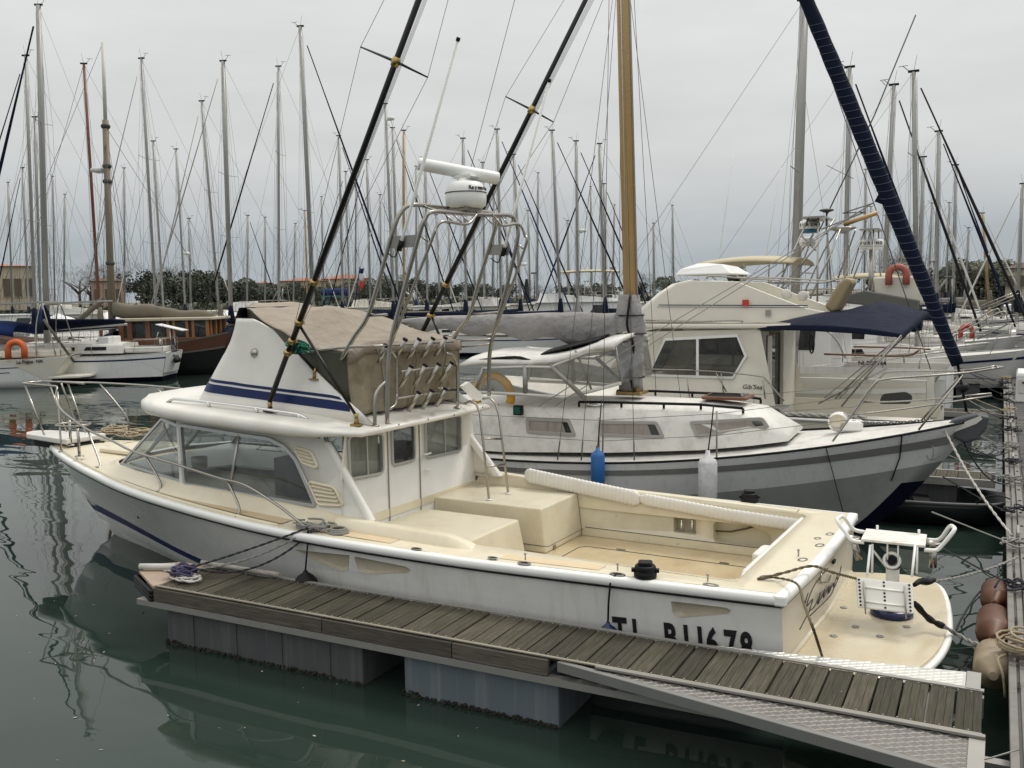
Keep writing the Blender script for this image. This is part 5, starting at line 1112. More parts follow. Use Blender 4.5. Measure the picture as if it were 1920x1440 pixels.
def trunk(hx, stations, wide, z0, z1, crown_=.05, top_in=.12):
    """Coachroof by stations (x, half width, base z, top z)."""
    b = MB(); rings = []
    for x, w_, a, c in stations:
        rings.append([Vector((x, w_, a)), Vector((x, w_ - top_in * .5, a + (c - a) * .7)), Vector((x, w_ - top_in, c - .02)), Vector((x, w_ - top_in - .06, c)), Vector((x, 0, c + crown_)), Vector((x, -w_ + top_in + .06, c)), Vector((x, -w_ + top_in, c - .02)), Vector((x, -w_ + top_in * .5, a + (c - a) * .7)), Vector((x, -w_, a))])
    b.loft(rings, False, False, True)
    for rg in (rings[0], rings[-1]): b.add(rg, [tuple(range(9))])
    return b
# ================================================================== the white yacht behind the fishing boat
SF = Frame(-10.0, 14.45, R(1.8)); YH = Hull(9.78, 3.15, 1.05, 1.04, 1.72, .72, .145, .02, .93, .45, 2.0)
SY = boat_thing('sailing_yacht', 'white sailing yacht with golden wooden mast, grey boom cover and navy furled jib', SF, 'yacht')
bt = lambda t: .40 + .24 * max(0, (t - .3) / .7) ** 1.3
b = MB(); YH.side(b, a0=bt, a1=1, nv=6); YH.transom(b, .4); b.build('topsides', 'hullgrey', SY)
b = MB(); YH.side(b, a0=-.3, a1=bt, nv=6); YH.transom(b, -.3, .4); b.build('lower_hull', 'hulldk', SY)
b = MB(); YH.side(b, .965, 1.0, -.2, .46, 8, 6, .004); b.build('stem_antifouling', 'antif', SY)
b = MB(); YH.side(b, 0, .985, lambda t: .825 - .02 * t, lambda t: .895 - .0 * t, 30, 2, .016); b.build('rubbing_strake', mat('grey weathered strake', (.21, .205, .195), .7, var=.25, scale=6), SY)
for sg in (1, -1): b = MB(); b.tube(YH.edge(sg, .01, .0), .018, 6); b.build('toe_rail', 'black', SY)
b = MB(); YH.deck(b, -.01, .06); b.build('deck', 'dingy', SY)
tr = trunk(YH, [(1.0, 1.12, 1.02, 1.72), (2.8, 1.14, 1.03, 1.76), (4.6, 1.12, 1.12, 1.80), (6.0, 1.0, 1.22, 1.80), (6.7, .86, 1.30, 1.74), (7.25, .70, 1.38, 1.46)], 1, 0, 0, .07, .16)
tr.build('coachroof', 'dingy', SY)
def ty(x, z): 
    w_ = itp(x, [(1.0, 1.12), (2.8, 1.14), (4.6, 1.12), (6.0, 1.0), (6.7, .86), (7.25, .70)]); a = itp(x, [(1.0, 1.02), (2.8, 1.03), (4.6, 1.12), (6, 1.22), (6.7, 1.3), (7.25, 1.38)]); c = itp(x, [(1.0, 1.72), (4.6, 1.80), (6, 1.80), (6.7, 1.74), (7.25, 1.46)])
    return w_ - .08 * min(1, max(0, (z - a) / (.7 * (c - a))))
def on_trunk(px, py):
    y = -1.05
    for _ in range(10): P = SF.Y(px, py, y); y = -ty(P.x, P.z)
    return P
for quad in (((986, 783), (1068, 786), (1081, 818), (988, 812)), ((1121, 789), (1232, 790), (1247, 822), (1125, 818)), ((1292, 790), (1430, 782), (1444, 802), (1306, 821))):
    q = [on_trunk(*p) for p in quad]; q2 = roundpoly([(p.x, p.z) for p in q], .05, 3)
    for sg in (-1, 1):
        w3 = lambda L_, o: [(x, sg * (ty(x, z) + o), z) for x, z in L_]
        f = MB(); f.loft([w3(inset2(q2, -.005), -.004), w3(inset2(q2, 0), .020), w3(inset2(q2, .045), .022), w3(inset2(q2, .05), .008)], True, False, False); fo = f.build('window_frame', mat('weathered port frame', (.34, .33, .30), .6, var=.15), SY)
        g = MB(); ii = inset2(q2, .045); g.add(w3(ii, .010), [tuple(range(len(ii)))]); g.build('pane', 'tint', fo)
        cx0 = min(p[0] for p in ii); cx1 = max(p[0] for p in ii)
        g = MB(); g.add(w3([(p[0] * .86 + cx0 * .14, p[1]) for p in ii], .013), [tuple(range(len(ii)))]); g.build('curtain', mat('port curtain', (.30, .265, .235), .8, var=.25, scale=9, streak=(.16, .14, .12), streak_amt=.8), fo)
# pilothouse: posts, roof, clear vinyl screens
prf = [SF.Y(*p, -1.02) for p in ((862, 686), (900, 681), (1000, 682), (1062, 672), (1110, 655), (1146, 651))]
rz = [p.z for p in prf]
prf = [Vector((p.x, -1.02 + .05 * (i > 3) * (i - 3), p.z)) for i, p in enumerate(prf)]
b = MB(); rows = []
for k in range(7):
    f = k / 6; rows.append([Vector((p.x + .12 * math.sin(PI * f), p.y * (1 - 2 * f), p.z + .17 * math.sin(PI * f) ** .7)) for p in smoothpts(prf, 3)])
b.loft(rows, False, False, True); b.build('wheelhouse_roof', 'dingy', SY, solid=.06)
b = MB(); b.grid(lambda a, c: (lambda p: Vector((p.x, (1 - 2 * c) * .72, p.z + .19 * math.sin(PI * (.16 + .68 * c)) ** .7 + .015)))(prf[2].lerp(prf[4], a * .98)), 8, 8); b.build('roof_hatch_cover', 'black', SY, solid=.02)
b = MB(); b.tube(smoothpts([prf[0] + Vector((.3, .08, .03)), prf[0] + Vector((.35, .1, .09)), prf[1] + Vector((.6, .1, .10)), prf[2] + Vector((-.1, .1, .04))], 4), .025, 7); b.build('grab_bar', 'black', SY)
base = [SF.Y(890, 735, -1.05), SF.Y(985, 740, -1.05), SF.Y(1058, 745, -1.04), SF.Y(1110, 733, -.98), SF.Y(1165, 718, -.8)]
tops = [prf[0] + Vector((.45, 0, 0)), prf[2] + Vector((-.15, 0, -.02)), prf[2] + Vector((.3, 0, -.02)), prf[4] + Vector((-.1, 0, -.02)), prf[5] + Vector((.0, .1, 0))]
for sg in (1, -1):
    mir = lambda p: Vector((p.x, p.y * sg, p.z))
    for a, c, w_ in ((base[0], tops[0], .03), (base[1], tops[1], .045), (base[2] + Vector((.35, 0, 0)), tops[2], .04), (base[3], tops[3] - Vector((.2, 0, 0)), .02), (base[4], tops[4], .02)):
        b = MB(); b.tube([mir(a), mir(c)], w_, 6, flat=.5); b.build('post', 'alu', SY)
    b = MB(); b.tube([mir(p) for p in base], .028, 6); b.build('sill_rail', 'offw', SY); b = MB(); b.tube([mir(p - Vector((0, 0, .03))) for p in tops], .022, 6); b.build('head_rail', 'offw', SY)
    for i in range(4):
        g = MB(); g.add([mir(p) for p in (base[i], base[i + 1], tops[i + 1], tops[i])], [(0, 1, 2, 3)]); g.build('screen', 'vinyl', SY)
g = MB(); g.add([base[4], Vector((base[4].x + .15, 0, base[4].z + .05)), Vector((tops[4].x + .1, 0, tops[4].z + .1)), tops[4]], [(0, 1, 2, 3)]); g.add([Vector((p.x, -p.y, p.z)) for p in (base[4], Vector((base[4].x + .15, 0, base[4].z + .05)), Vector((tops[4].x + .1, 0, tops[4].z + .1)), tops[4])], [(0, 1, 2, 3)]); g.build('screen', 'vinyl', SY)
b = MB(); rr = SF.Y(925, 742, -.95); b.tube([rr + Vector((.33 * math.cos(R(a)), 0, .33 * math.sin(R(a)))) for a in range(-20, 210, 15)], .075, 8); o = tag(b.build('horseshoe_buoy', 'yellow'), 'yellow horseshoe buoy hanging behind the clear wheelhouse screens', 'lifebuoy'); o.matrix_world = Matrix.Translation(SF.o) @ Matrix.Rotation(SF.ang, 4, 'Z')
b = MB(); P = SF.Y(972, 769, -1.12); b.rbox(P, (.16, .10, .16), .02); nl = b.build('navigation_light', 'black', SY); b = MB(); b.box(P + Vector((0, -.055, 0)), (.11, .01, .11)); b.build('lens', mat('green lens', (.01, .09, .06), .2), nl)
# coachroof fittings
for sg in (-1, 1):
    hp = [on_trunk(1080, 763), on_trunk(1160, 766), on_trunk(1240, 768), on_trunk(1310, 768), on_trunk(1390, 765)]; hp = [Vector((p.x, sg * (ty(p.x, 1.75) - .13), itp(p.x, [(1.0, 1.72), (4.6, 1.80), (6, 1.80), (6.7, 1.74)]) + .09)) for p in hp]
    b = MB(); b.tube(hp, .022, 6)
    for p in hp: b.tube([p, p - Vector((0, 0, .08))], .02, 6)
    b.build('handrail', 'black', SY)
b = MB(); P = on_trunk(1105, 762); P.z = 1.80; P.y = -.75; b.lathe([(.13, 0), (.14, .03), (.12, .06), (.08, .075)], P, n=16); b.build('vent_cowl', 'chrome', SY)
b = MB(); b.rbox(SF.Y(1357, 745, -.2) + Vector((0, .3, -.02)), (.72, .62, .05), .04); hh = b.build('deck_hatch', 'mahog', SY); b = MB(); b.rbox(SF.Y(1357, 745, -.2) + Vector((0, .3, .005)), (.58, .48, .02), .03); b.build('pane', 'tint', hh)
P = SF.Z(1572, 806, 1.47); b = MB(); b.lathe([(.12, -.10), (.15, -.08), (.15, .0), (.10, .01), (.10, .06), (.15, .07), (.13, .10)], P + Vector((0, 0, .13)), (0, 1, 0), n=18); wl_ = b.build('anchor_windlass', 'chrome', SY); b = MB(); b.rbox(P + Vector((.16, .05, .07)), (.36, .30, .16), .06); b.build('gearbox', 'rubw', wl_)
b = MB(); ch = sag(P + Vector((.2, 0, .14)), Vector((9.2, 0, 1.72)), .05, 26)
for i in range(26):
    c = ch[i].lerp(ch[i + 1], .5); d_ = (ch[i + 1] - ch[i]).normalized(); e = Vector((0, 1, 0)) if i % 2 else Vector((0, 0, 1)); b.tube([c + d_ * .035 * math.cos(2 * PI * k / 8) + e * .016 * math.sin(2 * PI * k / 8) for k in range(8)], .006, 4, closed=True)
o = b.build('anchor_chain', 'wire', SY); o['kind'] = 'stuff'
# bow roller and the plough anchor in its dark cover
b = MB(); A0 = [SF.Y(*p, 0) for p in ((1745, 806), (1790, 785), (1832, 775), (1855, 780), (1850, 800), (1833, 822), (1810, 828), (1780, 815))]; b.prism([p - Vector((0, .16, 0)) for p in A0], (0, .32, 0)); b.build('anchor_cover', mat('dark grey tarpaulin', (.055, .06, .065), .6, var=.25, bump=.4, bscale=12), SY, bevel=.03)
b = MB(); A1 = [SF.Y(*p, -.17) for p in ((1770, 808), (1812, 790), (1838, 780), (1842, 786), (1830, 795), (1790, 810))]; b.prism(A1, (0, .02, 0)); b.build('bow_roller', 'offw', SY)
# mast, boom, covers
mb0, mb1 = SF.Y(1186, 738, 0), SF.Y(1168, 0, 0); mtop = mb0 + (mb1 - mb0) * 1.9
b = MB(); b.tube([mb0, mtop], [.115, .095], 12); ms = b.build('mast', 'mastw', SY)
b = MB(); b.tube([mb0 + Vector((-.02, -.118, .2)), mb0.lerp(mtop, .55) + Vector((0, -.11, 0))], .008, 5); b.tube([mb0.lerp(mtop, .02) + Vector((.118, 0, .2)), mtop + Vector((.1, 0, 0))], .02, 6); b.build('mast_track', 'alum', ms)
b = MB(); b.rbox(mb0 + Vector((0, 0, .02)), (.44, .40, .06), .03); b.box(mb0 + Vector((.12, -.12, .08)), (.1, .05, .08)); b.build('mast_step', 'brass', ms)
b = MB(); cr_ = []
for z, r_ in ((0.05, .19), (.3, .17), (.6, .20), (.9, .21), (1.1, .24), (1.35, .20), (1.62, .155), (1.64, .13)):
    c = mb0.lerp(mtop, z / (mtop.z - mb0.z)); cr_.append([c + Vector((math.cos(2 * PI * k / 16) * r_ * (1.05 + .12 * math.sin(3 * k + z * 7)) - .02, math.sin(2 * PI * k / 16) * r_ * (.95 + .1 * math.sin(2 * k + z * 5)), 0)) for k in range(16)])
b.loft(cr_, True, True, True); mc = b.build('mast_cover', 'grey', SY)
b = MB()
for z, r_ in ((.28, .19), (1.0, .24), (1.3, .21)): c = mb0.lerp(mtop, z / (mtop.z - mb0.z)); b.tube([c + Vector((math.cos(2 * PI * k / 12) * (r_ + .015), math.sin(2 * PI * k / 12) * (r_ + .015), 0)) for k in range(12)], .012, 5, closed=True)
b.tube(smoothpts([mb0 + Vector((.08, -.19, .05)), mb0 + Vector((.03, -.21, .4)), mb0 + Vector((.10, -.24, .8)), mb0 + Vector((.0, -.26, 1.15)), mb0 + Vector((.03, -.17, 1.63))], 5), .022, 6); b.build('cover_strap', 'black', mc)
bp_ = [SF.Y(*p, 0) for p in ((1165, 622), (1110, 618), (1040, 612), (960, 610), (880, 608), (800, 606), (752, 606))]
br = [(.16, .30), (.16, .29), (.15, .23), (.145, .20), (.13, .16), (.11, .12), (.06, .07)]
b = MB(); rg = []
bps = smoothpts(bp_, 4)
for i, c in enumerate(bps):
    k = i / 4; j = min(int(k), 5); f = k - j; w_ = br[j][0] + (br[j + 1][0] - br[j][0]) * f; h_ = br[j][1] + (br[j + 1][1] - br[j][1]) * f
    rg.append([c + Vector((0, math.cos(2 * PI * q / 18) * w_ * (1 + .05 * math.sin(i * .9 + q)), math.sin(2 * PI * q / 18) * h_ * (1 + .06 * math.sin(i * .7 + 2 * q)) - (.05 * math.sin(i * 1.3) if math.sin(2 * PI * q / 18) < 0 else 0))) for q in range(18)])
b.loft(rg, True, True, True); bc = b.build('boom_cover', 'grey', SY)
b = MB(); P = SF.Y(1174, 635, -.22); b.tube([P + Vector((.09 * math.cos(2 * PI * k / 16), 0, .11 * math.sin(2 * PI * k / 16))) for k in range(16)], .010, 5, closed=True); b.tube([P + Vector((.035 * math.cos(2 * PI * k / 10) - .02, -.005, .035 * math.sin(2 * PI * k / 10))) for k in range(10)], .008, 4, closed=True); b.tube([P + Vector((.035 * math.cos(2 * PI * k / 10) + .025, -.005, .035 * math.sin(2 * PI * k / 10) + .01)) for k in range(10)], .008, 4, closed=True); b.build('cover_emblem', 'rubw', bc)
# furled jib with its clew
j0, j1 = SF.Y(1796, 684, .0), SF.Y(1512, 0, .0); jt = j0 + (j1 - j0) * 1.6
jd = (jt - j0).normalized()
b = MB(); pts, rs = [], []
for k in range(60):
    t = k / 59; r_ = .082 + .032 * math.sin(PI * min(1, t * 1.3)) + .004 * math.sin(k * 1.7); r_ += .10 * max(0, 1 - abs(t - .275) / .05) * 0; pts.append(j0.lerp(jt, t)); rs.append(max(.05, r_))
b.tube(pts, rs, 14); jb = b.build('furled_jib', 'navy', SY)
cl_ = SF.Y(1637, 381, 0); b = MB(); qq = [SF.Y(1640, 378, 0), SF.Y(1655, 350, 0), SF.Y(1690, 392, 0), SF.Y(1668, 388, 0)]; b.prism([p - Vector((0, .03, 0)) for p in qq], (0, .06, 0)); b.build('clew', 'navy', jb)
b = MB()
for k in range(46):
    t = .02 + k * .0125; c = j0.lerp(jt, t); r_ = .082 + .032 * math.sin(PI * min(1, t * 1.3)) + .006; u1 = jd.orthogonal().normalized(); u2 = jd.cross(u1)
    b.tube([c + (u1 * math.cos(2 * PI * q / 12) + u2 * math.sin(2 * PI * q / 12)) * r_ + jd * .05 * math.sin(2 * PI * q / 12) for q in range(12)], .0032, 4, closed=True)
o = b.build('lashing', mat('lashing', (.10, .12, .16), .8), jb); o['kind'] = 'stuff'
b = MB(); b.tube([j0, SF.Y(1812, 772, 0)], .02, 6); b.lathe([(.05, 0), (.09, .03), (.09, .09), (.05, .12)], SF.Y(1808, 735, 0), jd, n=12); b.build('furler_drum', 'black', jb)
b = MB(); ck = lambda px, py: SF.Y(px, py, -.7)
for e in ((1200, 640), (1205, 655)): b.tube([cl_, SF.Y(*e, -.9), SF.Y(1010 + (e[1] - 640) * 2, 762, -1.1)], .0075, 5)
b.tube([cl_, SF.Y(1580, 400, 0), cl_ + Vector((-.1, 0, -.12)), SF.Y(1540, 430, 0)], .012, 5); b.build('jib_sheet', 'ropeg', SY)
# standing rigging
b = MB()
for sg in (-1, 1):
    for dx, zt in ((-.75, .62), (.0, .98), (.5, .62), (-.35, .62)):
        x = mb0.x + dx; a = Vector((x, sg * (YH.yat(x) - .12), YH.zat(x) + .03)); c = mb0.lerp(mtop, zt); b.tube([a, c], .0048, 5); b.tube([a, a.lerp(c, .035)], .012, 5)
b.tube([mtop, Vector((.1, 0, YH.zat(0) + .1))], .005, 5)
b.tube([mb0.lerp(mtop, .98), jt], .006, 5); b.build('rigging', 'wire', SY)
# stanchions, lifelines, bow pulpit
st_px = [(1127, 748, 850), (1341, 738, 846)]; pts_l = []
for px, y0, y1 in st_px:
    for sg in (-1, 1):
        P = SF.Y(px, y1, -1.43); x = P.x; a = Vector((x, sg * (YH.yat(x) - .06), YH.zat(x))); T('stanchion', [a, a + Vector((0, 0, .70))], .014, 'alu', SY, 7, 0)
        if sg < 0: pts_l.append(a)
S3 = [Vector((1.2, -(YH.yat(1.2) - .06), YH.zat(1.2)))] + pts_l + [Vector((8.1, -(YH.yat(8.1) - .08), YH.zat(8.1)))]
b = MB()
for h in (.66, .34):
    for sg in (1, -1): b.tube([Vector((p.x, p.y * sg, p.z + h)) for p in S3], .004, 4)
b.build('lifeline', 'wire', SY)
for sg in (1, -1):
    m_ = lambda p: Vector((p.x, p.y * sg, p.z))
    yb = lambda x: -(YH.yat(x) - .05)
    A = SF.Y(1561, 828, yb(8.0)); Bp = SF.Y(1637, 722, yb(8.4)); Cp = SF.Y(1660, 711, yb(8.6)); D = SF.Y(1810, 699, -.22); E = SF.Y(1868, 690, -.16)
    T('pulpit_rail', [m_(p) for p in (A, A.lerp(Bp, .5), Bp, Cp, Cp.lerp(D, .5), D, E)], .0155, 'steel', SY, 8, 5)
    F_ = SF.Y(1643, 752 + 0, yb(8.5)); G = SF.Y(1860, 742, -.16)
    T('pulpit_rail', [m_(p) for p in (SF.Y(1597, 778, yb(8.2)), SF.Y(1700, 766, -.5), G)], .013, 'steel', SY, 8, 3)
    T('pulpit_leg', [m_(p) for p in (SF.Y(1722, 806, yb(8.9)), SF.Y(1808, 700, -.22))], .0155, 'steel', SY, 8, 0)
b = MB(); b.tube(smoothpts([SF.Y(1868, 690, -.16), SF.Y(1880, 688, 0), SF.Y(1868, 690, -.16) * 1 + Vector((0, .32, 0))], 4), .0155, 8); b.build('pulpit_rail', 'steel', SY)
b = MB(); P = SF.Y(1757, 878, -.0)
dh = lambda px, py: SF.Y(px, py, -.48)
for S in ([(1750, 838), (1749, 856), (1746, 862)], [(1737, 853), (1742, 862), (1752, 861), (1762, 853)], [(1747, 836), (1752, 838)]): b.tube(smoothpts([dh(*q) for q in S], 4), .008, 5)
b.build('bow_emblem', mat('emblem grey', (.18, .19, .2), .5), SY)
b = MB(); b.tube([YH.pt(.80, 1, -1), YH.pt(.93, .12, -1) + Vector((0, -.01, 0))], .006, 5); b.tube([YH.pt(.90, 1, -1) + Vector((0, -.03, .02)), YH.pt(.925, .75, -1) + Vector((0, -.02, 0)), YH.pt(.945, .50, -1) + Vector((0, -.02, 0))], .010, 5); b.build('bobstay_line', 'black', SY)
# ================================================================== ivory flybridge cruiser with the navy sunshade
GF = Frame(-.95, 18.95, PI); GH = Hull(9.6, 3.1, 1.28, 1.35, 1.75, .95, .10, .0, .93, .45, 2.4)
GB = boat_thing('flybridge_cruiser', 'ivory flybridge cruiser with a navy sunshade stretched over its cockpit', GF)
gy = 1.36
b = MB(); GH.side(b); GH.transom(b); b.build('hull', 'gibs', GB)
for sg in (1, -1): b = MB(); b.tube(GH.edge(sg, -.02, .02), .03, 6); b.build('rub_rail', 'rubw', GB)
b = MB(); GH.deck(b, -.02, .04, .34, 1); b.build('foredeck', 'gibs', GB)
b = MB(); b.add([(.1, -1.3, .55), (3.4, -1.3, .55), (3.4, 1.3, .55), (.1, 1.3, .55)], [(0, 1, 2, 3)]); b.build('cockpit_sole', 'gibs', GB)
b = MB()
for sg in (1, -1): b.add([(.05, sg * 1.28, .5), (3.4, sg * 1.28, .5), (3.4, sg * 1.28, 1.33), (.05, sg * 1.28, 1.33)], [(0, 1, 2, 3)]); b.add([(.05, sg * 1.28, 1.33), (3.4, sg * 1.28, 1.33), (3.4, sg * 1.52, 1.31), (.05, sg * 1.47, 1.29)], [(0, 1, 2, 3)])
b.build('cockpit_coaming', 'gibs', GB)
def gs(px, py): return GF.Y(px, py, gy)
go = [(p.x, p.z) for p in (gs(1180, 760), gs(1455, 765), gs(1440, 690), gs(1425, 617), gs(1205, 622), gs(1190, 640), gs(1160, 715))]
gw = [(p.x, p.z) for p in (gs(1217, 703), gs(1247, 637), gs(1382, 630), gs(1398, 668), gs(1374, 708))]
for sg in (1, -1):
    b = holed(go, [gw], lambda x, z, sg=sg: Vector((x, sg * gy, z)), None, skirtfn=lambda x, z, sg=sg: Vector((x, sg * (gy - .05), z))); b.build('saloon_side', 'gibs', GB)
    f = MB(); f.loft([[(x, sg * (gy + .003), z) for x, z in inset2(gw, -.035)], [(x, sg * (gy + .02), z) for x, z in inset2(gw, -.025)], [(x, sg * (gy + .02), z) for x, z in inset2(gw, .02)], [(x, sg * (gy - .02), z) for x, z in inset2(gw, .02)]], True, False, False); fo = f.build('window_frame', 'rubw', GB)
    g = MB(); g.add([(x, sg * (gy - .015), z) for x, z in gw], [tuple(range(5))]); g.build('pane', 'smoke', fo); a, c = gs(1310, 633), gs(1306, 706); b = MB(); b.box(((a.x + c.x) / 2, sg * (gy + .005), (a.z + c.z) / 2), (.05, .025, a.z - c.z)); b.build('mullion', 'rubw', fo)
# raked front of the saloon
fx = max(p[0] for p in go); b = MB(); zt = gs(1205, 622).z; b.add([(gs(1160, 715).x, gy, gs(1160, 715).z), (gs(1160, 715).x + .5, 0, 1.75), (gs(1160, 715).x, -gy, gs(1160, 715).z), (gs(1205, 622).x, -gy, zt), (gs(1205, 622).x + .2, 0, zt), (gs(1205, 622).x, gy, zt)], [(0, 1, 4, 5), (1, 2, 3, 4)]); b.build('windscreen', 'tint', GB)
xa = gs(1440, 690).x; b = MB(); b.box((xa + .05, -.75, 1.75), (.06, 1.2, 2.2)); b.box((xa + .05, .98, 1.7), (.06, .12, 2.1)); b.build('saloon_bulkhead', 'gibs', GB); b = MB(); b.box((xa + .12, .35, 1.7), (.03, 1.1, 2.1)); b.build('saloon_door', 'tint', GB)
# roof overhang and flybridge sides
rzg = gs(1425, 614).z; x0, x1 = gs(1470, 600).x, gs(1203, 615).x
b = MB(); pl = [(x0 - .1, 1.40), (x0 + 1.2, 1.45), (x1 - .3, 1.42), (x1 + .25, 1.1), (x1 + .45, 0)]; pl = pl + [(x, -y) for x, y in reversed(pl[:-1])]; b.prism([(x, y, rzg - .02) for x, y in pl], (0, 0, .09)); b.build('saloon_roof', 'gibs', GB, bevel=.03)
fo_px = [(1206, 600), (1208, 580), (1240, 552), (1268, 533), (1297, 526), (1380, 528), (1450, 555), (1512, 578), (1548, 585), (1446, 606)]
fl = [GF.Y(*p, 1.25) for p in fo_px]
for sg in (1, -1): b = MB(); b.prism([Vector((p.x, sg * (1.27 - .10 * (p.z - rzg)), p.z)) for p in fl], (0, -sg * .05, 0)); b.build('flybridge_side', 'gibs', GB, bevel=.015)
b = MB(); fr = [Vector((p.x, 1.26 - .10 * (p.z - rzg), p.z)) for p in fl[:5]]; b.loft([[Vector((p.x + .42 * math.sin(PI * k / 8), p.y * (1 - k / 4), p.z)) for p in fr] for k in range(9)], False, False, True); b.build('flybridge_front', 'gibs', GB, solid=.03)
for (a, c, d_) in (((1235, 571), (1515, 572), .018), ((1232, 575), (1515, 576), .010)):
    b = MB(); p, q = GF.Y(*a, 1.272), GF.Y(*c, 1.272); b.add([p + Vector((0, -.09 * (p.z - rzg) * 0 + .003, 0)), q + Vector((0, .003, 0)), q + Vector((0, .003, -d_)), p + Vector((0, .003, -d_))], [(0, 1, 2, 3)]); b.build('pin_stripe', 'stripe', GB)
b = MB(); P = GF.Y(1398, 568, 1.29); b.box(P, (.12, .03, .12)); b.build('side_light', 'red', GB); b = MB(); P = GF.Y(1440, 587, 1.29); b.box(P, (.09, .03, .11)); b.build('vent_box', 'alu', GB)
b = MB(); zf = rzg + .08; b.add([(x0, -1.2, zf), (x1 - .2, -1.2, zf), (x1 - .2, 1.2, zf), (x0, 1.2, zf)], [(0, 1, 2, 3)]); b.build('flybridge_sole', 'gibs', GB)
b = MB(); P = GF.Y(1320, 505, .2); b.loft([[Vector((P.x + dx, dy, P.z - .12)) for dx, dy in ((-.75, -.8), (.45, -.8), (.45, .8), (-.75, .8))], [Vector((P.x + dx, dy, P.z + dz)) for dx, dy, dz in ((-.5, -.6, .05), (.35, -.7, .0), (.35, .7, .0), (-.5, .6, .08))], [Vector((P.x + dx, dy, P.z + .12)) for dx, dy in ((-.1, -.3), (.1, -.3), (.1, .3), (-.1, .3))]], True, True, False); b.build('console_cover', 'white', GB, bevel=.04)
T('flybridge_rail', [GF.Y(1325, 523, 1.15), GF.Y(1335, 518, 1.15), GF.Y(1400, 522, 1.16), GF.Y(1480, 527, 1.16), GF.Y(1540, 530, 1.16), GF.Y(1572, 523, 1.1)], .016, 'steel', GB)
T('flybridge_rail', [GF.Y(1380, 520, -1.15), GF.Y(1480, 522, -1.15), GF.Y(1575, 528, -1.15)], .016, 'steel', GB)
T('roof_rail', [GF.Y(1207, 606, 1.35), GF.Y(1220, 604, 1.35), GF.Y(1300, 603, 1.35), GF.Y(1385, 601, 1.35), GF.Y(1390, 606, 1.35)], .012, 'steel', GB)
b = MB(); q = [GF.Y(*p, .1) for p in ((1545, 575), (1572, 530), (1585, 520), (1597, 524), (1596, 532), (1570, 582), (1558, 586))]; b.prism(q, (0, -.75, 0)); b.build('rolled_seat', mat('tan seat vinyl', (.33, .26, .15), .6, var=.15), GB, bevel=.05)
for px, py in ((1505, 555), (1475, 552)): b = MB(); b.lathe([(.11, 0), (.10, .04), (.02, .05)], GF.Y(px, py, -1.0), (0, 1, 0), n=14); b.build('speaker_grille', 'offw', GB)
# bimini far behind on the same deck belongs to another boat; the navy sunshade is this one's
cs = [[GF.Y(1420, 613, 1.40), GF.Y(1520, 612, 1.42), GF.Y(1610, 617, 1.44), GF.Y(1690, 628, 1.46)], [GF.Y(1470, 600, .5), GF.Y(1560, 588, .5), GF.Y(1640, 594, .5), GF.Y(1712, 610, .5)], [GF.Y(1520, 590, -.5), GF.Y(1590, 580, -.5), GF.Y(1650, 572, -.5), GF.Y(1728, 596, -.5)], [GF.Y(1560, 586, -1.3), GF.Y(1620, 577, -1.3), GF.Y(1655, 566, -1.3), GF.Y(1743, 586, -1.3)]]
b = MB(); b.grid(lambda a, c: bez(cs, a, c) + Vector((0, 0, .012 * math.sin(c * 17 + a * 9) * math.sin(PI * c))), 28, 28); sh = b.build('sunshade', 'navy', GB, solid=.008)
b = MB(); ed = [bez(cs, k / 14, 1) for k in range(15)]; b.loft([ed, [p + Vector((-.02, 0, -.06)) for p in ed], [p + Vector((.02, 0, -.10 - .02 * math.sin(i))) for i, p in enumerate(ed)]], False, False, True); ed = [bez(cs, 0, k / 14) for k in range(15)]; b.loft([[p + Vector((0, -.01, .022)) for p in ed], [p + Vector((0, .012, .012)) for p in ed], [p + Vector((0, .012, -.05 - .04 * math.sin(PI * i / 14))) for i, p in enumerate(ed)]], False, False, True); b.build('hem', 'navy', sh)
for sg, px in ((1, 1690), (-1, 1742)):
    a = cs[0][3] if sg > 0 else cs[3][3]; c = Vector((2.0, sg * 1.4, 1.32)); c2 = Vector((2.3, sg * 1.4, 1.32)); T('shade_pole', [a, GF.Y(1578, 762, 1.42) if sg > 0 else c], .018, 'steel', GB, 7, 0); T('shade_pole', [a + Vector((.05, 0, -.05)), GF.Y(1566, 748, 1.42) if sg > 0 else c2], .014, 'steel', GB, 7, 0)
T('shade_pole', [GF.Y(1664, 690, 1.42), GF.Y(1535, 757, 1.42)], .014, 'steel', GB, 7, 0)
for (S) in ([(1300, 695), (1345, 697), (1420, 705), (1437, 713), (1470, 752)], [(1120, 690), (1300, 694)]): T('side_rail', [GF.Y(*p, 1.5) for p in S], .014, 'steel', GB, 7, 4)
for px, y0, y1 in ((1288, 710, 745), (1352, 700, 742), (1430, 712, 748)): T('rail_post', [GF.Y(px, y0, 1.5), GF.Y(px + 5, y1, 1.5)], .013, 'steel', GB, 7, 0)
T('rail_post', [GF.Y(1342, 697, 1.5), GF.Y(1362, 735, 1.5)], .013, 'steel', GB, 7, 0)
P = GF.Y(1391, 727, 1.42); text_mesh('maker_name', "Gib'Sea", .125, 'letter', GB, axes4(GF.Y(1391, 729, gy + .006), (-1, 0, 0), (0, 0, 1)), .002, .0, .25)
b = MB(); w2 = roundpoly([(p.x, p.z) for p in (GF.Y(1648, 757, 1.5), GF.Y(1655, 738, 1.5), GF.Y(1700, 734, 1.5), GF.Y(1712, 742, 1.5), GF.Y(1708, 757, 1.5))], .06, 3); b.prism([(x, 1.53, z) for x, z in w2], (0, .02, 0)); b.build('hull_port', 'dark', GB)
b = MB(); b.box((2.9, .6, .95), (.5, .8, .8)); b.build('cockpit_seat', 'offw', GB)
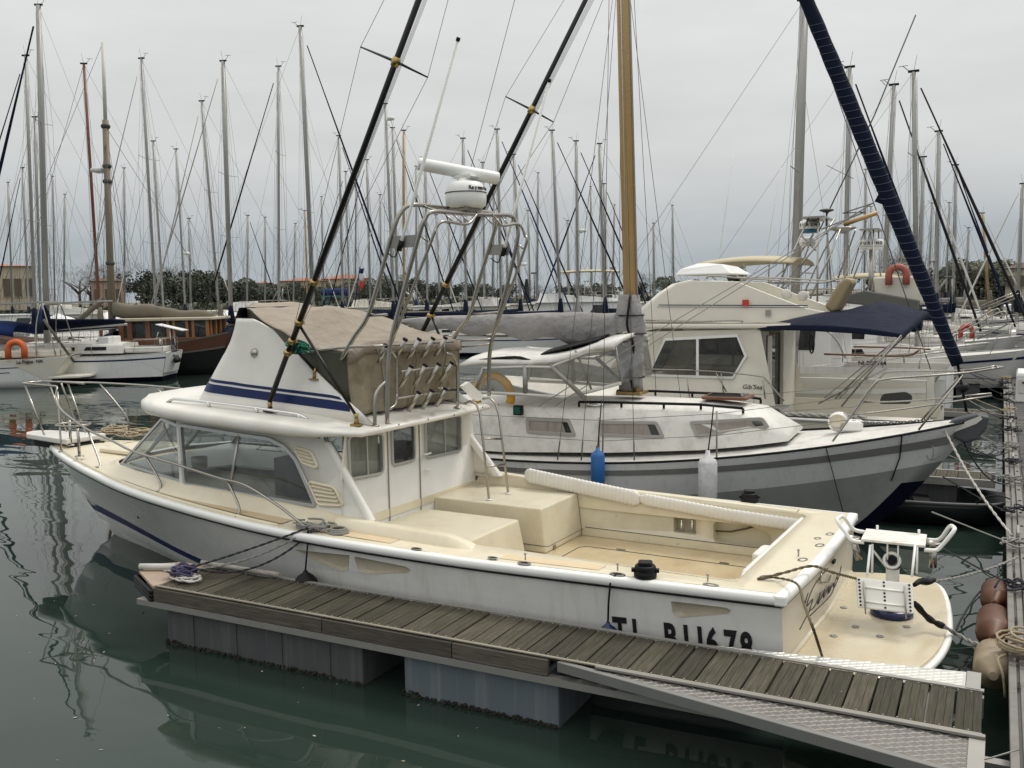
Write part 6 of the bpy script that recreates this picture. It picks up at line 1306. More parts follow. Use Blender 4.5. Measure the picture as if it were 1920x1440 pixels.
for k in range(9): b = MB(); b.box((1.2 + k * .17, 1.42, 1.345), (.10, .26, .02), Matrix.Rotation(.55, 3, 'Z')); b.build('teak_slat', 'offw', GB)
# ================================================================== other sailing yachts
def gyacht(label, top, base, D, L, ang, hull='white', stripe='stripe', jib='navy', boom='navy', mastm='alum', hood=True, spreaders=(.45,), radar=None, group=None, name='moored_yacht', mr=.085, jib_on=True, deck='offw', zs=1.1, base_z=1.35, detail=True, cat='yacht', hullobj=None, boomlen=.36, mf=.58, jr=1.0):
    B = atd(base[0], base[1], D); mx = mf * L
    fr = Frame(B.x - mx * math.cos(ang), B.y - mx * math.sin(ang), ang)
    t = boat_thing(name, label, fr, cat, group)
    H = Hull(L, L * .31, zs * .98, zs * .92, zs * 1.28, .72, .09, .03, .9, .45, 2.1)
    b = MB(); H.side(b, a0=.12, nu=16, nv=4); H.transom(b, .12); b.build('hull', hull, t)
    b = MB(); H.side(b, a0=-.3, a1=.12, nu=14, nv=2); H.transom(b, -.3, .12); b.build('boot_top', 'antif' if hull != 'hullblk' else 'red', t)
    if stripe: b = MB(); H.side(b, 0, .97, .80, .86, 14, 1, .012); b.build('cove_stripe', stripe, t)
    b = MB(); H.deck(b, -.01, .05, n=12); b.build('deck', deck, t)
    for sg in (1, -1): b = MB(); b.tube(H.edge(sg, .02, -.01, n=14), .022, 5); b.build('toe_rail', 'alum', t)
    z0 = zs; st = [(.20 * L, .105 * L, z0, z0 + .42), (.40 * L, .11 * L, z0, z0 + .47), (.58 * L, .09 * L, z0 + .02, z0 + .46), (.74 * L, .05 * L, z0 + .08, z0 + .18)]
    trunk(H, st, 1, 0, 0, .05, .12).build('coachroof', deck, t)
    for sg in (1, -1):
        for (xa, xb) in ((.27, .37), (.41, .52)):
            ya = itp(xa * L, [(s_[0], s_[1]) for s_ in st]); yb = itp(xb * L, [(s_[0], s_[1]) for s_ in st])
            b = MB(); b.add([(xa * L, sg * (ya - .025), z0 + .14), (xb * L, sg * (yb - .025), z0 + .14), (xb * L - .1, sg * (yb - .055), z0 + .31), (xa * L, sg * (ya - .055), z0 + .31)], [(0, 1, 2, 3)]); b.build('window', 'black', t, solid=.02)
    # cockpit
    b = MB(); b.rbox((.11 * L, 0, zs + .13), (.18 * L, .17 * L, .26), .12); b.build('cockpit_coaming', deck, t)
    b = MB(); b.rbox((.11 * L, 0, zs + .265), (.15 * L, .12 * L, .02), .1); b.build('cockpit_well', 'teakdk', t)
    b = MB(); wc = Vector((.065 * L, 0, zs + .55)); b.tube([wc + Vector((0, .38 * math.cos(2 * PI * k / 14), .38 * math.sin(2 * PI * k / 14))) for k in range(14)], .015, 5, closed=True); b.tube([wc, wc - Vector((0, 0, .45))], .05, 6); b.build('steering_wheel', 'steel', t)
    # rig
    Wt = atd(top[0], top[1], D); mt = fr.local(Wt); m0 = Vector((mx, 0, base_z))
    b = MB(); b.tube([m0, m0.lerp(mt, .7), mt], [mr, mr, mr * .8], 8); ms = b.build('mast', mastm, t)
    b = MB(); b.box(mt + Vector((0, 0, .03)), (.36, .10, .07)); b.tube([mt, mt + Vector((.1, 0, .55))], .006, 4); b.tube([mt + Vector((-.15, 0, .05)), mt + Vector((-.35, .1, .25))], .012, 4); b.tube([mt + Vector((-.5, .1, .25)), mt + Vector((-.2, .1, .27))], .010, 4); b.build('masthead', 'black', ms)
    rg = MB()
    for s_ in spreaders:
        c = m0.lerp(mt, s_)
        for sg in (1, -1):
            tip = c + Vector((-.12, sg * .085 * L, .06)); q = MB(); q.tube([c, tip], .016, 5); q.build('spreader', mastm if mastm == 'alum' else 'alum', ms)
            rg.tube([Vector((mx - .1, sg * H.yat(mx) * .92, H.zat(mx))), tip, mt], .0045 * max(1, D / 40), 4)
    for sg in (1, -1): rg.tube([Vector((mx - .45, sg * H.yat(mx) * .92, H.zat(mx))), m0.lerp(mt, spreaders[0])], .0045 * max(1, D / 40), 4); rg.tube([Vector((mx + .4, sg * H.yat(mx) * .9, H.zat(mx))), m0.lerp(mt, spreaders[0])], .004 * max(1, D / 40), 4)
    bw = Vector((L * .985, 0, H.zat(L) + .05)); rg.tube([Vector((.01 * L, 0, zs + .1)), mt], .005 * max(1, D / 40), 4)
    rg.tube([m0 + Vector((.12, .05, .3)), m0.lerp(mt, .98) + Vector((.1, .05, 0))], .006, 4); rg.tube([m0 + Vector((-.25, -.1, .2)), mt + Vector((-.1, 0, 0))], .005, 4)
    for k_ in range(3): rg.tube([m0 + Vector((.2 - .25 * k_, .35 * (k_ - 1), .1)), m0.lerp(mt, (.97, .75, .9)[k_]) + Vector((.08, .05 * (k_ - 1), 0))], .0035 * max(1, D / 40), 4)
    rg.tube([m0.lerp(mt, .8), Vector((L * .80, 0, H.zat(L * .8)))], .004 * max(1, D / 40), 4); rg.tube([Vector((.02 * L, .5, zs)), m0.lerp(mt, .3) + Vector((-.5, 0, 0)), mt], .0035 * max(1, D / 40), 4)
    rg.build('rigging', 'wire', t)
    if jib_on:
        q = MB(); n_ = 14; q.tube([bw.lerp(mt, .04 + .9 * k / n_) for k in range(n_ + 1)], [jr * (.045 + .045 * math.sin(PI * min(1, .15 + k / n_))) for k in range(n_ + 1)], 6); q.build('furled_jib', jib, t)
    else: q = MB(); q.tube([bw, mt], .012, 4); q.build('forestay', 'wire', t)
    if boom:
        bz = base_z + .95; bl = boomlen * L; p0 = Vector((mx - .05, 0, bz)); p1 = Vector((mx - bl, 0, bz + .10)); q = MB(); pts = [p0.lerp(p1, k / 8) for k in range(9)]; rr = [.27, .24, .21, .19, .175, .16, .14, .12, .07]
        rings = [[c + Vector((0, math.cos(2 * PI * j / 10) * r_ * .75, math.sin(2 * PI * j / 10) * r_ * 1.15 + .04)) for j in range(10)] for c, r_ in zip(pts, rr)]
        q.loft(rings, True, True, True); bo = q.build('sail_cover', boom, t); q = MB(); q.tube([p0 - Vector((0, 0, .18)), p1 - Vector((0.1, 0, .10))], .06, 6); q.build('boom', 'alum', t)
        q = MB(); c0 = m0 + Vector((0, 0, .75)); q.loft([[c + Vector((math.cos(2 * PI * j / 10) * r_ - .03, math.sin(2 * PI * j / 10) * r_, 0)) for j in range(10)] for c, r_ in ((c0, .16), (c0 + Vector((0, 0, .4)), .2), (c0 + Vector((0, 0, .9)), .15), (c0 + Vector((0, 0, 1.25)), .10))], True, True, True); q.build('mast_collar', boom, bo)
    if hood:
        q = MB(); x0 = .235 * L; w_ = .105 * L; q.grid(lambda a, c: Vector((x0 - .05 + .95 * c ** .8 * 1.0 - .0, -w_ * math.cos(PI * a) * (1 - .1 * c), z0 + .42 + (.62 * (1 - c ** 1.6)) * math.sin(PI * a) ** .45)), 12, 6); q.build('spray_hood', boom or 'navy', t)
    if detail:
        for sg in (1, -1):
            q = MB(); xs = [.86, .955, 1.0]; q.tube([Vector((.86 * L, sg * H.yat(.86 * L) * .93, H.zat(.86 * L))), Vector((.88 * L, sg * H.yat(.88 * L) * .93, H.zat(.88 * L) + .6)), Vector((.96 * L, sg * .22, H.zat(.97 * L) + .62)), Vector((1.01 * L, 0, H.zat(L) + .64))], .014, 5); q.tube([Vector((.95 * L, sg * .28, H.zat(.95 * L))), Vector((.96 * L, sg * .22, H.zat(.97 * L) + .62))], .014, 5); q.build('pulpit', 'steel', t)
            q = MB(); q.tube([Vector((.14 * L, sg * H.yat(.14 * L) * .95, zs)), Vector((.13 * L, sg * H.yat(.13 * L) * .95, zs + .6)), Vector((.02 * L, sg * H.yat(.02 * L) * .9, zs + .62)), Vector((.01 * L, sg * .1, zs + .62))], .014, 5); q.tube([Vector((.02 * L, sg * H.yat(.02 * L) * .9, zs)), Vector((.02 * L, sg * H.yat(.02 * L) * .9, zs + .62))], .014, 5); q.build('pushpit', 'steel', t)
            q = MB(); pl = [Vector((x * L, sg * H.yat(x * L) * .95, H.zat(x * L))) for x in (.14, .32, .5, .68, .86)]
            for p in pl[1:-1]: q.tube([p, p + Vector((0, 0, .6))], .012, 4)
            for h in (.6, .3): q.tube([p + Vector((0, 0, h)) for p in pl], .006, 4)
            q.build('guard_rail', 'steel', t)
    if radar:
        c = m0.lerp(mt, radar) + Vector((.35, 0, 0)); q = MB(); q.lathe([(.20, 0), (.25, .04), (.25, .14), (.18, .2)], c, n=14); q.box(c + Vector((-.18, 0, -.02)), (.3, .12, .04)); q.build('radar_dome', 'white', ms)
    return t, fr, H, m0, mt
E0 = R(24)
# the row seen across the basin and the rows behind it
SPECS = [
 # label, top, base, D, L, ang(deg), hull, jib, boom, extras
 ('tall white yacht behind the horseshoe buoy boat, twin navy furled sails', (48, 105), (62, 560), 53, 13, 205, 'hullgrey', 'navy', 'navy', {}),
 ('small white yacht behind the tall masts near the cream building', (65, 220), (73, 560), 66, 11, 205, 'white', 'offw', 'blue', {}),
 ('distant yacht with slim pole mast below the cream building', (42, 315), (52, 560), 84, 10, 195, 'white', 'navy', 'navy', {}),
 ('yacht with red brown wooden mast beyond the navy boom cover', (157, 120), (186, 570), 57, 12.5, 215, 'offw', 'offw', 'khaki', dict(mastm=None, jib_on=False)),
 ('white yacht with blue sail cover standing beyond the wooden wheelhouse', (265, 110), (292, 560), 58, 13, 200, 'white', 'alum', 'blue', dict(spreaders=(.35, .65))),
 ('slender white yacht behind the blue sail cover', (287, 265), (306, 560), 74, 10.5, 200, 'white', 'offw', None, {}),
 ('yacht with a small radar on its mast by the dark pines', (330, 280), (347, 560), 78, 11, 20, 'white', 'offw', 'navy', dict(radar=.42)),
 ('raked mast yacht behind the wooden wheelhouse roof', (378, 190), (412, 570), 62, 12, 205, 'offw', 'alum', 'khaki', dict(spreaders=(.36, .62))),
 ('yacht with heavy aluminium mast beside the mahogany stern', (418, 115), (433, 600), 52, 13, 200, 'white', 'alum', 'navy', dict(mr=.12, spreaders=(.38, .6))),
 ('yacht with black furled sail sloping down beside the canvas top', (522, 125), (520, 560), 60, 12.5, 205, 'hullblk', 'black', 'navy', dict(spreaders=(.4, .68))),
 ('yacht with pale mast and long navy furled jib behind the outrigger pole', (563, 50), (588, 580), 50, 13, 22, 'white', 'navy', 'navy', dict(mr=.11, spreaders=(.42,))),
 ('yacht with thin mast by the red roofed buildings', (635, 255), (642, 560), 72, 11, 20, 'white', 'navy', 'navy', {}),
 ('dark hulled yacht lying low in front of the red roofs', (648, 322), (655, 560), 88, 12, 200, 'hullblk', 'black', 'black', {}),
 ('yacht with a white drum fixed near its masthead', (722, 195), (738, 560), 64, 12, 22, 'white', 'offw', 'navy', dict(radar=.93)),
 ('yacht with short grey mast beside the varnished one', (736, 240), (745, 560), 70, 11, 22, 'offw', 'navy', 'navy', {}),
 ('yacht with varnished yellow mast behind the radar arch', (757, 245), (756, 570), 66, 11, 205, 'white', 'offw', 'khaki', dict(mastm='mastw')),
 ('yacht showing through the radar arch with plain grey mast', (797, 300), (801, 570), 70, 11, 22, 'white', 'navy', 'navy', {}),
 ('yacht with navy boom bag beyond the rod holders', (868, 260), (874, 575), 62, 12, 22, 'white', 'navy', 'navy', dict(spreaders=(.36, .66))),
 ('yacht with wind vane and blue jib beyond the radar scanner', (932, 243), (940, 580), 60, 12, 24, 'white', 'blue', 'navy', {}),
 ('yacht with a radar reflector low on its slim mast', (963, 290), (977, 580), 66, 11.5, 22, 'white', 'navy', 'navy', dict(radar=.36)),
 ('yacht with leaning mast and long blue jib beyond the grey boom cover', (1035, 245), (1052, 580), 58, 12, 22, 'white', 'navy', 'navy', {}),
 ('yacht with straight mast and round dome half way up', (1080, 265), (1084, 580), 60, 12, 24, 'white', 'navy', 'grey', dict(radar=.52)),
 ('yacht with dark blue crossing furled sails beside the golden mast', (1124, 270), (1134, 580), 62, 12, 200, 'white', 'navy', 'navy', {}),
 ('lower masted yacht behind the crossing blue sails', (1132, 345), (1137, 580), 76, 10, 22, 'white', 'navy', 'navy', {}),
 ('small yacht with varnished stick mast by the tank', (571, 395), (576, 560), 96, 9, 20, 'white', 'offw', 'blue', dict(mastm='mastw')),
 ('yacht with grey mast glimpsed between the outrigger and arch', (688, 300), (694, 560), 80, 10, 200, 'white', 'navy', 'navy', {}),
 ('far yacht with short mast behind the radar pedestal', (905, 305), (908, 570), 78, 10, 22, 'white', 'navy', 'navy', {}),
 ('distant yacht beside the cypress on the far bank', (990, 395), (994, 560), 105, 10, 22, 'white', 'navy', 'blue', {}),
 # along the walkway on the right
 ('yacht with thick grey mast rising behind the ivory cruiser', (1508, 0), (1489, 480), 26, 10.5, 3, 'white', 'offw', 'grey', dict(mr=.12, jib_on=False, spreaders=(.55,))),
 ('walkway yacht with crosstrees and flag above the faded horseshoe buoy', (1593, 127), (1585, 520), 36, 11, 2, 'white', 'navy', 'grey', dict(spreaders=(.45,))),
 ('walkway yacht whose mast rakes behind the blue furled jib', (1676, 160), (1655, 520), 39, 11, 2, 'white', 'black', 'grey', {}),
 ('walkway yacht with steel pulpit reaching over the planks', (1713, 135), (1723, 540), 36, 11.5, 1, 'white', 'black', 'navy', dict(spreaders=(.42, .7))),
 ('smaller walkway yacht close to the white tailed boat', (1731, 295), (1724, 540), 54, 10, 2, 'white', 'offw', 'navy', {}),
 ('walkway yacht with dark furled jib running to the pedestal', (1760, 247), (1757, 540), 48, 10.5, 2, 'white', 'navy', 'navy', {}),
 ('walkway yacht with thin mast and two dark stays', (1792, 310), (1788, 540), 62, 10, 2, 'white', 'navy', 'navy', {}),
 ('little yacht with varnished mast at the walkway end', (1842, 400), (1857, 560), 80, 8.5, 2, 'white', 'offw', 'khaki', dict(mastm='mastw')),
 ('yacht across the walkway with pale mast by the tiled house', (1918, 345), (1907, 560), 62, 10, 180, 'white', 'offw', 'navy', {}),
]
rx = random.Random(77)
FARN = ['slim', 'short', 'little', 'pale', 'tall', 'thin']
for k, px in enumerate((18, 98, 118, 232, 352, 462, 492, 548, 606, 668, 712, 776, 822, 846, 892, 920, 952, 1008, 1064, 1108, 1148, 1222, 1262, 1548, 1618, 1638, 1690, 1742, 1776, 1812)):
    dd = rx.uniform(88, 125); yt_ = rx.uniform(300, 430); bs_ = ('long navy jib', 'blue boom cover', 'bare boom', 'white hull', 'grey boom cover')[k % 5]
    near_ = 'by the cream building' if px < 130 else 'behind the wooden motor sailer' if px < 360 else 'behind the tan canvas' if px < 560 else 'in front of the red roofs' if px < 720 else 'behind the radar arch' if px < 960 else 'between the arch and golden mast' if px < 1160 else 'over the ivory cruiser' if px < 1500 else 'beyond the sunshade' if px < 1700 else 'far down the walkway'
    SPECS.append(('%s far yacht with %s %s' % (FARN[k % 6], bs_, near_), (px + rx.uniform(-6, 6), yt_), (px + rx.uniform(-3, 5), 560), dd, rx.uniform(8.5, 11), rx.choice((20, 22, 25, 200, 205)), 'white', rx.choice(('navy', 'offw', 'offw')), (('navy', 'blue', None, 'navy', 'grey')[k % 5]), dict(jib_on=(k % 5 == 0), detail=False, mr=.095)))
redmast = mat('red brown mast', (.20, .06, .03), .45, var=.2)
M['redmast'] = redmast
GY = {}
for lab, top, base, D, L, ang, hull, jib, boom, ex in SPECS:
    ex = dict(ex)
    if top[0] > 1450: ex.setdefault('mf', .66); ex.setdefault('jr', .6)
    if 'mastm' in ex and ex['mastm'] is None: ex['mastm'] = 'redmast'
    ex.setdefault('jr', .62 if jib in ('navy', 'blue', 'black') else .45)
    ex.setdefault('zs', 1.05 if L < 11 else 1.18); ex.setdefault('hood', random.random() < .7)
    if 'spreaders' not in ex: ex['spreaders'] = (random.choice((.44, .5, .4)),)
    GY[top] = gyacht(lab, top, base, D, L, R(ang + random.uniform(-3, 3)), hull, 'stripe' if random.random() < .6 else None, jib, boom, **ex)
# ================================================================== three boats close up across the basin
LA = R(214)
def stern_frame(px, py, ang):
    P = atz(px, py, 0); return Frame(P.x, P.y, ang)
# white yacht with the reverse transom, mast far to the left
t, fr, H, m0, mt = gyacht('white yacht with painted round transom, solar panel arm and big navy boom cover', (72, 10), (83, 560), 49, 10.2, R(209), 'hullgrey', 'stripe', 'navy', 'navy', hood=False, spreaders=(.36, .66), mr=.14, boomlen=.36, zs=1.25, base_z=1.6)
b = MB(); b.grid(lambda a, c: (lambda t_: H.pt(0, .25 + .75 * t_, 1).lerp(H.pt(0, .25 + .75 * t_, -1), c) - Vector((.02 + .22 * t_ * 0 + .30 * math.sin(PI * c) * .5, 0, 0)))(a), 8, 8); b.build('transom_panel', 'white', t)
b = MB(); H.side(b, 0, .17, lambda q: .30 + q * 4, lambda q: .97, 8, 6, .008); b.build('painted_quarter', 'white', t)
sp = Vector((.3, -.7, 2.35)); b = MB(); b.box(sp, (1.3, .9, .04), Matrix.Rotation(R(-14), 3, 'Y')); so2 = b.build('solar_panel', 'white', t); b = MB(); b.box(sp - Vector((0, 0, .03)), (1.2, .8, .02), Matrix.Rotation(R(-14), 3, 'Y')); b.build('cells', 'black', so2)
for dy in (-1.0, -.4): b = MB(); b.tube([Vector((.3, dy, 1.2)), sp + Vector((0, (dy + .7), -.03))], .025, 6); b.build('panel_post', 'white', t)
b = MB(); c0 = Vector((-.22, .35, .85)); b.lathe([(.02, -.3), (.12, -.2), (.13, .2), (.02, .3)], c0, (0, 1, 0), n=10)
for k in range(5): b.tube([c0 + Vector((0, -.3 + .15 * k, 0)), Vector((.0, -.2 + .15 * k, 1.35)), Vector((.1, -.2 + .12 * k, 1.8))], .018, 5)
b.build('wind_vane_gear', 'black', t)
b = MB(); b.box((3.0, 0, 1.75), (.5, 1.5, .5)); b.build('companionway', 'white', t, bevel=.05)
# sloop with its stern name and bathing platform
lf = stern_frame(150, 716, R(216)); LH = Hull(12.5, 3.9, 1.25, 1.15, 1.55, .78, .09, .075, .92, .45, 2.1)
LFt = boat_thing('cruising_sloop', 'grey and cream cruising sloop with stern arch, solar panels and orange horseshoe buoy', lf, 'yacht')
b = MB(); LH.side(b, a0=-.3, a1=.80, nv=6); LH.transom(b, -.3, .5); b.build('hull', 'hullgrey', LFt)
b = MB(); LH.side(b, a0=.80, a1=1, nv=2, off=.0); b.build('sheer_band', 'gibs', LFt)
b = MB(); LH.side(b, 0, .16, lambda q: .10 + q * 4.2, lambda q: .80, 8, 5, .012); LH.transom(b, .02, 1.0, .02); b.build('cream_quarter', 'gibs', LFt)
for a0, a1 in ((.70, .73), (.52, .55)): b = MB(); LH.side(b, .14 + (.73 - a0) * .12, 1, a0, a1, 24, 1, .012); b.build('cove_line', 'stripe', LFt)
b = MB(); LH.deck(b, 0, .04); b.build('deck', 'gibs', LFt)
b = MB(); pf = [(-.75, .0), (-.70, .8), (-.3, 1.35), (.9, 1.5), (.9, -1.5), (-.3, -1.35), (-.70, -.8)]; b.prism([(x, y, .28) for x, y in pf], (0, 0, .12)); b.build('bathing_platform', 'gibs', LFt, bevel=.03)
b = MB(); b.rbox((1.7, 0, 1.40), (2.6, 2.6, .32), .2); b.build('cockpit_coaming', 'gibs', LFt)
trunk(LH, [(2.9, 1.35, 1.2, 1.75), (5.5, 1.35, 1.2, 1.8), (7.8, 1.0, 1.25, 1.72), (9.2, .6, 1.35, 1.45)], 1, 0, 0, .05, .15).build('coachroof', 'offw', LFt)
for sg in (1, -1):
    T('arch_leg', [Vector((.5, sg * 1.45, 1.25)), Vector((.75, sg * 1.35, 2.5)), Vector((1.0, sg * 1.2, 3.55))], .03, 'steel', LFt, 7, 4); T('arch_leg', [Vector((1.3, sg * 1.45, 1.25)), Vector((1.3, sg * 1.3, 2.5)), Vector((1.1, sg * 1.2, 3.55))], .03, 'steel', LFt, 7, 4)
T('arch_bar', [Vector((1.05, -1.2, 3.55)), Vector((1.05, 1.2, 3.55))], .03, 'steel', LFt, 7, 0)
for sx in (-.2, 2.2): b = MB(); b.box((sx, 0, 3.62), (2.2, 2.5, .06), Matrix.Rotation(R(2), 3, 'Y')); b.build('solar_panel', 'alum', LFt)
b = MB(); b.grid(lambda a, c: Vector((2.2 + 2.2 * c, -1.45 * math.cos(PI * a), 2.15 + .55 * math.sin(PI * a) ** .5 + .15 * math.sin(PI * c))), 12, 8); b.build('bimini', 'blue', LFt, solid=.02)
b = MB(); b.grid(lambda a, c: Vector((4.6 + 1.2 * c, -1.4 * math.cos(PI * a), 1.75 + .75 * (1 - c ** 1.7) * math.sin(PI * a) ** .45)), 12, 6); b.build('spray_hood', 'navy', LFt)
for sg in (1, -1): T('pushpit_rail', [Vector((2.4, sg * 1.75, 1.85)), Vector((1.0, sg * 1.65, 1.85)), Vector((.25, sg * 1.45, 1.85)), Vector((.2, sg * .6, 1.85))], .016, 'steel', LFt, 6, 3); T('pushpit_post', [Vector((.3, sg * 1.45, 1.2)), Vector((.3, sg * 1.45, 1.85))], .016, 'steel', LFt, 6, 0); T('pushpit_post', [Vector((1.8, sg * 1.7, 1.2)), Vector((1.8, sg * 1.7, 1.85))], .016, 'steel', LFt, 6, 0)
T('boarding_plank', [Vector((-.05, .9, 1.0)), Vector((.9, 1.5, 2.9))], .06, 'teakdk', LFt, 6, 0)
lm0 = Vector((7.2, 0, 1.7)); b = MB(); b.tube([lm0, lm0 + Vector((0, 0, 15))], .1, 8); b.build('mast', 'alum', LFt)
text_mesh('stern_name', 'La Fugue  NA', .19, 'letter', LFt, axes4(LH.pt(.155, .86) + Vector((0, .05, 0)), LH.pt(.05, .86) - LH.pt(.155, .86), (0, 0, 1)), .006, .003)
def horseshoe(P, ang, s, material, lab, tilt=0.0, grp=None):
    b = MB(); pts = [Vector((s * .30 * math.cos(R(a)), 0, s * .30 * math.sin(R(a)))) for a in range(0, 181, 15)]
    pts = [Vector((s * .29, 0, -s * .35))] + pts + [Vector((-s * .29, 0, -s * .35))]
    b.tube(pts, s * .125, 8); o = tag(b.build('horseshoe_buoy', material), lab, 'lifebuoy', grp); o.location = P; o.rotation_euler = (tilt, 0, ang); return o
P = lf.world((2.0, 1.80, 1.62)); horseshoe(P, lf.ang + PI, 1.12, 'orange', 'orange horseshoe buoy hung on the rail of the cruising sloop')
# wooden motor sailer
wf = stern_frame(448, 694, R(208)); WH = Hull(13.0, 4.2, 2.0, 1.35, 2.2, .70, .08, .05, .9, .45, 2.2)
WD = boat_thing('wooden_motor_sailer', 'black hulled wooden motor sailer with varnished wheelhouse and khaki boom cover', wf, 'boat')
b = MB(); WH.side(b, a0=-.3, a1=.62, nv=6); WH.transom(b, -.3, .62, .2); b.build('hull', 'hullblk', WD)
b = MB(); WH.side(b, a0=.62, a1=1, nv=3, off=.01); WH.transom(b, .62, 1, .2); b.build('bulwark', mat('dark mahogany', (.10, .04, .02), .45, var=.25), WD)
for a0 in (.62, .98): b = MB(); WH.side(b, 0, 1, a0, a0 + .05, 24, 1, .04); b.build('rubbing_strake', 'teakdk', WD)
b = MB(); WH.deck(b, -.25, .04); b.build('deck', 'teakdk', WD)
wx0, wx1, wz0, wz1 = 1.0, 5.4, 1.2, 2.6
b = MB(); b.box(((wx0 + wx1) / 2, 0, 1.45), (wx1 - wx0, 3.0, .7)); b.build('house_base', 'mahog', WD, bevel=.03)
b = MB(); b.box(((wx0 + wx1) / 2, 0, 2.18), (wx1 - wx0 - .1, 2.8, .85)); b.build('house_core', 'dark', WD)
for sg in (1, -1):
    for k, xx in enumerate((wx0 + .05, wx0 + .75, wx0 + 1.05, wx0 + 1.7, wx0 + 2.0, wx0 + 3.0, wx0 + 3.9, wx1 - .08)): b = MB(); b.box((xx, sg * 1.45, 2.20), (.14 if k < 5 else .25, .10, .9)); b.build('post', 'orangew' if k < 5 else 'mahog', WD)
    for xa, xb in ((wx0 + .12, wx0 + .68), (wx0 + 1.12, wx0 + 1.63), (wx0 + 2.15, wx0 + 2.9), (wx0 + 3.15, wx0 + 3.8)): b = MB(); b.box(((xa + xb) / 2, sg * 1.43, 2.20), (xb - xa, .04, .72)); b.build('window', 'tint', WD)
for yy in (-1.2, -.4, .4, 1.2): b = MB(); b.box((wx0 - .02, yy, 2.20), (.10, .16, .9)); b.build('post', 'orangew', WD)
b = MB(); b.rbox(((wx0 + wx1) / 2, 0, 2.70), (wx1 - wx0 + .5, 3.4, .14), .2); b.build('house_roof', mat('cream canvas roof', (.42, .38, .29), .8, var=.12, bump=.3, bscale=10), WD)
B0 = atd(205, 88, 53.0); mt = wf.local(B0); mxw = wf.local(atd(222, 560, 53.0)); m0 = Vector((mxw.x, 0, 1.3)); mt.y *= .3
b = MB(); b.tube([m0, m0.lerp(mt, .75)], [.2, .16], 8); ms = b.build('mast', mat('grey brown spar', (.19, .15, .105), .6, var=.2), WD); b = MB(); b.tube([m0.lerp(mt, .73), mt], [.10, .09], 8); b.build('topmast', 'offw', ms)
b = MB()
for s_ in (.28, .55, .60, .73): c = m0.lerp(mt, s_); b.lathe([(.2, -.1), (.25, 0), (.2, .1)], c, n=8)
b.build('mast_band', 'dark', ms); c = m0.lerp(mt, .58) + Vector((.5, 0, 0)); b = MB(); b.lathe([(.2, 0), (.32, .05), (.32, .18), (.2, .25)], c, n=12); b.box(c + Vector((-.25, 0, -.02)), (.5, .15, .05)); b.build('radar_dome', 'white', ms)
p0, p1 = m0 + Vector((-.15, 0, 1.95)), Vector((m0.x - 5.2, 0, 2.72)); b = MB(); rings = []
for k in range(13):
    c = p0.lerp(p1, k / 12); r_ = .38 - .12 * k / 12 + .03 * math.sin(k * 2); rings.append([c + Vector((0, math.cos(2 * PI * j / 12) * r_ * .7, math.sin(2 * PI * j / 12) * r_ - .06 * math.sin(k))) for j in range(12)])
b.loft(rings, True, True, True); b.build('boom_cover', 'khaki', WD)
b = MB(); b.tube([m0 + Vector((.3, 0, 2.5)), m0 + Vector((1.9, 0, 1.2))], .14, 7); b.build('gaff_spar', 'khaki', WD)
b = MB()
for sg in (1, -1):
    for dx, z in ((-.8, .72), (-.3, .72), (.3, .72), (.9, .55)): b.tube([Vector((m0.x + dx, sg * 1.9, 1.7)), m0.lerp(mt, z)], .012, 4)
b.tube([mt, Vector((12.9, 0, 2.3))], .012, 4); b.tube([m0.lerp(mt, .73), Vector((.1, 0, 2.1))], .012, 4); b.build('rigging', 'wire', WD)
P = wf.world((-.45, .75, 1.55)); horseshoe(P, wf.ang + PI / 2 + .25, 1.5, 'fadedred', 'faded red horseshoe buoy hanging on the wooden black stern')
b = MB(); b.prism([Vector((-.35, -.3, .0)), Vector((-.55, -.3, 2.0)), Vector((-.55, .05, 2.0)), Vector((-.35, .05, .0))], (.05, 0, 0)); b.build('rudder_blade', 'mahog', WD)
# white sheeted boats behind that row
for k, (px, py, D, L, ang) in enumerate(((175, 600, 66, 9, 205), (255, 600, 70, 8, 200), (480, 610, 70, 8, 20))):
    P = atd(px, 565, D); fr = Frame(P.x - math.cos(R(ang)) * L / 2, P.y - math.sin(R(ang)) * L / 2, R(ang)); lab = ['white sheeted boat between the red brown and grey brown masts', 'white sheeted boat by the blue sail cover', 'white sheeted boat just behind the tan canvas top'][k]
    t = boat_thing('covered_boat', lab, fr); H = Hull(L, 3, 1.1, 1.1, 1.4, .85); b = MB(); H.side(b, nu=12, nv=4); H.transom(b); b.build('hull', 'white', t)
    b = MB(); b.grid(lambda a, c: (lambda x, w_: Vector((x, -w_ * math.cos(PI * c), H.zat(x) + (1.5 + .3 * math.sin(a * 9)) * math.sin(PI * c) ** .7 * min(1, 4 * a + .3, 4 * (1 - a) + .2))))(L * (.02 + .95 * a), H.yat(L * (.02 + .95 * a))), 14, 10); b.build('winter_cover', 'white', t)
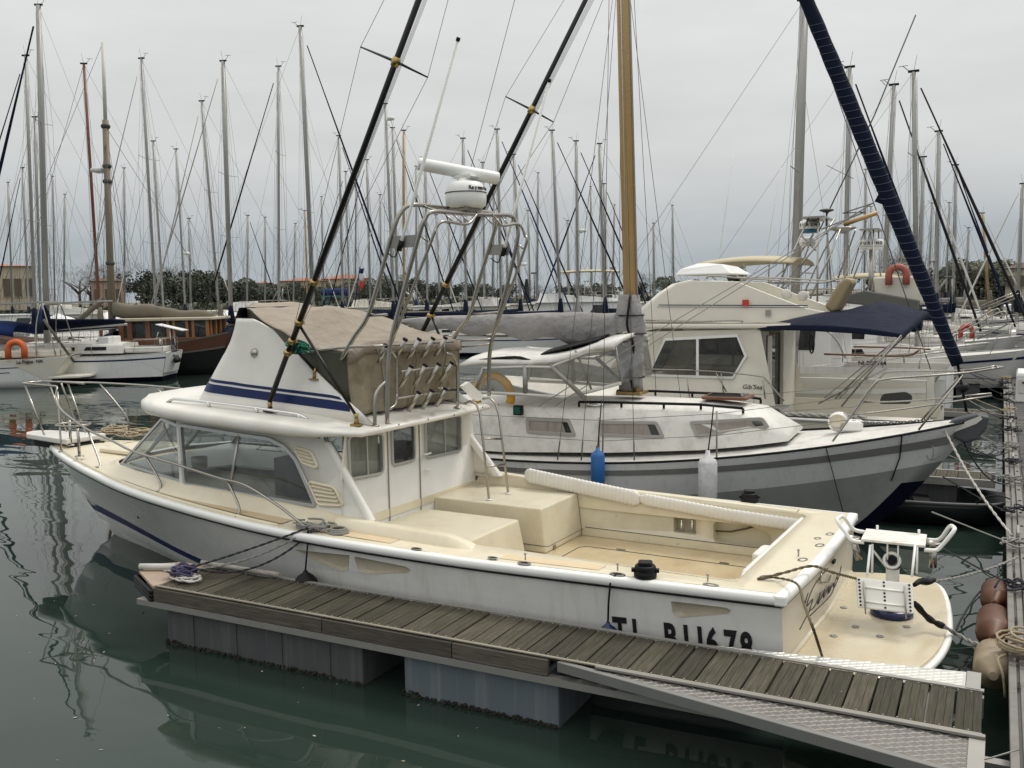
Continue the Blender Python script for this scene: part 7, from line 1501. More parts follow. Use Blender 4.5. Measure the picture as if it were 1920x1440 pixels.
# ================================================================== motor boats along the walkway
def gmotor(label, fr, L, beam, hull='white', zs=1.3, zb=1.8, house=(.25, .68), fly=True, bimini=None, arch=True, radar=None, blue=False, name='motor_cruiser', text=None, pitchh=0.0):
    t = boat_thing(name, label, fr, 'boat'); H = Hull(L, beam, zs, zs * .98, zb, .92, .10, 0, .92, .45, 2.4)
    b = MB(); H.side(b, nu=18, nv=5); H.transom(b); b.build('hull', hull, t)
    b = MB(); H.side(b, 0, .98, .86, .93, 18, 1, .02); b.build('rub_strake', 'teakdk' if blue else 'rubw', t)
    b = MB(); H.deck(b, -.03, .04, house[0], 1, 12); b.build('deck', 'offw', t)
    b = MB(); b.add([(.1, -beam * .42, .7), (house[0] * L, -beam * .42, .7), (house[0] * L, beam * .42, .7), (.1, beam * .42, .7)], [(0, 1, 2, 3)]); b.build('cockpit_sole', 'offw', t)
    for sg in (1, -1): b = MB(); b.box((house[0] * L / 2, sg * beam * .42, zs - .25), (house[0] * L, .10, .56)); b.build('cockpit_side', 'offw', t)
    x0, x1 = house[0] * L, house[1] * L; hw = beam * .40; zr = zs + 1.35
    b = MB(); b.loft([[(x0, hw, zs - .1), (x1 + .7, hw * .8, zs), (x1 + .7, -hw * .8, zs), (x0, -hw, zs - .1)], [(x0, hw * .94, zr), (x1 - .4, hw * .8, zr), (x1 - .4, -hw * .8, zr), (x0, -hw * .94, zr)]], True, True, False); b.build('house', hull, t, bevel=.05)
    for sg in (1, -1):
        q = lambda a, v: Vector((x0 + (x1 + .7 - .9 * v - x0) * a, sg * (hw * (1 - .2 * a) * (1 - .06 * v) + .012), zs - .1 + (zr - zs + .1) * v)); b = MB(); b.add([q(.12, .42), q(.52, .42), q(.52, .85), q(.12, .85)], [(0, 1, 2, 3)]); b.build('window', 'tint', t, solid=.015); b = MB(); b.add([q(.57, .42), q(.94, .42), q(.86, .85), q(.57, .85)], [(0, 1, 2, 3)]); b.build('window', 'tint', t, solid=.015)
    b = MB(); b.add([Vector((x1 + .52, hw * .7, zs + .35)), Vector((x1 + .52, -hw * .7, zs + .35)), Vector((x1 - .2, -hw * .7, zr - .12)), Vector((x1 - .2, hw * .7, zr - .12))], [(0, 1, 2, 3)]); b.build('windscreen', 'tint', t, solid=.02)
    b = MB(); b.rbox(((x0 + x1) / 2 - .5, 0, zr + .04), (x1 - x0 + .9, hw * 2 + .1, .09), .2); b.build('house_roof', hull, t)
    if fly:
        b = MB(); fz = zr + .08; out_ = [(x0 - .5, hw * .9), (x1 - 1.1, hw * .85), (x1 - .5, hw * .45), (x1 - .4, 0)]; out_ = out_ + [(x, -y) for x, y in reversed(out_[:-1])]
        b.loft([[Vector((x, y, fz)) for x, y in out_], [Vector((x - .25 * (x > x1 - 1.3), y * .96, fz + (.62 if x > x0 else .12))) for x, y in out_]], False, False, False); b.build('flybridge', hull, t, solid=.04)
        b = MB(); b.rbox((x1 - 1.5, 0, fz + .45), (.4, 1.1, .5), .06); b.build('console', 'offw', t); b = MB(); b.rbox((x1 - 2.3, 0, fz + .35), (.5, 1.0, .65), .08); b.build('helm_seat', 'offw', t)
        T('fly_rail', [Vector((x1 - 1.1, hw * .8, fz + .65)), Vector((x0 + .2, hw * .85, fz + .75)), Vector((x0 - .45, hw * .85, fz + .7)), Vector((x0 - .45, -hw * .85, fz + .7)), Vector((x0 + .2, -hw * .85, fz + .75)), Vector((x1 - 1.1, -hw * .8, fz + .65))], .018, 'steel', t, 6, 0)
    if bimini:
        bz = bimini; cx = (x0 + x1) / 2 - 1.2; lx = (x1 - x0) * .34
        b = MB(); b.grid(lambda a, c: Vector((cx - lx + 2 * lx * a, hw * 1.02 * (1 - 2 * c), bz + .14 * (1 - (1 - 2 * c) ** 2) ** .6 + .08 * math.sin(PI * a) - .05)), 10, 10); b.build('bimini', 'tanlight', t, solid=.03)
        for sg in (1, -1):
            for xx, xb in ((cx - lx, cx - .2), (cx, cx), (cx + lx, cx + .2)): T('bimini_pole', [Vector((xx, sg * hw, bz)), Vector((xb, sg * hw * .9, zr + .5))], .016, 'steel', t, 6, 0)
    if arch:
        az, ax0 = arch; b = None
        for sg in (1, -1): T('arch_leg', [Vector((ax0 + .6, sg * hw * .85, zr)), Vector((ax0 - .3, sg * hw * .45, az))], .022, 'steel', t, 6, 0); T('arch_leg', [Vector((ax0 - .6, sg * hw * .85, zr)), Vector((ax0 - .5, sg * hw * .45, az))], .022, 'steel', t, 6, 0)
        for q in (.45, .75): T('arch_bar', [Vector((ax0 - .2, hw * (.85 - .4 * q), zr + (az - zr) * q)), Vector((ax0 - .2, -hw * (.85 - .4 * q), zr + (az - zr) * q))], .016, 'steel', t, 6, 0)
        b = MB(); b.box((ax0 - .4, 0, az), (.5, hw * 1.0, .04)); b.build('arch_top', 'steel', t)
    return t, H
M['tanlight'] = mat('cream bimini canvas', (.52, .45, .31), .8, var=.1, bump=.2, bscale=40)
nf = Frame(-1.35, 22.9, PI); t, H = gmotor('white fishing cruiser with cream bimini and stainless tower behind the ivory cruiser', nf, 10.2, 3.3, 'gibs', 1.62, 2.2, (.34, .66), True, 4.25, (5.25, 2.9))
NI = t
text_mesh('registration', 'NI D59164', .125, 'letter', t, axes4(nf.Y(1609, 684, 1.62), (-1, 0, 0), (0, 0, 1)), .003, .004)
def furuno(P, r, h, parent, band=True, size=.10):
    b = MB(); b.lathe([(r * .82, 0), (r * .9, .02), (r * .92, h * .30)], P, n=20); b.build('dome_base', 'fblue2' if band else 'white', parent); b = MB(); b.lathe([(r * .97, h * .30), (r, h * .40), (r, h * .75), (r * .9, h * .95), (r * .55, h)], P, n=20); d = b.build('radar_dome', 'white', parent)
    toC = Vector((0, 0, 0)); return d
M['fblue2'] = mat('radar blue', (.02, .14, .24), .4)
def dome_text(P, r, z, txt, size, parent, fr):
    c = fr.local(CAM) - P; c.z = 0; c.normalize(); tx = Vector((0, 0, 1)).cross(c); n_ = len(txt)
    for k, ch in enumerate(txt):
        an = (k - (n_ - 1) / 2) * size * .95 / r; d_ = c * math.cos(an) + tx * math.sin(an); text_mesh('maker_letter', ch, size, 'letter', parent, axes4(P + d_ * (r + .004) + Vector((0, 0, z)) - Vector((0, 0, 1)).cross(d_) * size * .35, Vector((0, 0, 1)).cross(d_), (0, 0, 1)), .003, .003)
P = nf.Y(1518, 437, -.3); furuno(P, .235, .30, t); dome_text(P, .235, .15, 'FURUNO', .10, t, nf)
P2 = nf.Y(1514, 462, -.9); furuno(P2, .20, .22, t, False)
T('tower_leg', [nf.Y(1455, 552, 1.2), nf.Y(1530, 462, .9), nf.Y(1565, 410, .5)], .02, 'steel', t, 6, 0); T('tower_leg', [nf.Y(1512, 575, 1.2), nf.Y(1560, 470, .9), nf.Y(1575, 430, .5)], .02, 'steel', t, 6, 0)
T('tower_leg', [nf.Y(1510, 545, -1.2), nf.Y(1545, 470, -.9), nf.Y(1572, 428, -.5)], .02, 'steel', t, 6, 0); T('tower_leg', [nf.Y(1570, 525, -1.2), nf.Y(1590, 470, -.9), nf.Y(1604, 431, -.5)], .02, 'steel', t, 6, 0)
T('tower_leg', [nf.Y(1500, 440, -.2), nf.Y(1530, 470, -.2)], .02, 'steel', t, 6, 0); T('tower_leg', [nf.Y(1525, 440, -.2), nf.Y(1500, 475, -.2)], .02, 'steel', t, 6, 0)
b = MB(); c = nf.Y(1580, 428, 0); b.lathe([(.05, -.12), (.30, -.02), (.33, 0), (.30, .02)], c, n=6); b.build('tower_plate', 'steel', t)
b = MB(); c = nf.Y(1550, 395, 0); b.lathe([(.03, -.05), (.17, 0), (.15, .03), (.02, .05)], c, n=14); b.tube([c, c - Vector((0, 0, .55))], .02, 6); b.box(c + Vector((.25, 0, -.14)), (.5, .03, .03)); b.build('gps_mushroom', 'wire', t)
T('spar', [nf.Y(1582, 421, 0), nf.Y(1645, 399, 0)], .05, 'mastw', t, 8, 0)
T('outrigger_pole', [nf.Y(1535, 435, -.8), nf.Y(1590, 320, -1.0), nf.Y(1640, 215, -1.1), nf.Y(1717, 28, -1.3)], [.022, .018, .016, .012] and .016, 'wire', t, 6, 0)
for a, c in (((1550, 310), (1600, 335)), ((1652, 150), (1660, 160))): T('outrigger_spreader', [nf.Y(*a, -1.0), nf.Y(*c, -1.0)], .008, 'wire', t, 5, 0)
b = MB(); b.tube([nf.Y(1377, 278, .5), nf.Y(1350, 470, .5)], .008, 5); b.build('whip_antenna', 'rubw', t); b = MB(); b.tube([nf.Y(1466, 302, .5), nf.Y(1436, 480, .5)], .008, 5); b.build('whip_antenna', 'rubw', t)
b = MB(); sw_ = nf.Y(1522, 645, .4); b.tube([sw_ + Vector((.05 * math.cos(2 * PI * k / 12), 0, .22 * math.sin(2 * PI * k / 12))) for k in range(12)], .02, 5, closed=True); b.build('steering_wheel', 'black', t)
for S_, y_ in (([(1545, 664), (1620, 666), (1700, 667), (1724, 656)], 1.60), ([(1600, 650), (1690, 652), (1745, 655)], -1.5)): T('teak_rail', [nf.Y(*p, y_) for p in S_], .022, 'mahog', t, 6, 3)
for px_ in (1580, 1640, 1695): T('rail_post', [nf.Y(px_, 666, 1.60), nf.Y(px_, 680, 1.60)], .014, 'steel', t, 6, 0)
T('cockpit_hoop', [nf.Y(1585, 672, 1.2), nf.Y(1570, 640, 1.2), nf.Y(1552, 622, 1.2), nf.Y(1530, 618, 1.2)], .018, 'steel', t, 6, 4)
b = MB(); q = [nf.Y(*p, 1.66) for p in ((1500, 686), (1735, 692), (1732, 704), (1500, 700))]; b.prism(q, (0, .015, 0)); b.build('grey_band', 'hullgrey', t)
nf2 = Frame(-1.2, 27.6, PI); t2, H2 = gmotor('white cruiser with a lone radar mast and faded horseshoe buoy behind the sunshade', nf2, 9.5, 3.2, 'white', 1.45, 1.9, (.30, .66), True, None, (5.2, 2.4)); P = nf2.Y(1633, 468, 0); furuno(P, .34, .28, t2, False); dome_text(P, .34, .13, 'FURUNO', .115, t2, nf2)
b = MB(); b.tube([P, P - Vector((.0, 0, 1.6))], .05, 8); b.build('radar_post', 'steel', t2)
horseshoe(nf2.world(nf2.Y(1683, 516, 1.0)), .1, .72, 'fadedred', 'faded red horseshoe buoy on the rail beside the white radar mast')
b = MB(); b.box(nf2.Y(1690, 545, .2), (1.3, 1.4, .75)); b.build('aft_cabin', 'gibs', t2, bevel=.05); b = MB(); q = [nf2.Y(*p, 1.4) for p in ((1545, 565), (1720, 582), (1722, 563), (1620, 545))]; b.prism(q, (0, -1.2, 0)); b.build('cockpit_cover', mat('dark grey cover', (.11, .11, .105), .8), t2, bevel=.03)
fr3 = Frame(-1.3, 32.2, PI); gmotor('white sports cruiser with low house past the second finger', fr3, 9.0, 3.1, 'white', 1.25, 1.7, (.35, .7), False, None, None)
fr4 = Frame(-1.4, 40.5, PI); gmotor('white flybridge boat half way along the walkway', fr4, 9.0, 3.1, 'offw', 1.25, 1.7, (.3, .68), True, None, (4.6, 2.4))
fr5 = Frame(-1.4, 56.5, PI); gmotor('white cruiser with raised wing tail near the walkway end', fr5, 10.0, 3.3, 'white', 1.4, 1.9, (.3, .7), False, None, (4.2, 1.5))
P = atd(1092, 560, 74); gmotor('large white motor yacht with blue bimini in the middle of the basin', Frame(P.x + 5, P.y + 2, R(200)), 13, 4.2, 'white', 1.6, 2.3, (.2, .72), True, 5.3, (5.6, 3.4))
MIDB = [(30, 84, 203, 'white cabin cruiser below the cream building'), (120, 80, 205, 'white flybridge boat between the pale masts and red brown mast'), (330, 82, 203, 'white cabin cruiser behind the wooden wheelhouse roof'), (468, 78, 205, 'white flybridge boat just left of the canvas top'), (600, 92, 22, 'white cabin cruiser below the long red roof'), (700, 86, 203, 'white flybridge boat below the taller red roof'), (830, 84, 20, 'white cabin cruiser framed by the radar arch'), (905, 78, 22, 'white flybridge boat right of the arch legs'), (985, 88, 203, 'white cabin cruiser in front of the cypress'), (1160, 82, 22, 'white flybridge boat beside the golden mast'), (1240, 86, 200, 'white cabin cruiser between golden mast and ivory cruiser')]
for k, (px, D, an, lab) in enumerate(MIDB):
    P = atd(px, 560, D); L_ = 10 + (k % 3); gmotor(lab, Frame(P.x - math.cos(R(an)) * L_ / 2, P.y - math.sin(R(an)) * L_ / 2, R(an)), L_, 3.4, ('white', 'offw', 'gibs')[k % 3], 1.35, 1.9, (.26, .7), k % 2 == 1, None, (4.7, 2.6) if k % 3 == 0 else None)
horseshoe(atd(1812, 622, 33), .4, .6, 'red', 'red buoy lashed inside a steel pulpit over the walkway edge')
for k, (yy, L_, zs_, fl_, bi_, ar_, lab) in enumerate(((36.6, 8.6, 1.3, True, 4.0, (4.7, 2.2), 'white flybridge boat with small cream bimini past the third pedestal'), (45.2, 9.0, 1.35, True, None, (4.9, 2.4), 'white cruiser with tall steel arch between two walkway yachts'), (50.6, 8.5, 1.2, False, 3.4, (3.9, 1.8), 'low white day boat under a cream bimini far down the walkway'), (63.0, 9.5, 1.5, True, None, (5.2, 2.6), 'last white flybridge boat before the walkway end'))):
    gmotor(lab, Frame(-1.3 - .1 * k, yy, PI), L_, 3.0, ('white', 'offw')[k % 2], zs_, zs_ * 1.35, (.3, .68), fl_, bi_, ar_)
for k, (S, yy, lab) in enumerate((([[(1782, 628), (1862, 582), (1874, 584), (1880, 592)], [(1785, 633), (1874, 586), (1888, 594), (1887, 606), (1880, 612), (1832, 636)]], 27.0, 'steel railed gangway tilted up over the walkway edge'), ([[(1835, 575), (1905, 547)], [(1838, 580), (1910, 550)]], 44.0, 'small folded gangway further along the walkway edge'))):
    t = thing('gangway', lab, 'gangway', (0, 0, 0))
    for S_ in S:
        P_ = [aty(px, py, yy + .35 * (S_ is S[0])) for px, py in S_]; b = MB(); b.tube(smoothpts(P_, 4) if len(P_) > 2 else P_, .02, 7); b.build('rail', 'steel', t)
    a, c = aty(*S[0][0], yy + .17), aty(*S[0][1], yy + .17); b = MB(); dn = Vector((0, 0, -.28)); b.prism([a + dn + Vector((0, -.17, 0)), c + dn + Vector((0, -.17, 0)), c + dn + Vector((0, .17, 0)), a + dn + Vector((0, .17, 0))], (0, 0, .04)); b.build('walk_board', 'alu', t)
    for f_ in (.15, .5, .85): b = MB(); p_ = a.lerp(c, f_); b.tube([p_ + dn, p_ + Vector((0, -.17, 0))], .014, 6); b.build('post', 'steel', t)
# dinghy afloat under the white yacht's bow
dg = [(-.1, .0), (.1, .42), (.7, .62), (1.6, .62), (2.1, .45), (2.45, .12)]
P = atz(1752, 962, 0); t = thing('dinghy', 'small dark dinghy tied under the white yacht bow', 'dinghy', (P.x, P.y, 0), R(8))
out_ = smoothpts([(x - 1.2, y, 0) for x, y in dg] + [(x - 1.2, -y, 0) for x, y in reversed(dg[1:-1])], 4, True)
b = MB(); b.loft([[Vector((p.x * .9, p.y * .85, -.05)) for p in out_], [Vector((p.x, p.y, .20)) for p in out_], [Vector((p.x, p.y, .30)) for p in out_], [Vector((p.x * .93, p.y * .86, .30)) for p in out_], [Vector((p.x * .85, p.y * .78, .08)) for p in out_]], True, True, True); b.build('hull', mat('dinghy black', (.016, .02, .022), .35, var=.2), t)
b = MB(); b.tube([Vector((p.x, p.y, .29)) for p in out_], .03, 6, closed=True); b.build('rim', mat('dinghy rim', (.07, .075, .075), .5), t); b = MB(); b.box((-.2, 0, .22), (.25, .95, .03)); b.build('thwart', 'black', t)
# ================================================================== loose things
def as_thing(b, name, material, lab, cat, grp=None): return tag(b.build(name, material), lab, cat, grp)
def rope(name, pts, r, material, lab, grp=None, n=6, sm=5, twist=True):
    b = MB(); P = smoothpts(pts, sm) if sm else [Vector(p) for p in pts]
    if twist:
        # two strands laid round each other
        L_ = 0; acc = [0]
        for i in range(1, len(P)): L_ += (P[i] - P[i - 1]).length; acc.append(L_)
        n_ = max(8, int(L_ / (r * 2.6))); Q = []
        for k in range(n_ + 1):
            d = L_ * k / n_; i = 0
            while i < len(P) - 2 and acc[i + 1] < d: i += 1
            s_ = acc[i + 1] - acc[i]; Q.append(P[i].lerp(P[i + 1], (d - acc[i]) / s_ if s_ > 0 else 0))
        for ph in (0, PI):
            S = []
            for k, q in enumerate(Q):
                t = (Q[min(k + 1, n_)] - Q[max(k - 1, 0)]).normalized(); u_ = t.orthogonal().normalized() if abs(t.z) > .95 else (Vector((0, 0, 1)) - t * t.z).normalized(); v_ = t.cross(u_); a = k * 1.15 + ph
                S.append(q + (u_ * math.cos(a) + v_ * math.sin(a)) * r * .45)
            b.tube(S, r * .62, 5)
    else: b.tube(P, r, n)
    return as_thing(b, name, material, lab, 'rope', grp)
HW = lambda p: HF.world(p)
# cool box on the cockpit sole
P = HF.Z(1463, 1058, FZ + .24); t = thing('cool_box', 'white cool box with dark base standing in the corner of the cockpit', 'cool box', HF.world((P.x, P.y - .05, FZ)), HF.ang)
b = MB(); b.rbox((0, 0, .12), (.50, .40, .24), .04); b.build('body', 'stripe', t); b = MB(); b.rbox((0, 0, .30), (.54, .44, .13), .06); b.build('lid', 'cushion', t)
# fighting chair on the swim platform
cb = HF.Z(1672, 1152, PZ); FC = thing('fighting_chair', 'white fighting chair with blue base standing on the swim platform', 'chair', HF.world(cb), 0)
CF = Frame(HF.world(cb).x, HF.world(cb).y, 0)
def ch(px, py, dy): P = aty(px, py, CF.o.y + dy); return P - Vector((CF.o.x, CF.o.y, PZ))
FC.location.z = PZ
b = MB(); b.lathe([(.20, 0), (.20, .05), (.15, .07), (.07, .08)], n=20); b.build('base', 'dkblue', FC)
zs_ = ch(1690, 1018, 0).z
b = MB(); b.tube([(0, 0, .06), (0, 0, zs_ - .12)], .062, 14); b.build('pedestal', 'rubw', FC)
b = MB(); b.lathe([(.066, 0), (.075, .02), (.075, .12), (.066, .14)], (0, 0, zs_ - .26), n=14); b.build('collar', 'dkblue', FC)
b = MB(); b.lathe([(.05, 0), (.085, .01), (.085, .05), (.06, .055), (.055, .0)], ch(1673, 1050, -.12), (0, -1, .15), n=14); b.build('gimbal', 'rubw', FC); b = MB(); b.lathe([(.045, 0), (.045, .052)], ch(1673, 1050, -.125), (0, -1, .15), n=12); b.build('gimbal_bore', 'black', FC)
seat = [ch(*p) for p in ((1614, 1016, -.22), (1735, 1030, -.22), (1738, 1005, .20), (1624, 993, .20))]
zc = sum(p.z for p in seat) / 4
for p in seat: p.z = zc + (p.z - zc) * .25
b = MB(); b.prism(seat, (0, 0, .025)); b.build('seat_plate', mat('chair paint worn', (.78, .76, .70), .45, var=.06, stain=(.35, .25, .15), stain_amt=.6, stain_scale=9), FC, bevel=.006)
for sg, S in ((-1, ((1620, 1017), (1600, 1014), (1590, 1005), (1570, 978), (1574, 970), (1582, 970), (1600, 992), (1622, 998))), (1, ((1733, 1031), (1752, 1032), (1762, 1027), (1788, 996), (1787, 988), (1780, 988), (1762, 1011), (1737, 1012)))):
    dys = (-.20, -.20, -.19, -.17, -.05, .08, .18, .18)
    T('arm', [ch(x, y, d) for (x, y), d in zip(S, dys)], .020, 'rubw', FC, 8, 4)
    c = ch(1600 if sg < 0 else 1750, 1010 if sg < 0 else 1020, 0); b = MB(); b.lathe([(.02, .0), (.065, .0), (.07, .015), (.05, .02), (.045, .0)], c, n=14); b.build('rod_cup', 'steel', FC)
    e = ch(1611 if sg < 0 else 1749, 1050 if sg < 0 else 1064, -.02); b = MB(); b.tube([c - Vector((0, 0, .02)), e], .035, 10); b.build('rod_tube', 'steel', FC)
for px in (1632, 1716): T('footrest_strut', [ch(px, 1022, -.22), ch(px - 4 if px < 1680 else px - 4, 1060, -.34), ch(px - 6 if px < 1680 else px - 6, 1080, -.42)], .013, 'rubw', FC, 6, 0); T('footrest_strut', [ch(px + 4, 1020, -.20), ch(px + 3, 1076, -.30)], .011, 'rubw', FC, 6, 0)
T('brace', [ch(1638, 1033, -.15), ch(1664, 1066, -.02)], .012, 'rubw', FC, 6, 0)
for px in (1664, 1684): T('bracket', [ch(px, 1020, -.2), ch(px, 1058, -.16)], .008, 'rubw', FC, 6, 0)
for px, py in ((1645, 985), (1723, 993)): T('back_pin', [ch(px, py, .18), ch(px, py + 14, .18)], .012, 'rubw', FC, 6, 0)
bq = [ch(*p) for p in ((1604, 1082, -.45), (1711, 1094, -.45), (1714, 1150, -.62), (1608, 1138, -.62))]
nrm = (bq[1] - bq[0]).cross(bq[3] - bq[0]).normalized(); nrm = nrm if nrm.y < 0 else -nrm
b = MB(); b.prism(bq, -nrm * .03); fr_ = b.build('footrest', 'gel', FC, bevel=.008)
b = MB(); 
for i in range(8):
    for t_ in (.06, .5, .94): p = bq[0].lerp(bq[3], (i + .6) / 8.2).lerp(bq[1].lerp(bq[2], (i + .6) / 8.2), t_); b.lathe([(.011, 0), (.009, .006)], p, nrm, n=8)
o = b.build('bolt', 'black', fr_); o['kind'] = 'stuff'
for t_ in (.14, .86): a, c = bq[0].lerp(bq[1], t_), bq[3].lerp(bq[2], t_); b = MB(); b.tube([a.lerp(c, .15) + nrm * .02, a.lerp(c, 1.22) + nrm * .02], .013, 6, flat=.6); b.build('slide', 'alu', fr_)
for v_ in (.32, .8): a, c = bq[0].lerp(bq[3], v_), bq[1].lerp(bq[2], v_); b = MB(); b.tube([a.lerp(c, .12) + nrm * .008, a.lerp(c, .88) + nrm * .008], .008, 5); b.build('stiffener', 'rubw', fr_)
# fenders
def fender(name, P, r, h, material, lab, capm='black', rope_to=None, rm='black', cat='fender', cone=False, grp=None, cap=True):
    t = thing(name, lab, cat, P, 0, grp); b = MB()
    if cone: prof = [(r * .5, -h), (r * .86, -h * .85), (r, -h * .45), (r * .92, -h * .2), (r * .6, -h * .02), (r * .25, h * .10), (r * .14, h * .2)]
    else: prof = [(r * .25, -h * .52), (r * .8, -h * .48), (r, -h * .40), (r, h * .36), (r * .85, h * .45), (r * .35, h * .52), (r * .22, h * .62)]
    b.lathe(prof, n=18); b.build('body', material, t)
    if not cone and cap: b = MB(); b.lathe([(r * .6, h * .42), (r * .5, h * .50), (r * .26, h * .53), (r * .22, h * .66)], n=14); b.build('cap', capm, t)
    if rope_to: b = MB(); b.tube([Vector((0, 0, h * (.2 if cone else .6)))] + [Vector(q) - Vector(P) for q in rope_to], .010, 6); b.build('lanyard', rm, t)
    return t
P = SF.world(SF.Y(1121, 878, -1.72)); fender('fender', P, .105, .52, 'fblue', 'blue cylinder fender hanging from the white yacht rail', 'dark', [SF.world(SF.Y(1128, 750, -1.5))])
P = SF.world(SF.Y(1327, 898, -1.76)); fender('fender', P, .135, .62, 'fwhite', 'scuffed white fender hanging from the white yacht rail', 'fwhite', [SF.world(SF.Y(1334, 800, -1.55)), SF.world(SF.Y(1338, 760, -1.5))])
P = HF.world(HF.Y(573, 1078, 1.98)); P.y = max(P.y, FY1 + .06); fender('fender', P, .135, .26, 'black', 'black ball fender hanging by the rope coil at the boat side', cone=True, rope_to=[HF.world(HF.Y(576, 1030, 1.93)), HF.world(HF.Y(578, 990, 1.86))])
P = HF.world(HF.Y(1140, 1176, 1.80)); fender('fender', P, .11, .24, 'dkblue', 'dark blue fender squeezed beside the registration letters', cone=True, rope_to=[HF.world(HF.Y(1141, 1130, 1.80)), HF.world(HF.Y(1144, 1095, 1.80)), HF.world(HF.Y(1156, 1074, 1.74))])
# pontoon fenders on the walkway edge
for k, (px, py, r, h, m_, lab) in enumerate(((1882, 1112, .13, .30, 'fbrown', 'upper brown grimy fender tied to the walkway edge'), (1878, 1175, .15, .36, 'fbrown', 'larger brown grimy fender below the knotted line on the walkway edge'), (1868, 1243, .15, .30, 'fcream', 'stained cream fender beside the rope coil on the walkway edge'))):
    P = Vector((.03, (10.75, 9.75, 8.75)[k], .38)); t = fender('fender', P, r * 1.05, (.85, .95, .75)[k], m_, lab, cap=False); t.rotation_euler = (R(82), 0, 0)
# tube fender lying on the finger pontoon
a, c = atz(345, 1066, DK + .05), atz(505, 1086, DK + .05); c.y = a.y = FY1 - .03; b = MB(); b.tube([a, a.lerp(c, .5) + Vector((0, .01, -.005)), c], .028, 10); as_thing(b, 'edge_roll', mat('flaking white roll', (.36, .34, .30), .7, var=.2, scale=12, stain=(.18, .17, .14), stain_amt=.8, stain_scale=14), 'flaking white roll along the far edge of the finger pontoon', 'bumper')
a, c = atz(262, 1062, DK + .05), atz(330, 1062, DK + .05); b = MB(); b.tube([a, c], .035, 10); as_thing(b, 'edge_roll', M['offw'], 'short white bumper on the very tip of the finger pontoon', 'bumper')
# mooring lines from the finger pontoon cleat to the boat
A = CL + Vector((.05, 0, .07)); K = HW(HF.Y(590, 988, 1.82))
for k, (sg_, m_, lab) in enumerate(((.02, 'ropek', 'dark mooring line, uppermost of three to the tip cleat'), (.10, 'ropeg', 'grey mooring line between two dark ones to the tip cleat'), (.20, 'ropek', 'slack dark mooring line to the tip cleat'))):
    rope('mooring_line', sag(A + Vector((.06 * k, .04 * k, .02)), K + Vector((.03 * k - .05, -.02, -.01 * k)), sg_, 10), .013, m_, lab, 'lines from the tip cleat')
b = MB(); rnd = random.Random(21)
for k in range(16):
    a0 = rnd.uniform(0, 6.3); c = CL + Vector((rnd.uniform(-.02, .16), rnd.uniform(-.08, .06), .03 + rnd.uniform(0, .07))); rr = rnd.uniform(.05, .12); b.tube(smoothpts([c + Vector((rr * math.cos(a0 + q * 1.05), rr * .7 * math.sin(a0 + q * 1.05), rnd.uniform(-.02, .04))) for q in range(7)], 4), .012, 5)
as_thing(b, 'knotted_rope', M['ropep'], 'purple rope knotted round the cleat at the pontoon tip', 'rope')
b = MB()
for k in range(9):
    a0 = rnd.uniform(0, 6.3); c = CL + Vector((rnd.uniform(0, .30), rnd.uniform(-.12, -.02), .015 + .012 * (k % 3))); rr = rnd.uniform(.06, .14); b.tube(smoothpts([c + Vector((rr * math.cos(a0 + q), rr * .6 * math.sin(a0 + q), rnd.uniform(0, .02))) for q in range(7)], 4), .011, 5)
as_thing(b, 'knotted_rope', M['ropew'], 'loose whitish rope ends beside the purple knot', 'rope')
b = MB(); c0 = HF.Y(595, 992, 1.74)
for k in range(10):
    a0 = rnd.uniform(0, 6.3); c = c0 + Vector((rnd.uniform(-.12, .28), rnd.uniform(-.10, .08), rnd.uniform(0, .05))); rr = rnd.uniform(.05, .12); b.tube(smoothpts([c + Vector((rr * 1.5 * math.cos(a0 + q), rr * math.sin(a0 + q), rnd.uniform(-.02, .03))) for q in range(7)], 4), .012, 5)
o = as_thing(b, 'knotted_rope', M['ropeg'], 'grey rope bunched on the side deck above the black ball fender', 'rope'); o.matrix_world = Matrix.Translation(HF.o) @ Matrix.Rotation(HF.ang, 4, 'Z')
b = MB(); c0 = HF.Z(635, 998, crown(4.7, 1.7) + .012); b.tube([c0 + Vector(((.125 - .004 * q * .3) * math.cos(q * .45), (.10 - .003 * q * .3) * math.sin(q * .45), .0012 * q)) for q in range(44)], .012, 5); b.tube(smoothpts([c0 + Vector((.12, 0, 0)), c0 + Vector((.25, .03, 0)), c0 + Vector((.42, .02, .01))], 4), .012, 5)
o = as_thing(b, 'coiled_rope', M['ropeg'], 'small neat rope ring on the cream side deck', 'rope'); o.matrix_world = Matrix.Translation(HF.o) @ Matrix.Rotation(HF.ang, 4, 'Z')
b = MB(); c0 = HF.Z(240, 812, crown(10.7, -.4) + .03)
for k in range(22):
    a0 = rnd.uniform(0, 6.3); c = c0 + Vector((rnd.uniform(-.55, .55), rnd.uniform(-.30, .30), rnd.uniform(0, .07))); rr = rnd.uniform(.08, .22); b.tube(smoothpts([c + Vector((rr * 1.3 * math.cos(a0 + q), rr * math.sin(a0 + q), rnd.uniform(-.02, .03))) for q in range(7)], 4), .015, 5)
o = as_thing(b, 'coiled_rope', M['ropet'], 'tangle of tan mooring rope heaped on the foredeck', 'rope'); o.matrix_world = Matrix.Translation(HF.o) @ Matrix.Rotation(HF.ang, 4, 'Z')
q_ = [HF.Z(*p, crown(10, .2) + .015) for p in ((290, 818), (262, 827), (235, 832), (212, 838), (188, 834), (187, 828), (210, 822))]; b = MB(); b.tube(smoothpts(q_, 5), .015, 6)
o = as_thing(b, 'rope_end', M['ropet'], 'loop of tan rope lying in front of the windscreen', 'rope'); o.matrix_world = Matrix.Translation(HF.o) @ Matrix.Rotation(HF.ang, 4, 'Z')
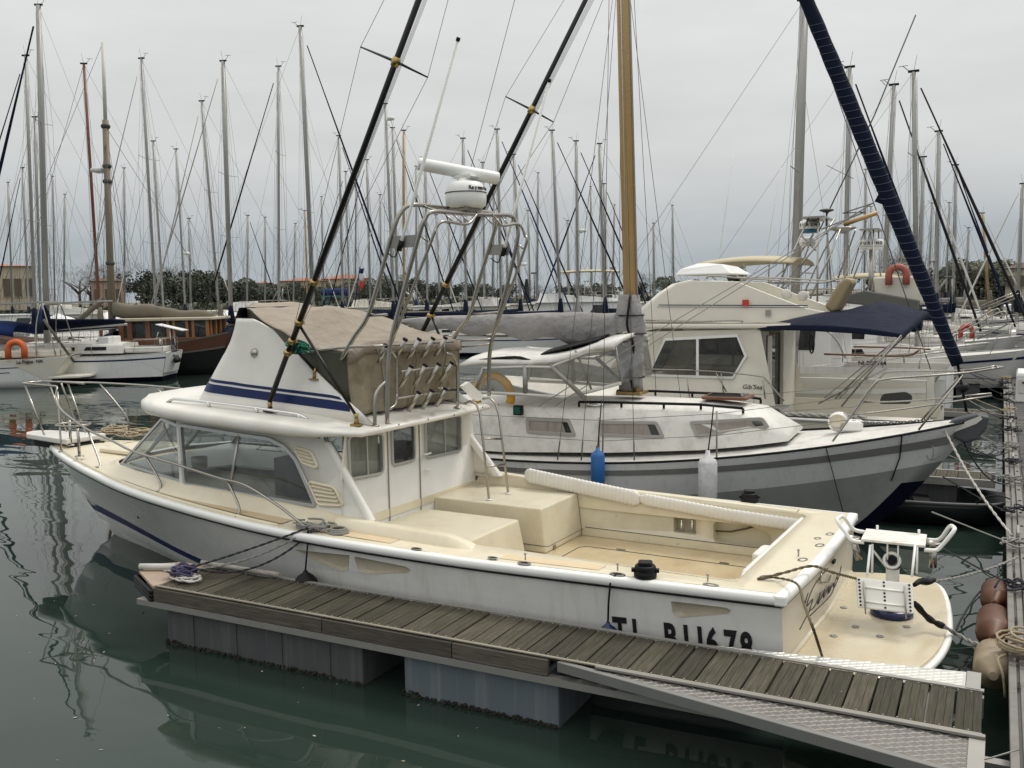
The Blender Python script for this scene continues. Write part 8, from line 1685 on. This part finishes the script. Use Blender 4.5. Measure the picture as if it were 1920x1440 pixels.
# stern lines
S0 = HW(HF.Z(1420, 1086, crown(.6, 1.4) + .01)); rope('mooring_line', [S0, HW(HF.Z(1470, 1074, 1.10)), HW(HF.X(1512, 1066, -.03)) + Vector((.05, 0, .03)), HW(HF.X(1560, 1073, -.3)), FC.location + bq[0].lerp(bq[3], .05)], .014, 'roped', 'brown line from the corner hawse to the folded footrest', twist=True)
rope('mooring_line', [S0 + Vector((.02, .02, .01)), HW(HF.Z(1455, 1083, 1.06)), HW(HF.X(1485, 1093, -.06)) + Vector((.04, 0, 0)), HW(HF.X(1507, 1130, -.30)), HW(HF.X(1525, 1180, -.5)), HW(HF.Z(1542, 1232, PZ + .02))], .012, 'roped', 'tan line drooping over the transom corner to the platform')
e1 = Vector((.25, 11.6, DK + .05)); s1 = FC.location + ch(1714, 1097, -.35); rope('mooring_line', sag(s1 + (e1 - s1) * .08, e1, .05, 12), .014, 'ropeg', 'taut grey line from the chair past the water to the walkway')
b = MB(); d1 = (e1 - s1) * .17; b.tube(smoothpts([s1, s1 + d1 * .3 + Vector((0, 0, .02)), s1 + d1 * .7 + Vector((0, .01, -.01)), s1 + d1], 4), [.02, .022, .024, .026, .03, .034, .036, .036, .03, .028, .026, .024, .02][:13], 8); as_thing(b, 'rope_snubber', M['black'], 'black rubber snubber on the taut grey line', 'snubber')
e2 = Vector((.2, 8.6, DK + .05)); s2 = FC.location + ch(1714, 1130, -.45); pa = [s2, atz(1742, 1160, PZ + .12), atz(1770, 1175, PZ + .08), atz(1800, 1192, .36), atz(1835, 1208, .42), e2]; rope('mooring_line', pa[2:], .020, 'ropeg', 'thick twisted grey line from the platform edge to the rope coil')
b = MB(); pp_ = smoothpts([s2, pa[1], pa[2]], 5); b.tube(pp_, [.022 + .012 * abs(math.sin(k * .9)) for k in range(len(pp_))], 8); as_thing(b, 'rope_snubber', M['black'], 'knobbly black snubber ending in the thick twisted line', 'snubber')
e3 = Vector((.2, atz(1893, 1008, DK).y, DK + .03)); s3 = SF.world(SF.Y(1770, 803, -.25)); rope('mooring_line', sag(s3, e3, .10, 14), .017, 'ropew', 'white bow line from the white yacht to the walkway')
for k, (a, c, s_, m_, lab) in enumerate((((1797, 806), (1885, 905), .25, 'ropek', 'dark slack bow line of the white yacht'), ((1815, 955), (1884, 935), -.12, 'ropek', 'dark painter of the small dinghy'), ((1803, 740), (1885, 780), .08, 'ropeg', 'grey stern line of the ivory cruiser'), ((1790, 832), (1884, 848), .12, 'ropek', 'dark line hanging between ivory cruiser and walkway'), ((1800, 690), (1880, 715), .1, 'ropek', 'dark line behind the yacht pulpit'))):
    zc_ = (1.3, .15, 1.0, .9, 1.2)[k]; P0 = SF.world(SF.Y(*a, -.1)) if k == 0 else atz(a[0], a[1], zc_); P1 = atz(c[0], c[1], DK + .05); P1.x = .19; rope('mooring_line', sag(P0, P1, s_, 12), .012, m_, lab, twist=False)
rope('mooring_line', [Vector((.08, 9.9, .4)), atz(1845, 1105, .15), atz(1800, 1165, -.02), atz(1785, 1220, -.15)], .012, 'ropek', 'dark line dropping into the water by the brown fenders', twist=False)
b = MB(); rn = random.Random(8); c0 = Vector((.22, 8.55, DK + .04))
for k in range(13):
    rr = rn.uniform(.10, .19); c = c0 + Vector((rn.uniform(-.06, .08), rn.uniform(-.05, .07), .012 * k)); a0 = rn.uniform(0, 6); b.tube([c + Vector((rr * math.cos(q * .5), rr * .75 * math.sin(q * .5), .03 * math.sin(q * .5 + a0))) for q in range(13)], .011, 5, closed=True)
b.tube(smoothpts([c0 + Vector((-.1, -.1, .0)), c0 + Vector((-.16, -.2, -.02)), c0 + Vector((-.12, -.28, -.12)), c0 + Vector((-.1, -.28, -.3))], 4), .011, 5); as_thing(b, 'coiled_rope', M['ropet'], 'loose coil of tan rope on the walkway corner', 'rope')
b = MB(); c0 = Vector((.34, 8.85, DK + .06))
for k in range(6): b.tube([c0 + Vector((.08 * math.cos(q * .6), .12 * math.sin(q * .6), .012 * k + .02 * math.sin(q + k))) for q in range(11)], .013, 5, closed=True)
as_thing(b, 'coiled_rope', M['ropeg'], 'grey rope hank beside the tan coil on the walkway', 'rope')
# tangle of gear along the walkway edge further off
GR = 'knotted lines on the walkway cleats'
for k in range(16):
    y = 10.2 + k * 1.9 + rn.uniform(-.4, .4); b = MB(); c0 = Vector((.24, y, DK + .05))
    for q in range(7): a0 = rn.uniform(0, 6.3); rr = rn.uniform(.04, .13); c = c0 + Vector((rn.uniform(-.1, .1), rn.uniform(-.12, .12), rn.uniform(0, .06))); b.tube(smoothpts([c + Vector((rr * math.cos(a0 + j), rr * math.sin(a0 + j), rn.uniform(-.03, .04))) for j in range(6)], 3), .011, 4)
    b.tube(smoothpts([c0, c0 + Vector((-.25, .1, .05)), c0 + Vector((-.9, rn.uniform(-.4, .4), .35))], 4), .010, 4)
    mk = rn.choice(('ropek', 'ropeg', 'ropet', 'ropek')); as_thing(b, 'knotted_rope', M[mk], {'ropek': 'black', 'ropeg': 'grey', 'ropet': 'tan'}[mk] + ' mooring line bunched on the walkway edge cleats', 'rope', {'ropek': 'black', 'ropeg': 'grey', 'ropet': 'tan'}[mk] + ' lines on the walkway cleats')
for k, (px, py, z) in enumerate(((1863, 655, .6), (1880, 628, .6))):
    P = atz(px, py, z); b = MB(); b.sphere((0, 0, 0), .22, 14); b.lathe([(.06, .18), (.05, .28)], n=8); o = as_thing(b, 'mooring_ball', M['fwhite'] if k else M['hullgrey'], ['grey ball fender hanging by the walkway edge', 'smaller pale ball fender further along the walkway edge'][k], 'fender'); o.location = P
# flag on a stern staff across the basin
P0 = atd(672, 560, 56); t = thing('stern_flag', 'red and white flag drooping on a blue staff behind the canvas top', 'flag', (P0.x, P0.y, 2.0), .4)
Z0, Z1 = atd(665, 575, 56).z - 2, atd(678, 500, 56).z - 2
b = MB(); b.tube([(-.25, 0, Z0), (.15, 0, Z1)], .03, 6); b.build('staff', 'blue', t)
for k, (m_, a0, a1) in enumerate((('dkblue', 1.0, .8), ('fwhite', .8, .5), ('red', .5, .2))):
    b = MB(); b.grid(lambda u, v: Vector((.13 - .05 * (1 - (a0 + (a1 - a0) * v)) + u * .28 * (1 - .2 * v), .05 * math.sin(u * 6), Z1 - .1 - (1 - (a0 + (a1 - a0) * v)) * 1.5)), 5, 4); b.build('stripe', m_, t, solid=.01)

# scraps floating on the water
b = MB(); rn = random.Random(31)
for k in range(46):
    P = atz(rn.uniform(20, 900), rn.uniform(1120, 1430), -.075) if k < 30 else atz(rn.uniform(0, 300), rn.uniform(780, 1100), -.075); a = rn.uniform(0, 6.3); s_ = rn.uniform(.006, .022); u_ = Vector((math.cos(a), math.sin(a), 0)); v_ = Vector((-u_.y, u_.x, 0)) * .5; b.add([P - u_ * s_, P + v_ * s_, P + u_ * s_ * 1.2, P - v_ * s_], [(0, 1, 2, 3)])
o = b.build('floating_scraps', mat('pale leaf scraps', (.34, .32, .25), .8, var=.4, scale=20), recalc=False); o['kind'] = 'stuff'; o['label'] = 'tiny pale leaf scraps floating on the calm water'; o['category'] = 'debris'
# ================================================================== far bank, trees, buildings
bk_pts = []
for px, D in ((-250, 170), (0, 165), (300, 160), (700, 165), (1100, 175), (1500, 185), (1800, 170), (2050, 160), (2400, 170)):
    d = ray(px, 560); s_ = D / math.hypot(d.x, d.y); bk_pts.append(Vector((d.x * s_, d.y * s_, 0)))
bks = smoothpts(bk_pts, 6)
cen = Vector((-20, 0, 0))
def outw(p, k): d = (p - cen).normalized(); return p + d * k
b = MB(); b.loft([[outw(p, 0) + Vector((0, 0, -1)) for p in bks], [outw(p, 3) + Vector((0, 0, 1.7)) for p in bks], [outw(p, 8) + Vector((0, 0, 2.0)) for p in bks], [outw(p, 600) + Vector((0, 0, 2.9)) for p in bks]], False, False, True)
struct(b.build('far_bank', mat('bank soil', (.13, .12, .085), .9, var=.3, scale=.4)))
rk = MB(); rnd = random.Random(11)
def rock(b, c, r):
    vs = [Vector((1, 0, -.3)), Vector((0, 1, -.3)), Vector((-1, 0, -.3)), Vector((0, -1, -.3)), Vector((.6, .5, .6)), Vector((-.6, .5, .7)), Vector((-.5, -.6, .6)), Vector((.6, -.5, .7))]
    a = rnd.uniform(0, 6); ca, sa = math.cos(a), math.sin(a); P = []
    for v in vs: q = v * r * rnd.uniform(.8, 1.2); P.append(c + Vector((q.x * ca - q.y * sa, q.x * sa + q.y * ca, q.z)))
    b.add(P, [(0, 1, 5, 4), (1, 2, 6, 5), (2, 3, 7, 6), (3, 0, 4, 7), (4, 5, 6, 7), (3, 2, 1, 0)])
for i in range(len(bks) - 1):
    n_ = int((bks[i + 1] - bks[i]).length * 2.6)
    for k in range(n_):
        p = bks[i].lerp(bks[i + 1], rnd.random()); q = rnd.random(); rock(rk, outw(p, -.8 + 4.2 * q) + Vector((0, 0, .1 + 1.75 * q)), rnd.uniform(.3, .6))
o = rk.build('rock_armour', mat('limestone rock', (.40, .37, .31), .9, var=.3, scale=1.5), recalc=False); o['kind'] = 'stuff'; o['label'] = 'pale rock armour along the far bank'; o['category'] = 'rocks'
LEAF = {'pine': leaf_mat('pine foliage', (.075, .09, .06)), 'oak': leaf_mat('evergreen foliage', (.082, .098, .066)), 'olive': leaf_mat('olive foliage', (.10, .10, .068)), 'brown': leaf_mat('bare winter twigs', (.11, .095, .075))}
def tree_mesh(kind, h, seed):
    rn = random.Random(seed); tb = MB(); cb = MB()
    tb.tube([(0, 0, -.3), (rn.uniform(-.1, .1), 0, h * .3), (rn.uniform(-.3, .3), rn.uniform(-.3, .3), h * .62)], [h * .03, h * .022, h * .012], 6)
    nb = 7
    for k in range(nb):
        a = rn.uniform(0, 6.28); z = h * rn.uniform(.28, .55); e = Vector((math.cos(a) * h * .28, math.sin(a) * h * .28, z + h * rn.uniform(.12, .3))); tb.tube([(0, 0, z), (e.x * .5, e.y * .5, z + (e.z - z) * .6), tuple(e)], [h * .014, h * .009, h * .004], 4)
    if kind == 'cypress': clumps = [(Vector((0, 0, h * (.12 + .8 * k / 9))), h * .12 * (1 - (k / 9) ** 2 * .7)) for k in range(10)]; n_ = 1100
    elif kind == 'pine': clumps = [(Vector((rn.gauss(0, h * .22), rn.gauss(0, h * .22), h * rn.uniform(.55, .85))), h * rn.uniform(.10, .19)) for k in range(16)]; n_ = 1700
    elif kind == 'bare': clumps = [(Vector((rn.gauss(0, h * .2), rn.gauss(0, h * .2), h * rn.uniform(.4, .85))), h * rn.uniform(.12, .2)) for k in range(16)]; n_ = 1000
    else: clumps = [(Vector((rn.gauss(0, h * .24), rn.gauss(0, h * .24), h * rn.uniform(.25, .8))), h * rn.uniform(.12, .2)) for k in range(20)]; n_ = 2000
    for k in range(n_):
        c, r_ = rn.choice(clumps); d = Vector((rn.gauss(0, 1), rn.gauss(0, 1), rn.gauss(0, .8))).normalized() * r_ * rn.uniform(.55, 1.05) ** .6; p = c + d
        if kind == 'bare':
            q = Vector((rn.gauss(0, .5), rn.gauss(0, .5), rn.uniform(.4, 1))).normalized() * h * .09; s_ = q.orthogonal().normalized() * .03; cb.add([p, p + s_, p + q], [(0, 1, 2)])
        else:
            s_ = h * rn.uniform(.018, .036); u_ = Vector((rn.gauss(0, 1), rn.gauss(0, 1), rn.gauss(0, 1))).normalized(); v_ = u_.orthogonal().normalized() * s_; u_ = u_ * s_; cb.add([p - u_, p + v_, p + u_, p - v_], [(0, 1, 2, 3)])
    t = tb.build('trunk', bark_mat()); c = cb.build('crown', LEAF[{'pine': 'pine', 'cypress': 'pine', 'bare': 'brown', 'oak': 'oak', 'olive': 'olive'}[kind]], recalc=False)
    dt, dc = t.data, c.data; bpy.data.objects.remove(t); bpy.data.objects.remove(c)
    return dt, dc
TM = {}
for kind, n_ in (('pine', 3), ('oak', 3), ('olive', 2), ('bare', 2), ('cypress', 1)):
    TM[kind] = [tree_mesh(kind, 8.0, 50 + k + len(kind) * 7) for k in range(n_)]
def tree(kind, px, D, ytop, lab, grp, wide=1.0):
    P = atd(px, 560, D); P.z = 1.9; Tp = atd(px, ytop, D); s_ = max(.25, (Tp.z - P.z) / 7.4)
    t = thing({'cypress': 'cypress_tree', 'bare': 'bare_tree', 'pine': 'pine_tree'}.get(kind, 'evergreen_tree'), lab, 'tree', P, random.uniform(0, 6), grp)
    dt, dc = random.choice(TM[kind])
    for nm, d in (('trunk', dt), ('crown', dc)):
        o = bpy.data.objects.new(nm, d); C.objects.link(o); o.parent = t; o.scale = (s_ * wide, s_ * wide, s_)
    return t
rnd = random.Random(5)
# the wooded stretch left of centre, single pines, the wood on the right
TREES = [('bare', 150, 176, 497), ('bare', 170, 180, 502), ('bare', 195, 178, 492), ('bare', 215, 182, 500), ('pine', 272, 182, 513), ('bare', 305, 188, 497), ('bare', 330, 186, 503), ('pine', 350, 182, 510), ('oak', 300, 178, 516), ('oak', 325, 178, 513), ('oak', 372, 176, 515), ('pine', 395, 180, 512), ('oak', 410, 178, 518), ('oak', 432, 178, 520), ('oak', 455, 176, 527), ('oak', 478, 178, 525), ('oak', 500, 178, 526), ('oak', 535, 180, 528), ('pine', 548, 178, 530), ('oak', 590, 180, 530), ('oak', 612, 178, 531), ('oak', 700, 184, 522), ('pine', 728, 186, 520), ('oak', 757, 184, 524), ('pine', 783, 188, 523), ('oak', 815, 186, 528), ('oak', 845, 188, 530), ('oak', 880, 190, 528), ('oak', 915, 190, 530), ('cypress', 988, 186, 525), ('oak', 955, 192, 530), ('bare', 1010, 190, 533), ('bare', 1030, 190, 534), ('olive', 1060, 195, 535), ('oak', 1100, 196, 532), ('oak', 1135, 196, 530), ('oak', 1195, 190, 527), ('bare', 1205, 176, 512), ('bare', 1225, 178, 517), ('oak', 1255, 176, 522), ('pine', 1245, 182, 520), ('oak', 1290, 180, 524), ('pine', 1378, 190, 496), ('oak', 1640, 180, 508), ('bare', 1690, 178, 470), ('bare', 1668, 180, 480), ('bare', 1715, 182, 478), ('oak', 1745, 178, 500), ('olive', 1815, 170, 488), ('olive', 1835, 172, 484), ('olive', 1858, 170, 486), ('oak', 1800, 174, 497), ('oak', 1880, 168, 500), ('oak', 1905, 172, 505)]
LB = {'bare': 'bare winter tree standing on the far bank', 'pine': 'dark umbrella pine on the far bank', 'oak': 'dense dark evergreen on the far bank', 'olive': 'brownish green bushy tree by the tiled house', 'cypress': 'single narrow cypress on the far bank'}
def where(px):
    for lim, w_ in ((240, 'behind the tall masts near the pinkish house'), (345, 'just behind the wooden wheelhouse'), (445, 'left of the red roofed houses'), (520, 'in front of the small red roofed house'), (620, 'below the long red roof'), (800, 'right of the boat lift'), (960, 'seen through the radar arch'), (1160, 'between the cypress and the golden mast'), (1310, 'between the golden mast and the ivory cruiser'), (1500, 'under the cream bimini'), (1760, 'behind the faded horseshoe buoy boat'), (2000, 'beside the tiled house')):
        if px < lim: return w_
LB = {'bare': 'bare winter tree ', 'pine': 'dark umbrella pine ', 'oak': 'dense dark evergreen ', 'olive': 'brownish bushy tree ', 'cypress': 'single narrow cypress '}
for kind, px, D, yt in TREES: tree(kind, px, D, yt, LB[kind] + ('on the far bank' if kind == 'cypress' else where(px)), None if kind == 'cypress' else kind + ' trees ' + where(px), 1.3 if kind in ('oak', 'olive') else 1.1)
# low scrub filling the foot of the wood
b = MB()
for i in range(len(bks) - 1):
    for k in range(260):
        p = outw(bks[i].lerp(bks[i + 1], rnd.random()), rnd.uniform(6, 14)); z = 1.8 + rnd.random() ** 1.5 * 1.7 * (.6 + .6 * noise.noise(p * .03)); s_ = rnd.uniform(.25, .5); u_ = Vector((rnd.gauss(0, 1), rnd.gauss(0, 1), rnd.gauss(0, 1))).normalized(); v_ = u_.orthogonal().normalized() * s_; u_ = u_ * s_; p = p + Vector((0, 0, z - p.z)); b.add([p - u_, p + v_, p + u_, p - v_], [(0, 1, 2, 3)])
o = b.build('scrub', LEAF['oak'], recalc=False); o['kind'] = 'stuff'; o['label'] = 'low dark scrub along the far bank'; o['category'] = 'scrub'
M['render'] = mat('cream render', (.50, .43, .32), .85, var=.08); M['pink'] = mat('pink render', (.42, .30, .23), .85, var=.1); M['tile'] = mat('red roof tiles', (.36, .14, .085), .8, var=.25, scale=4); M['browntile'] = mat('brown roof tiles', (.10, .07, .05), .85, var=.25, scale=4); M['shut'] = mat('brown shutters', (.12, .09, .06), .7)
def house(lab, px0, px1, ytop, yeave, D, wallm, roofm, nwin, dep=9, hip=True):
    A, B2 = atd(px0, 560, D), atd(px1, 560, D); A.z = B2.z = 1.9; ze = atd(px0, yeave, D).z; zr = max(ze + .3, atd(px0, ytop, D).z)
    u_ = (B2 - A); W = u_.length; u_.normalize(); v_ = Vector((-u_.y, u_.x, 0)); t = thing('house', lab, 'house', A, math.atan2(u_.y, u_.x))
    b = MB(); b.box((W / 2, dep / 2, (ze - 1.9) / 2), (W, dep, ze - 1.9)); b.build('wall', wallm, t)
    b = MB(); h = zr - ze; e = .5; i_ = min(W, dep) * .45 if hip else 0
    b.add([(-e, -e, ze - 1.9), (W + e, -e, ze - 1.9), (W + e, dep + e, ze - 1.9), (-e, dep + e, ze - 1.9), (i_, dep / 2, zr - 1.9), (W - i_, dep / 2, zr - 1.9)], [(0, 1, 5, 4), (1, 2, 5), (2, 3, 4, 5), (3, 0, 4), (3, 2, 1, 0)]); b.build('roof', roofm, t)
    for k in range(nwin):
        x = W * (k + .5) / nwin; b = MB(); b.box((x, -.04, (ze - 1.9) * .55), (min(1.1, W * .06 + .5), .10, (ze - 1.9) * .38)); w_ = b.build('window', 'shut', t); b = MB(); b.box((x, -.10, (ze - 1.9) * .36 - .06), (min(1.1, W * .06 + .5) + .25, .2, .08)); b.build('sill', wallm, w_)
    return t
house('cream building with low red tile roof above the hedge', -60, 66, 493, 499, 178, 'render', 'tile', 6, 12)
house('small pinkish house behind the navy boom cover', 172, 232, 519, 527, 172, 'pink', 'browntile', 3)
house('long low building with red tiled roof on the far bank', 526, 612, 521, 527, 190, 'render', 'tile', 7)
house('taller red roofed building behind the blue tank', 607, 692, 514, 523, 196, 'render', 'tile', 6)
house('small red roofed house beside the dark evergreens', 484, 508, 527, 531, 190, 'render', 'tile', 2)
house('pale gabled shed among the trees behind the white tailed boat', 1752, 1792, 508, 517, 178, mat('grey render', (.27, .24, .19), .85), 'browntile', 2)
house('tiled house with shutters at the end of the walkway', 1884, 1990, 488, 503, 165, 'render', 'browntile', 5, 10)
# boat lift with its blue sling roll
P = atd(628, 545, 150); t = thing('boat_lift', 'teal boat lift with a blue roll on top near the red roofs', 'lift', (P.x, P.y, 1.5), .3)
for dx in (-1.6, 1.6):
    for dy in (-1.2, 1.2): b = MB(); b.box((dx, dy, 1.2), (.28, .28, 2.6)); b.build('leg', 'teal', t)
b = MB(); b.lathe([(.55, -2.1), (.62, -2.0), (.62, 2.0), (.55, 2.1)], (0, 0, 3.0), (1, .1, 0), n=14); b.build('blue_roll', 'blue', t); b = MB(); b.box((0, 0, 2.4), (3.6, 2.7, .25)); b.build('frame', 'teal', t)
for px, yt in ((968, 500), (1002, 512), (305, 512), (1468, 487)):
    P = atd(px, 556, 185); Tp = atd(px, yt, 185); t = thing('lamp_post', ['lamp post beside the cypress', 'plain mast pole right of the cypress', 'lamp post by the pinkish house', 'signal mast beyond the cream bimini'][(968, 1002, 305, 1468).index(px)], 'lamp post', (P.x, P.y, 1.9)); b = MB(); b.tube([(0, 0, 0), (0, 0, Tp.z - 1.9)], .10, 6); b.build('pole', 'wire', t); b = MB(); b.box((0, 0, Tp.z - 1.9), (1.2, .3, .3)); b.build('head', 'wire', t)
# ================================================================== one object for each loose piece of these parts
def islands(o):
    me = o.data; n = len(me.vertices); par = list(range(n))
    def find(a):
        while par[a] != a: par[a] = par[par[a]]; a = par[a]
        return a
    for e in me.edges:
        a, b_ = find(e.vertices[0]), find(e.vertices[1])
        if a != b_: par[a] = b_
    gr = {}
    for p in me.polygons: gr.setdefault(find(p.vertices[0]), []).append(p)
    if len(gr) < 2: return
    for k, (r_, ps) in enumerate(gr.items()):
        ids = sorted({v for p in ps for v in p.vertices}); mp_ = {v: i for i, v in enumerate(ids)}
        m2 = bpy.data.meshes.new(o.name); m2.from_pydata([me.vertices[v].co[:] for v in ids], [], [[mp_[v] for v in p.vertices] for p in ps]); m2.polygons.foreach_set('use_smooth', [p.use_smooth for p in ps])
        for mm_ in me.materials: m2.materials.append(mm_)
        if k == 0: first = m2; continue
        c = o.copy(); c.data = m2; C.objects.link(c); c.parent = o.parent; c.matrix_parent_inverse = o.matrix_parent_inverse.copy()
    o.data = first
for o in list(bpy.data.objects):
    base = o.name.split('.')[0]
    if o.type == 'MESH' and base in ('cockpit_coaming', 'end_angle', 'wing_mould', 'float', 'painted_quarter', 'lug', 'brass_fitting', 'beam', 'edge_beam', 'rub_strake', 'tap', 'rub_rail_gasket', 'deck_mould', 'saloon_bulkhead', 'cockpit_wall', 'mast_band') and o.parent: islands(o)
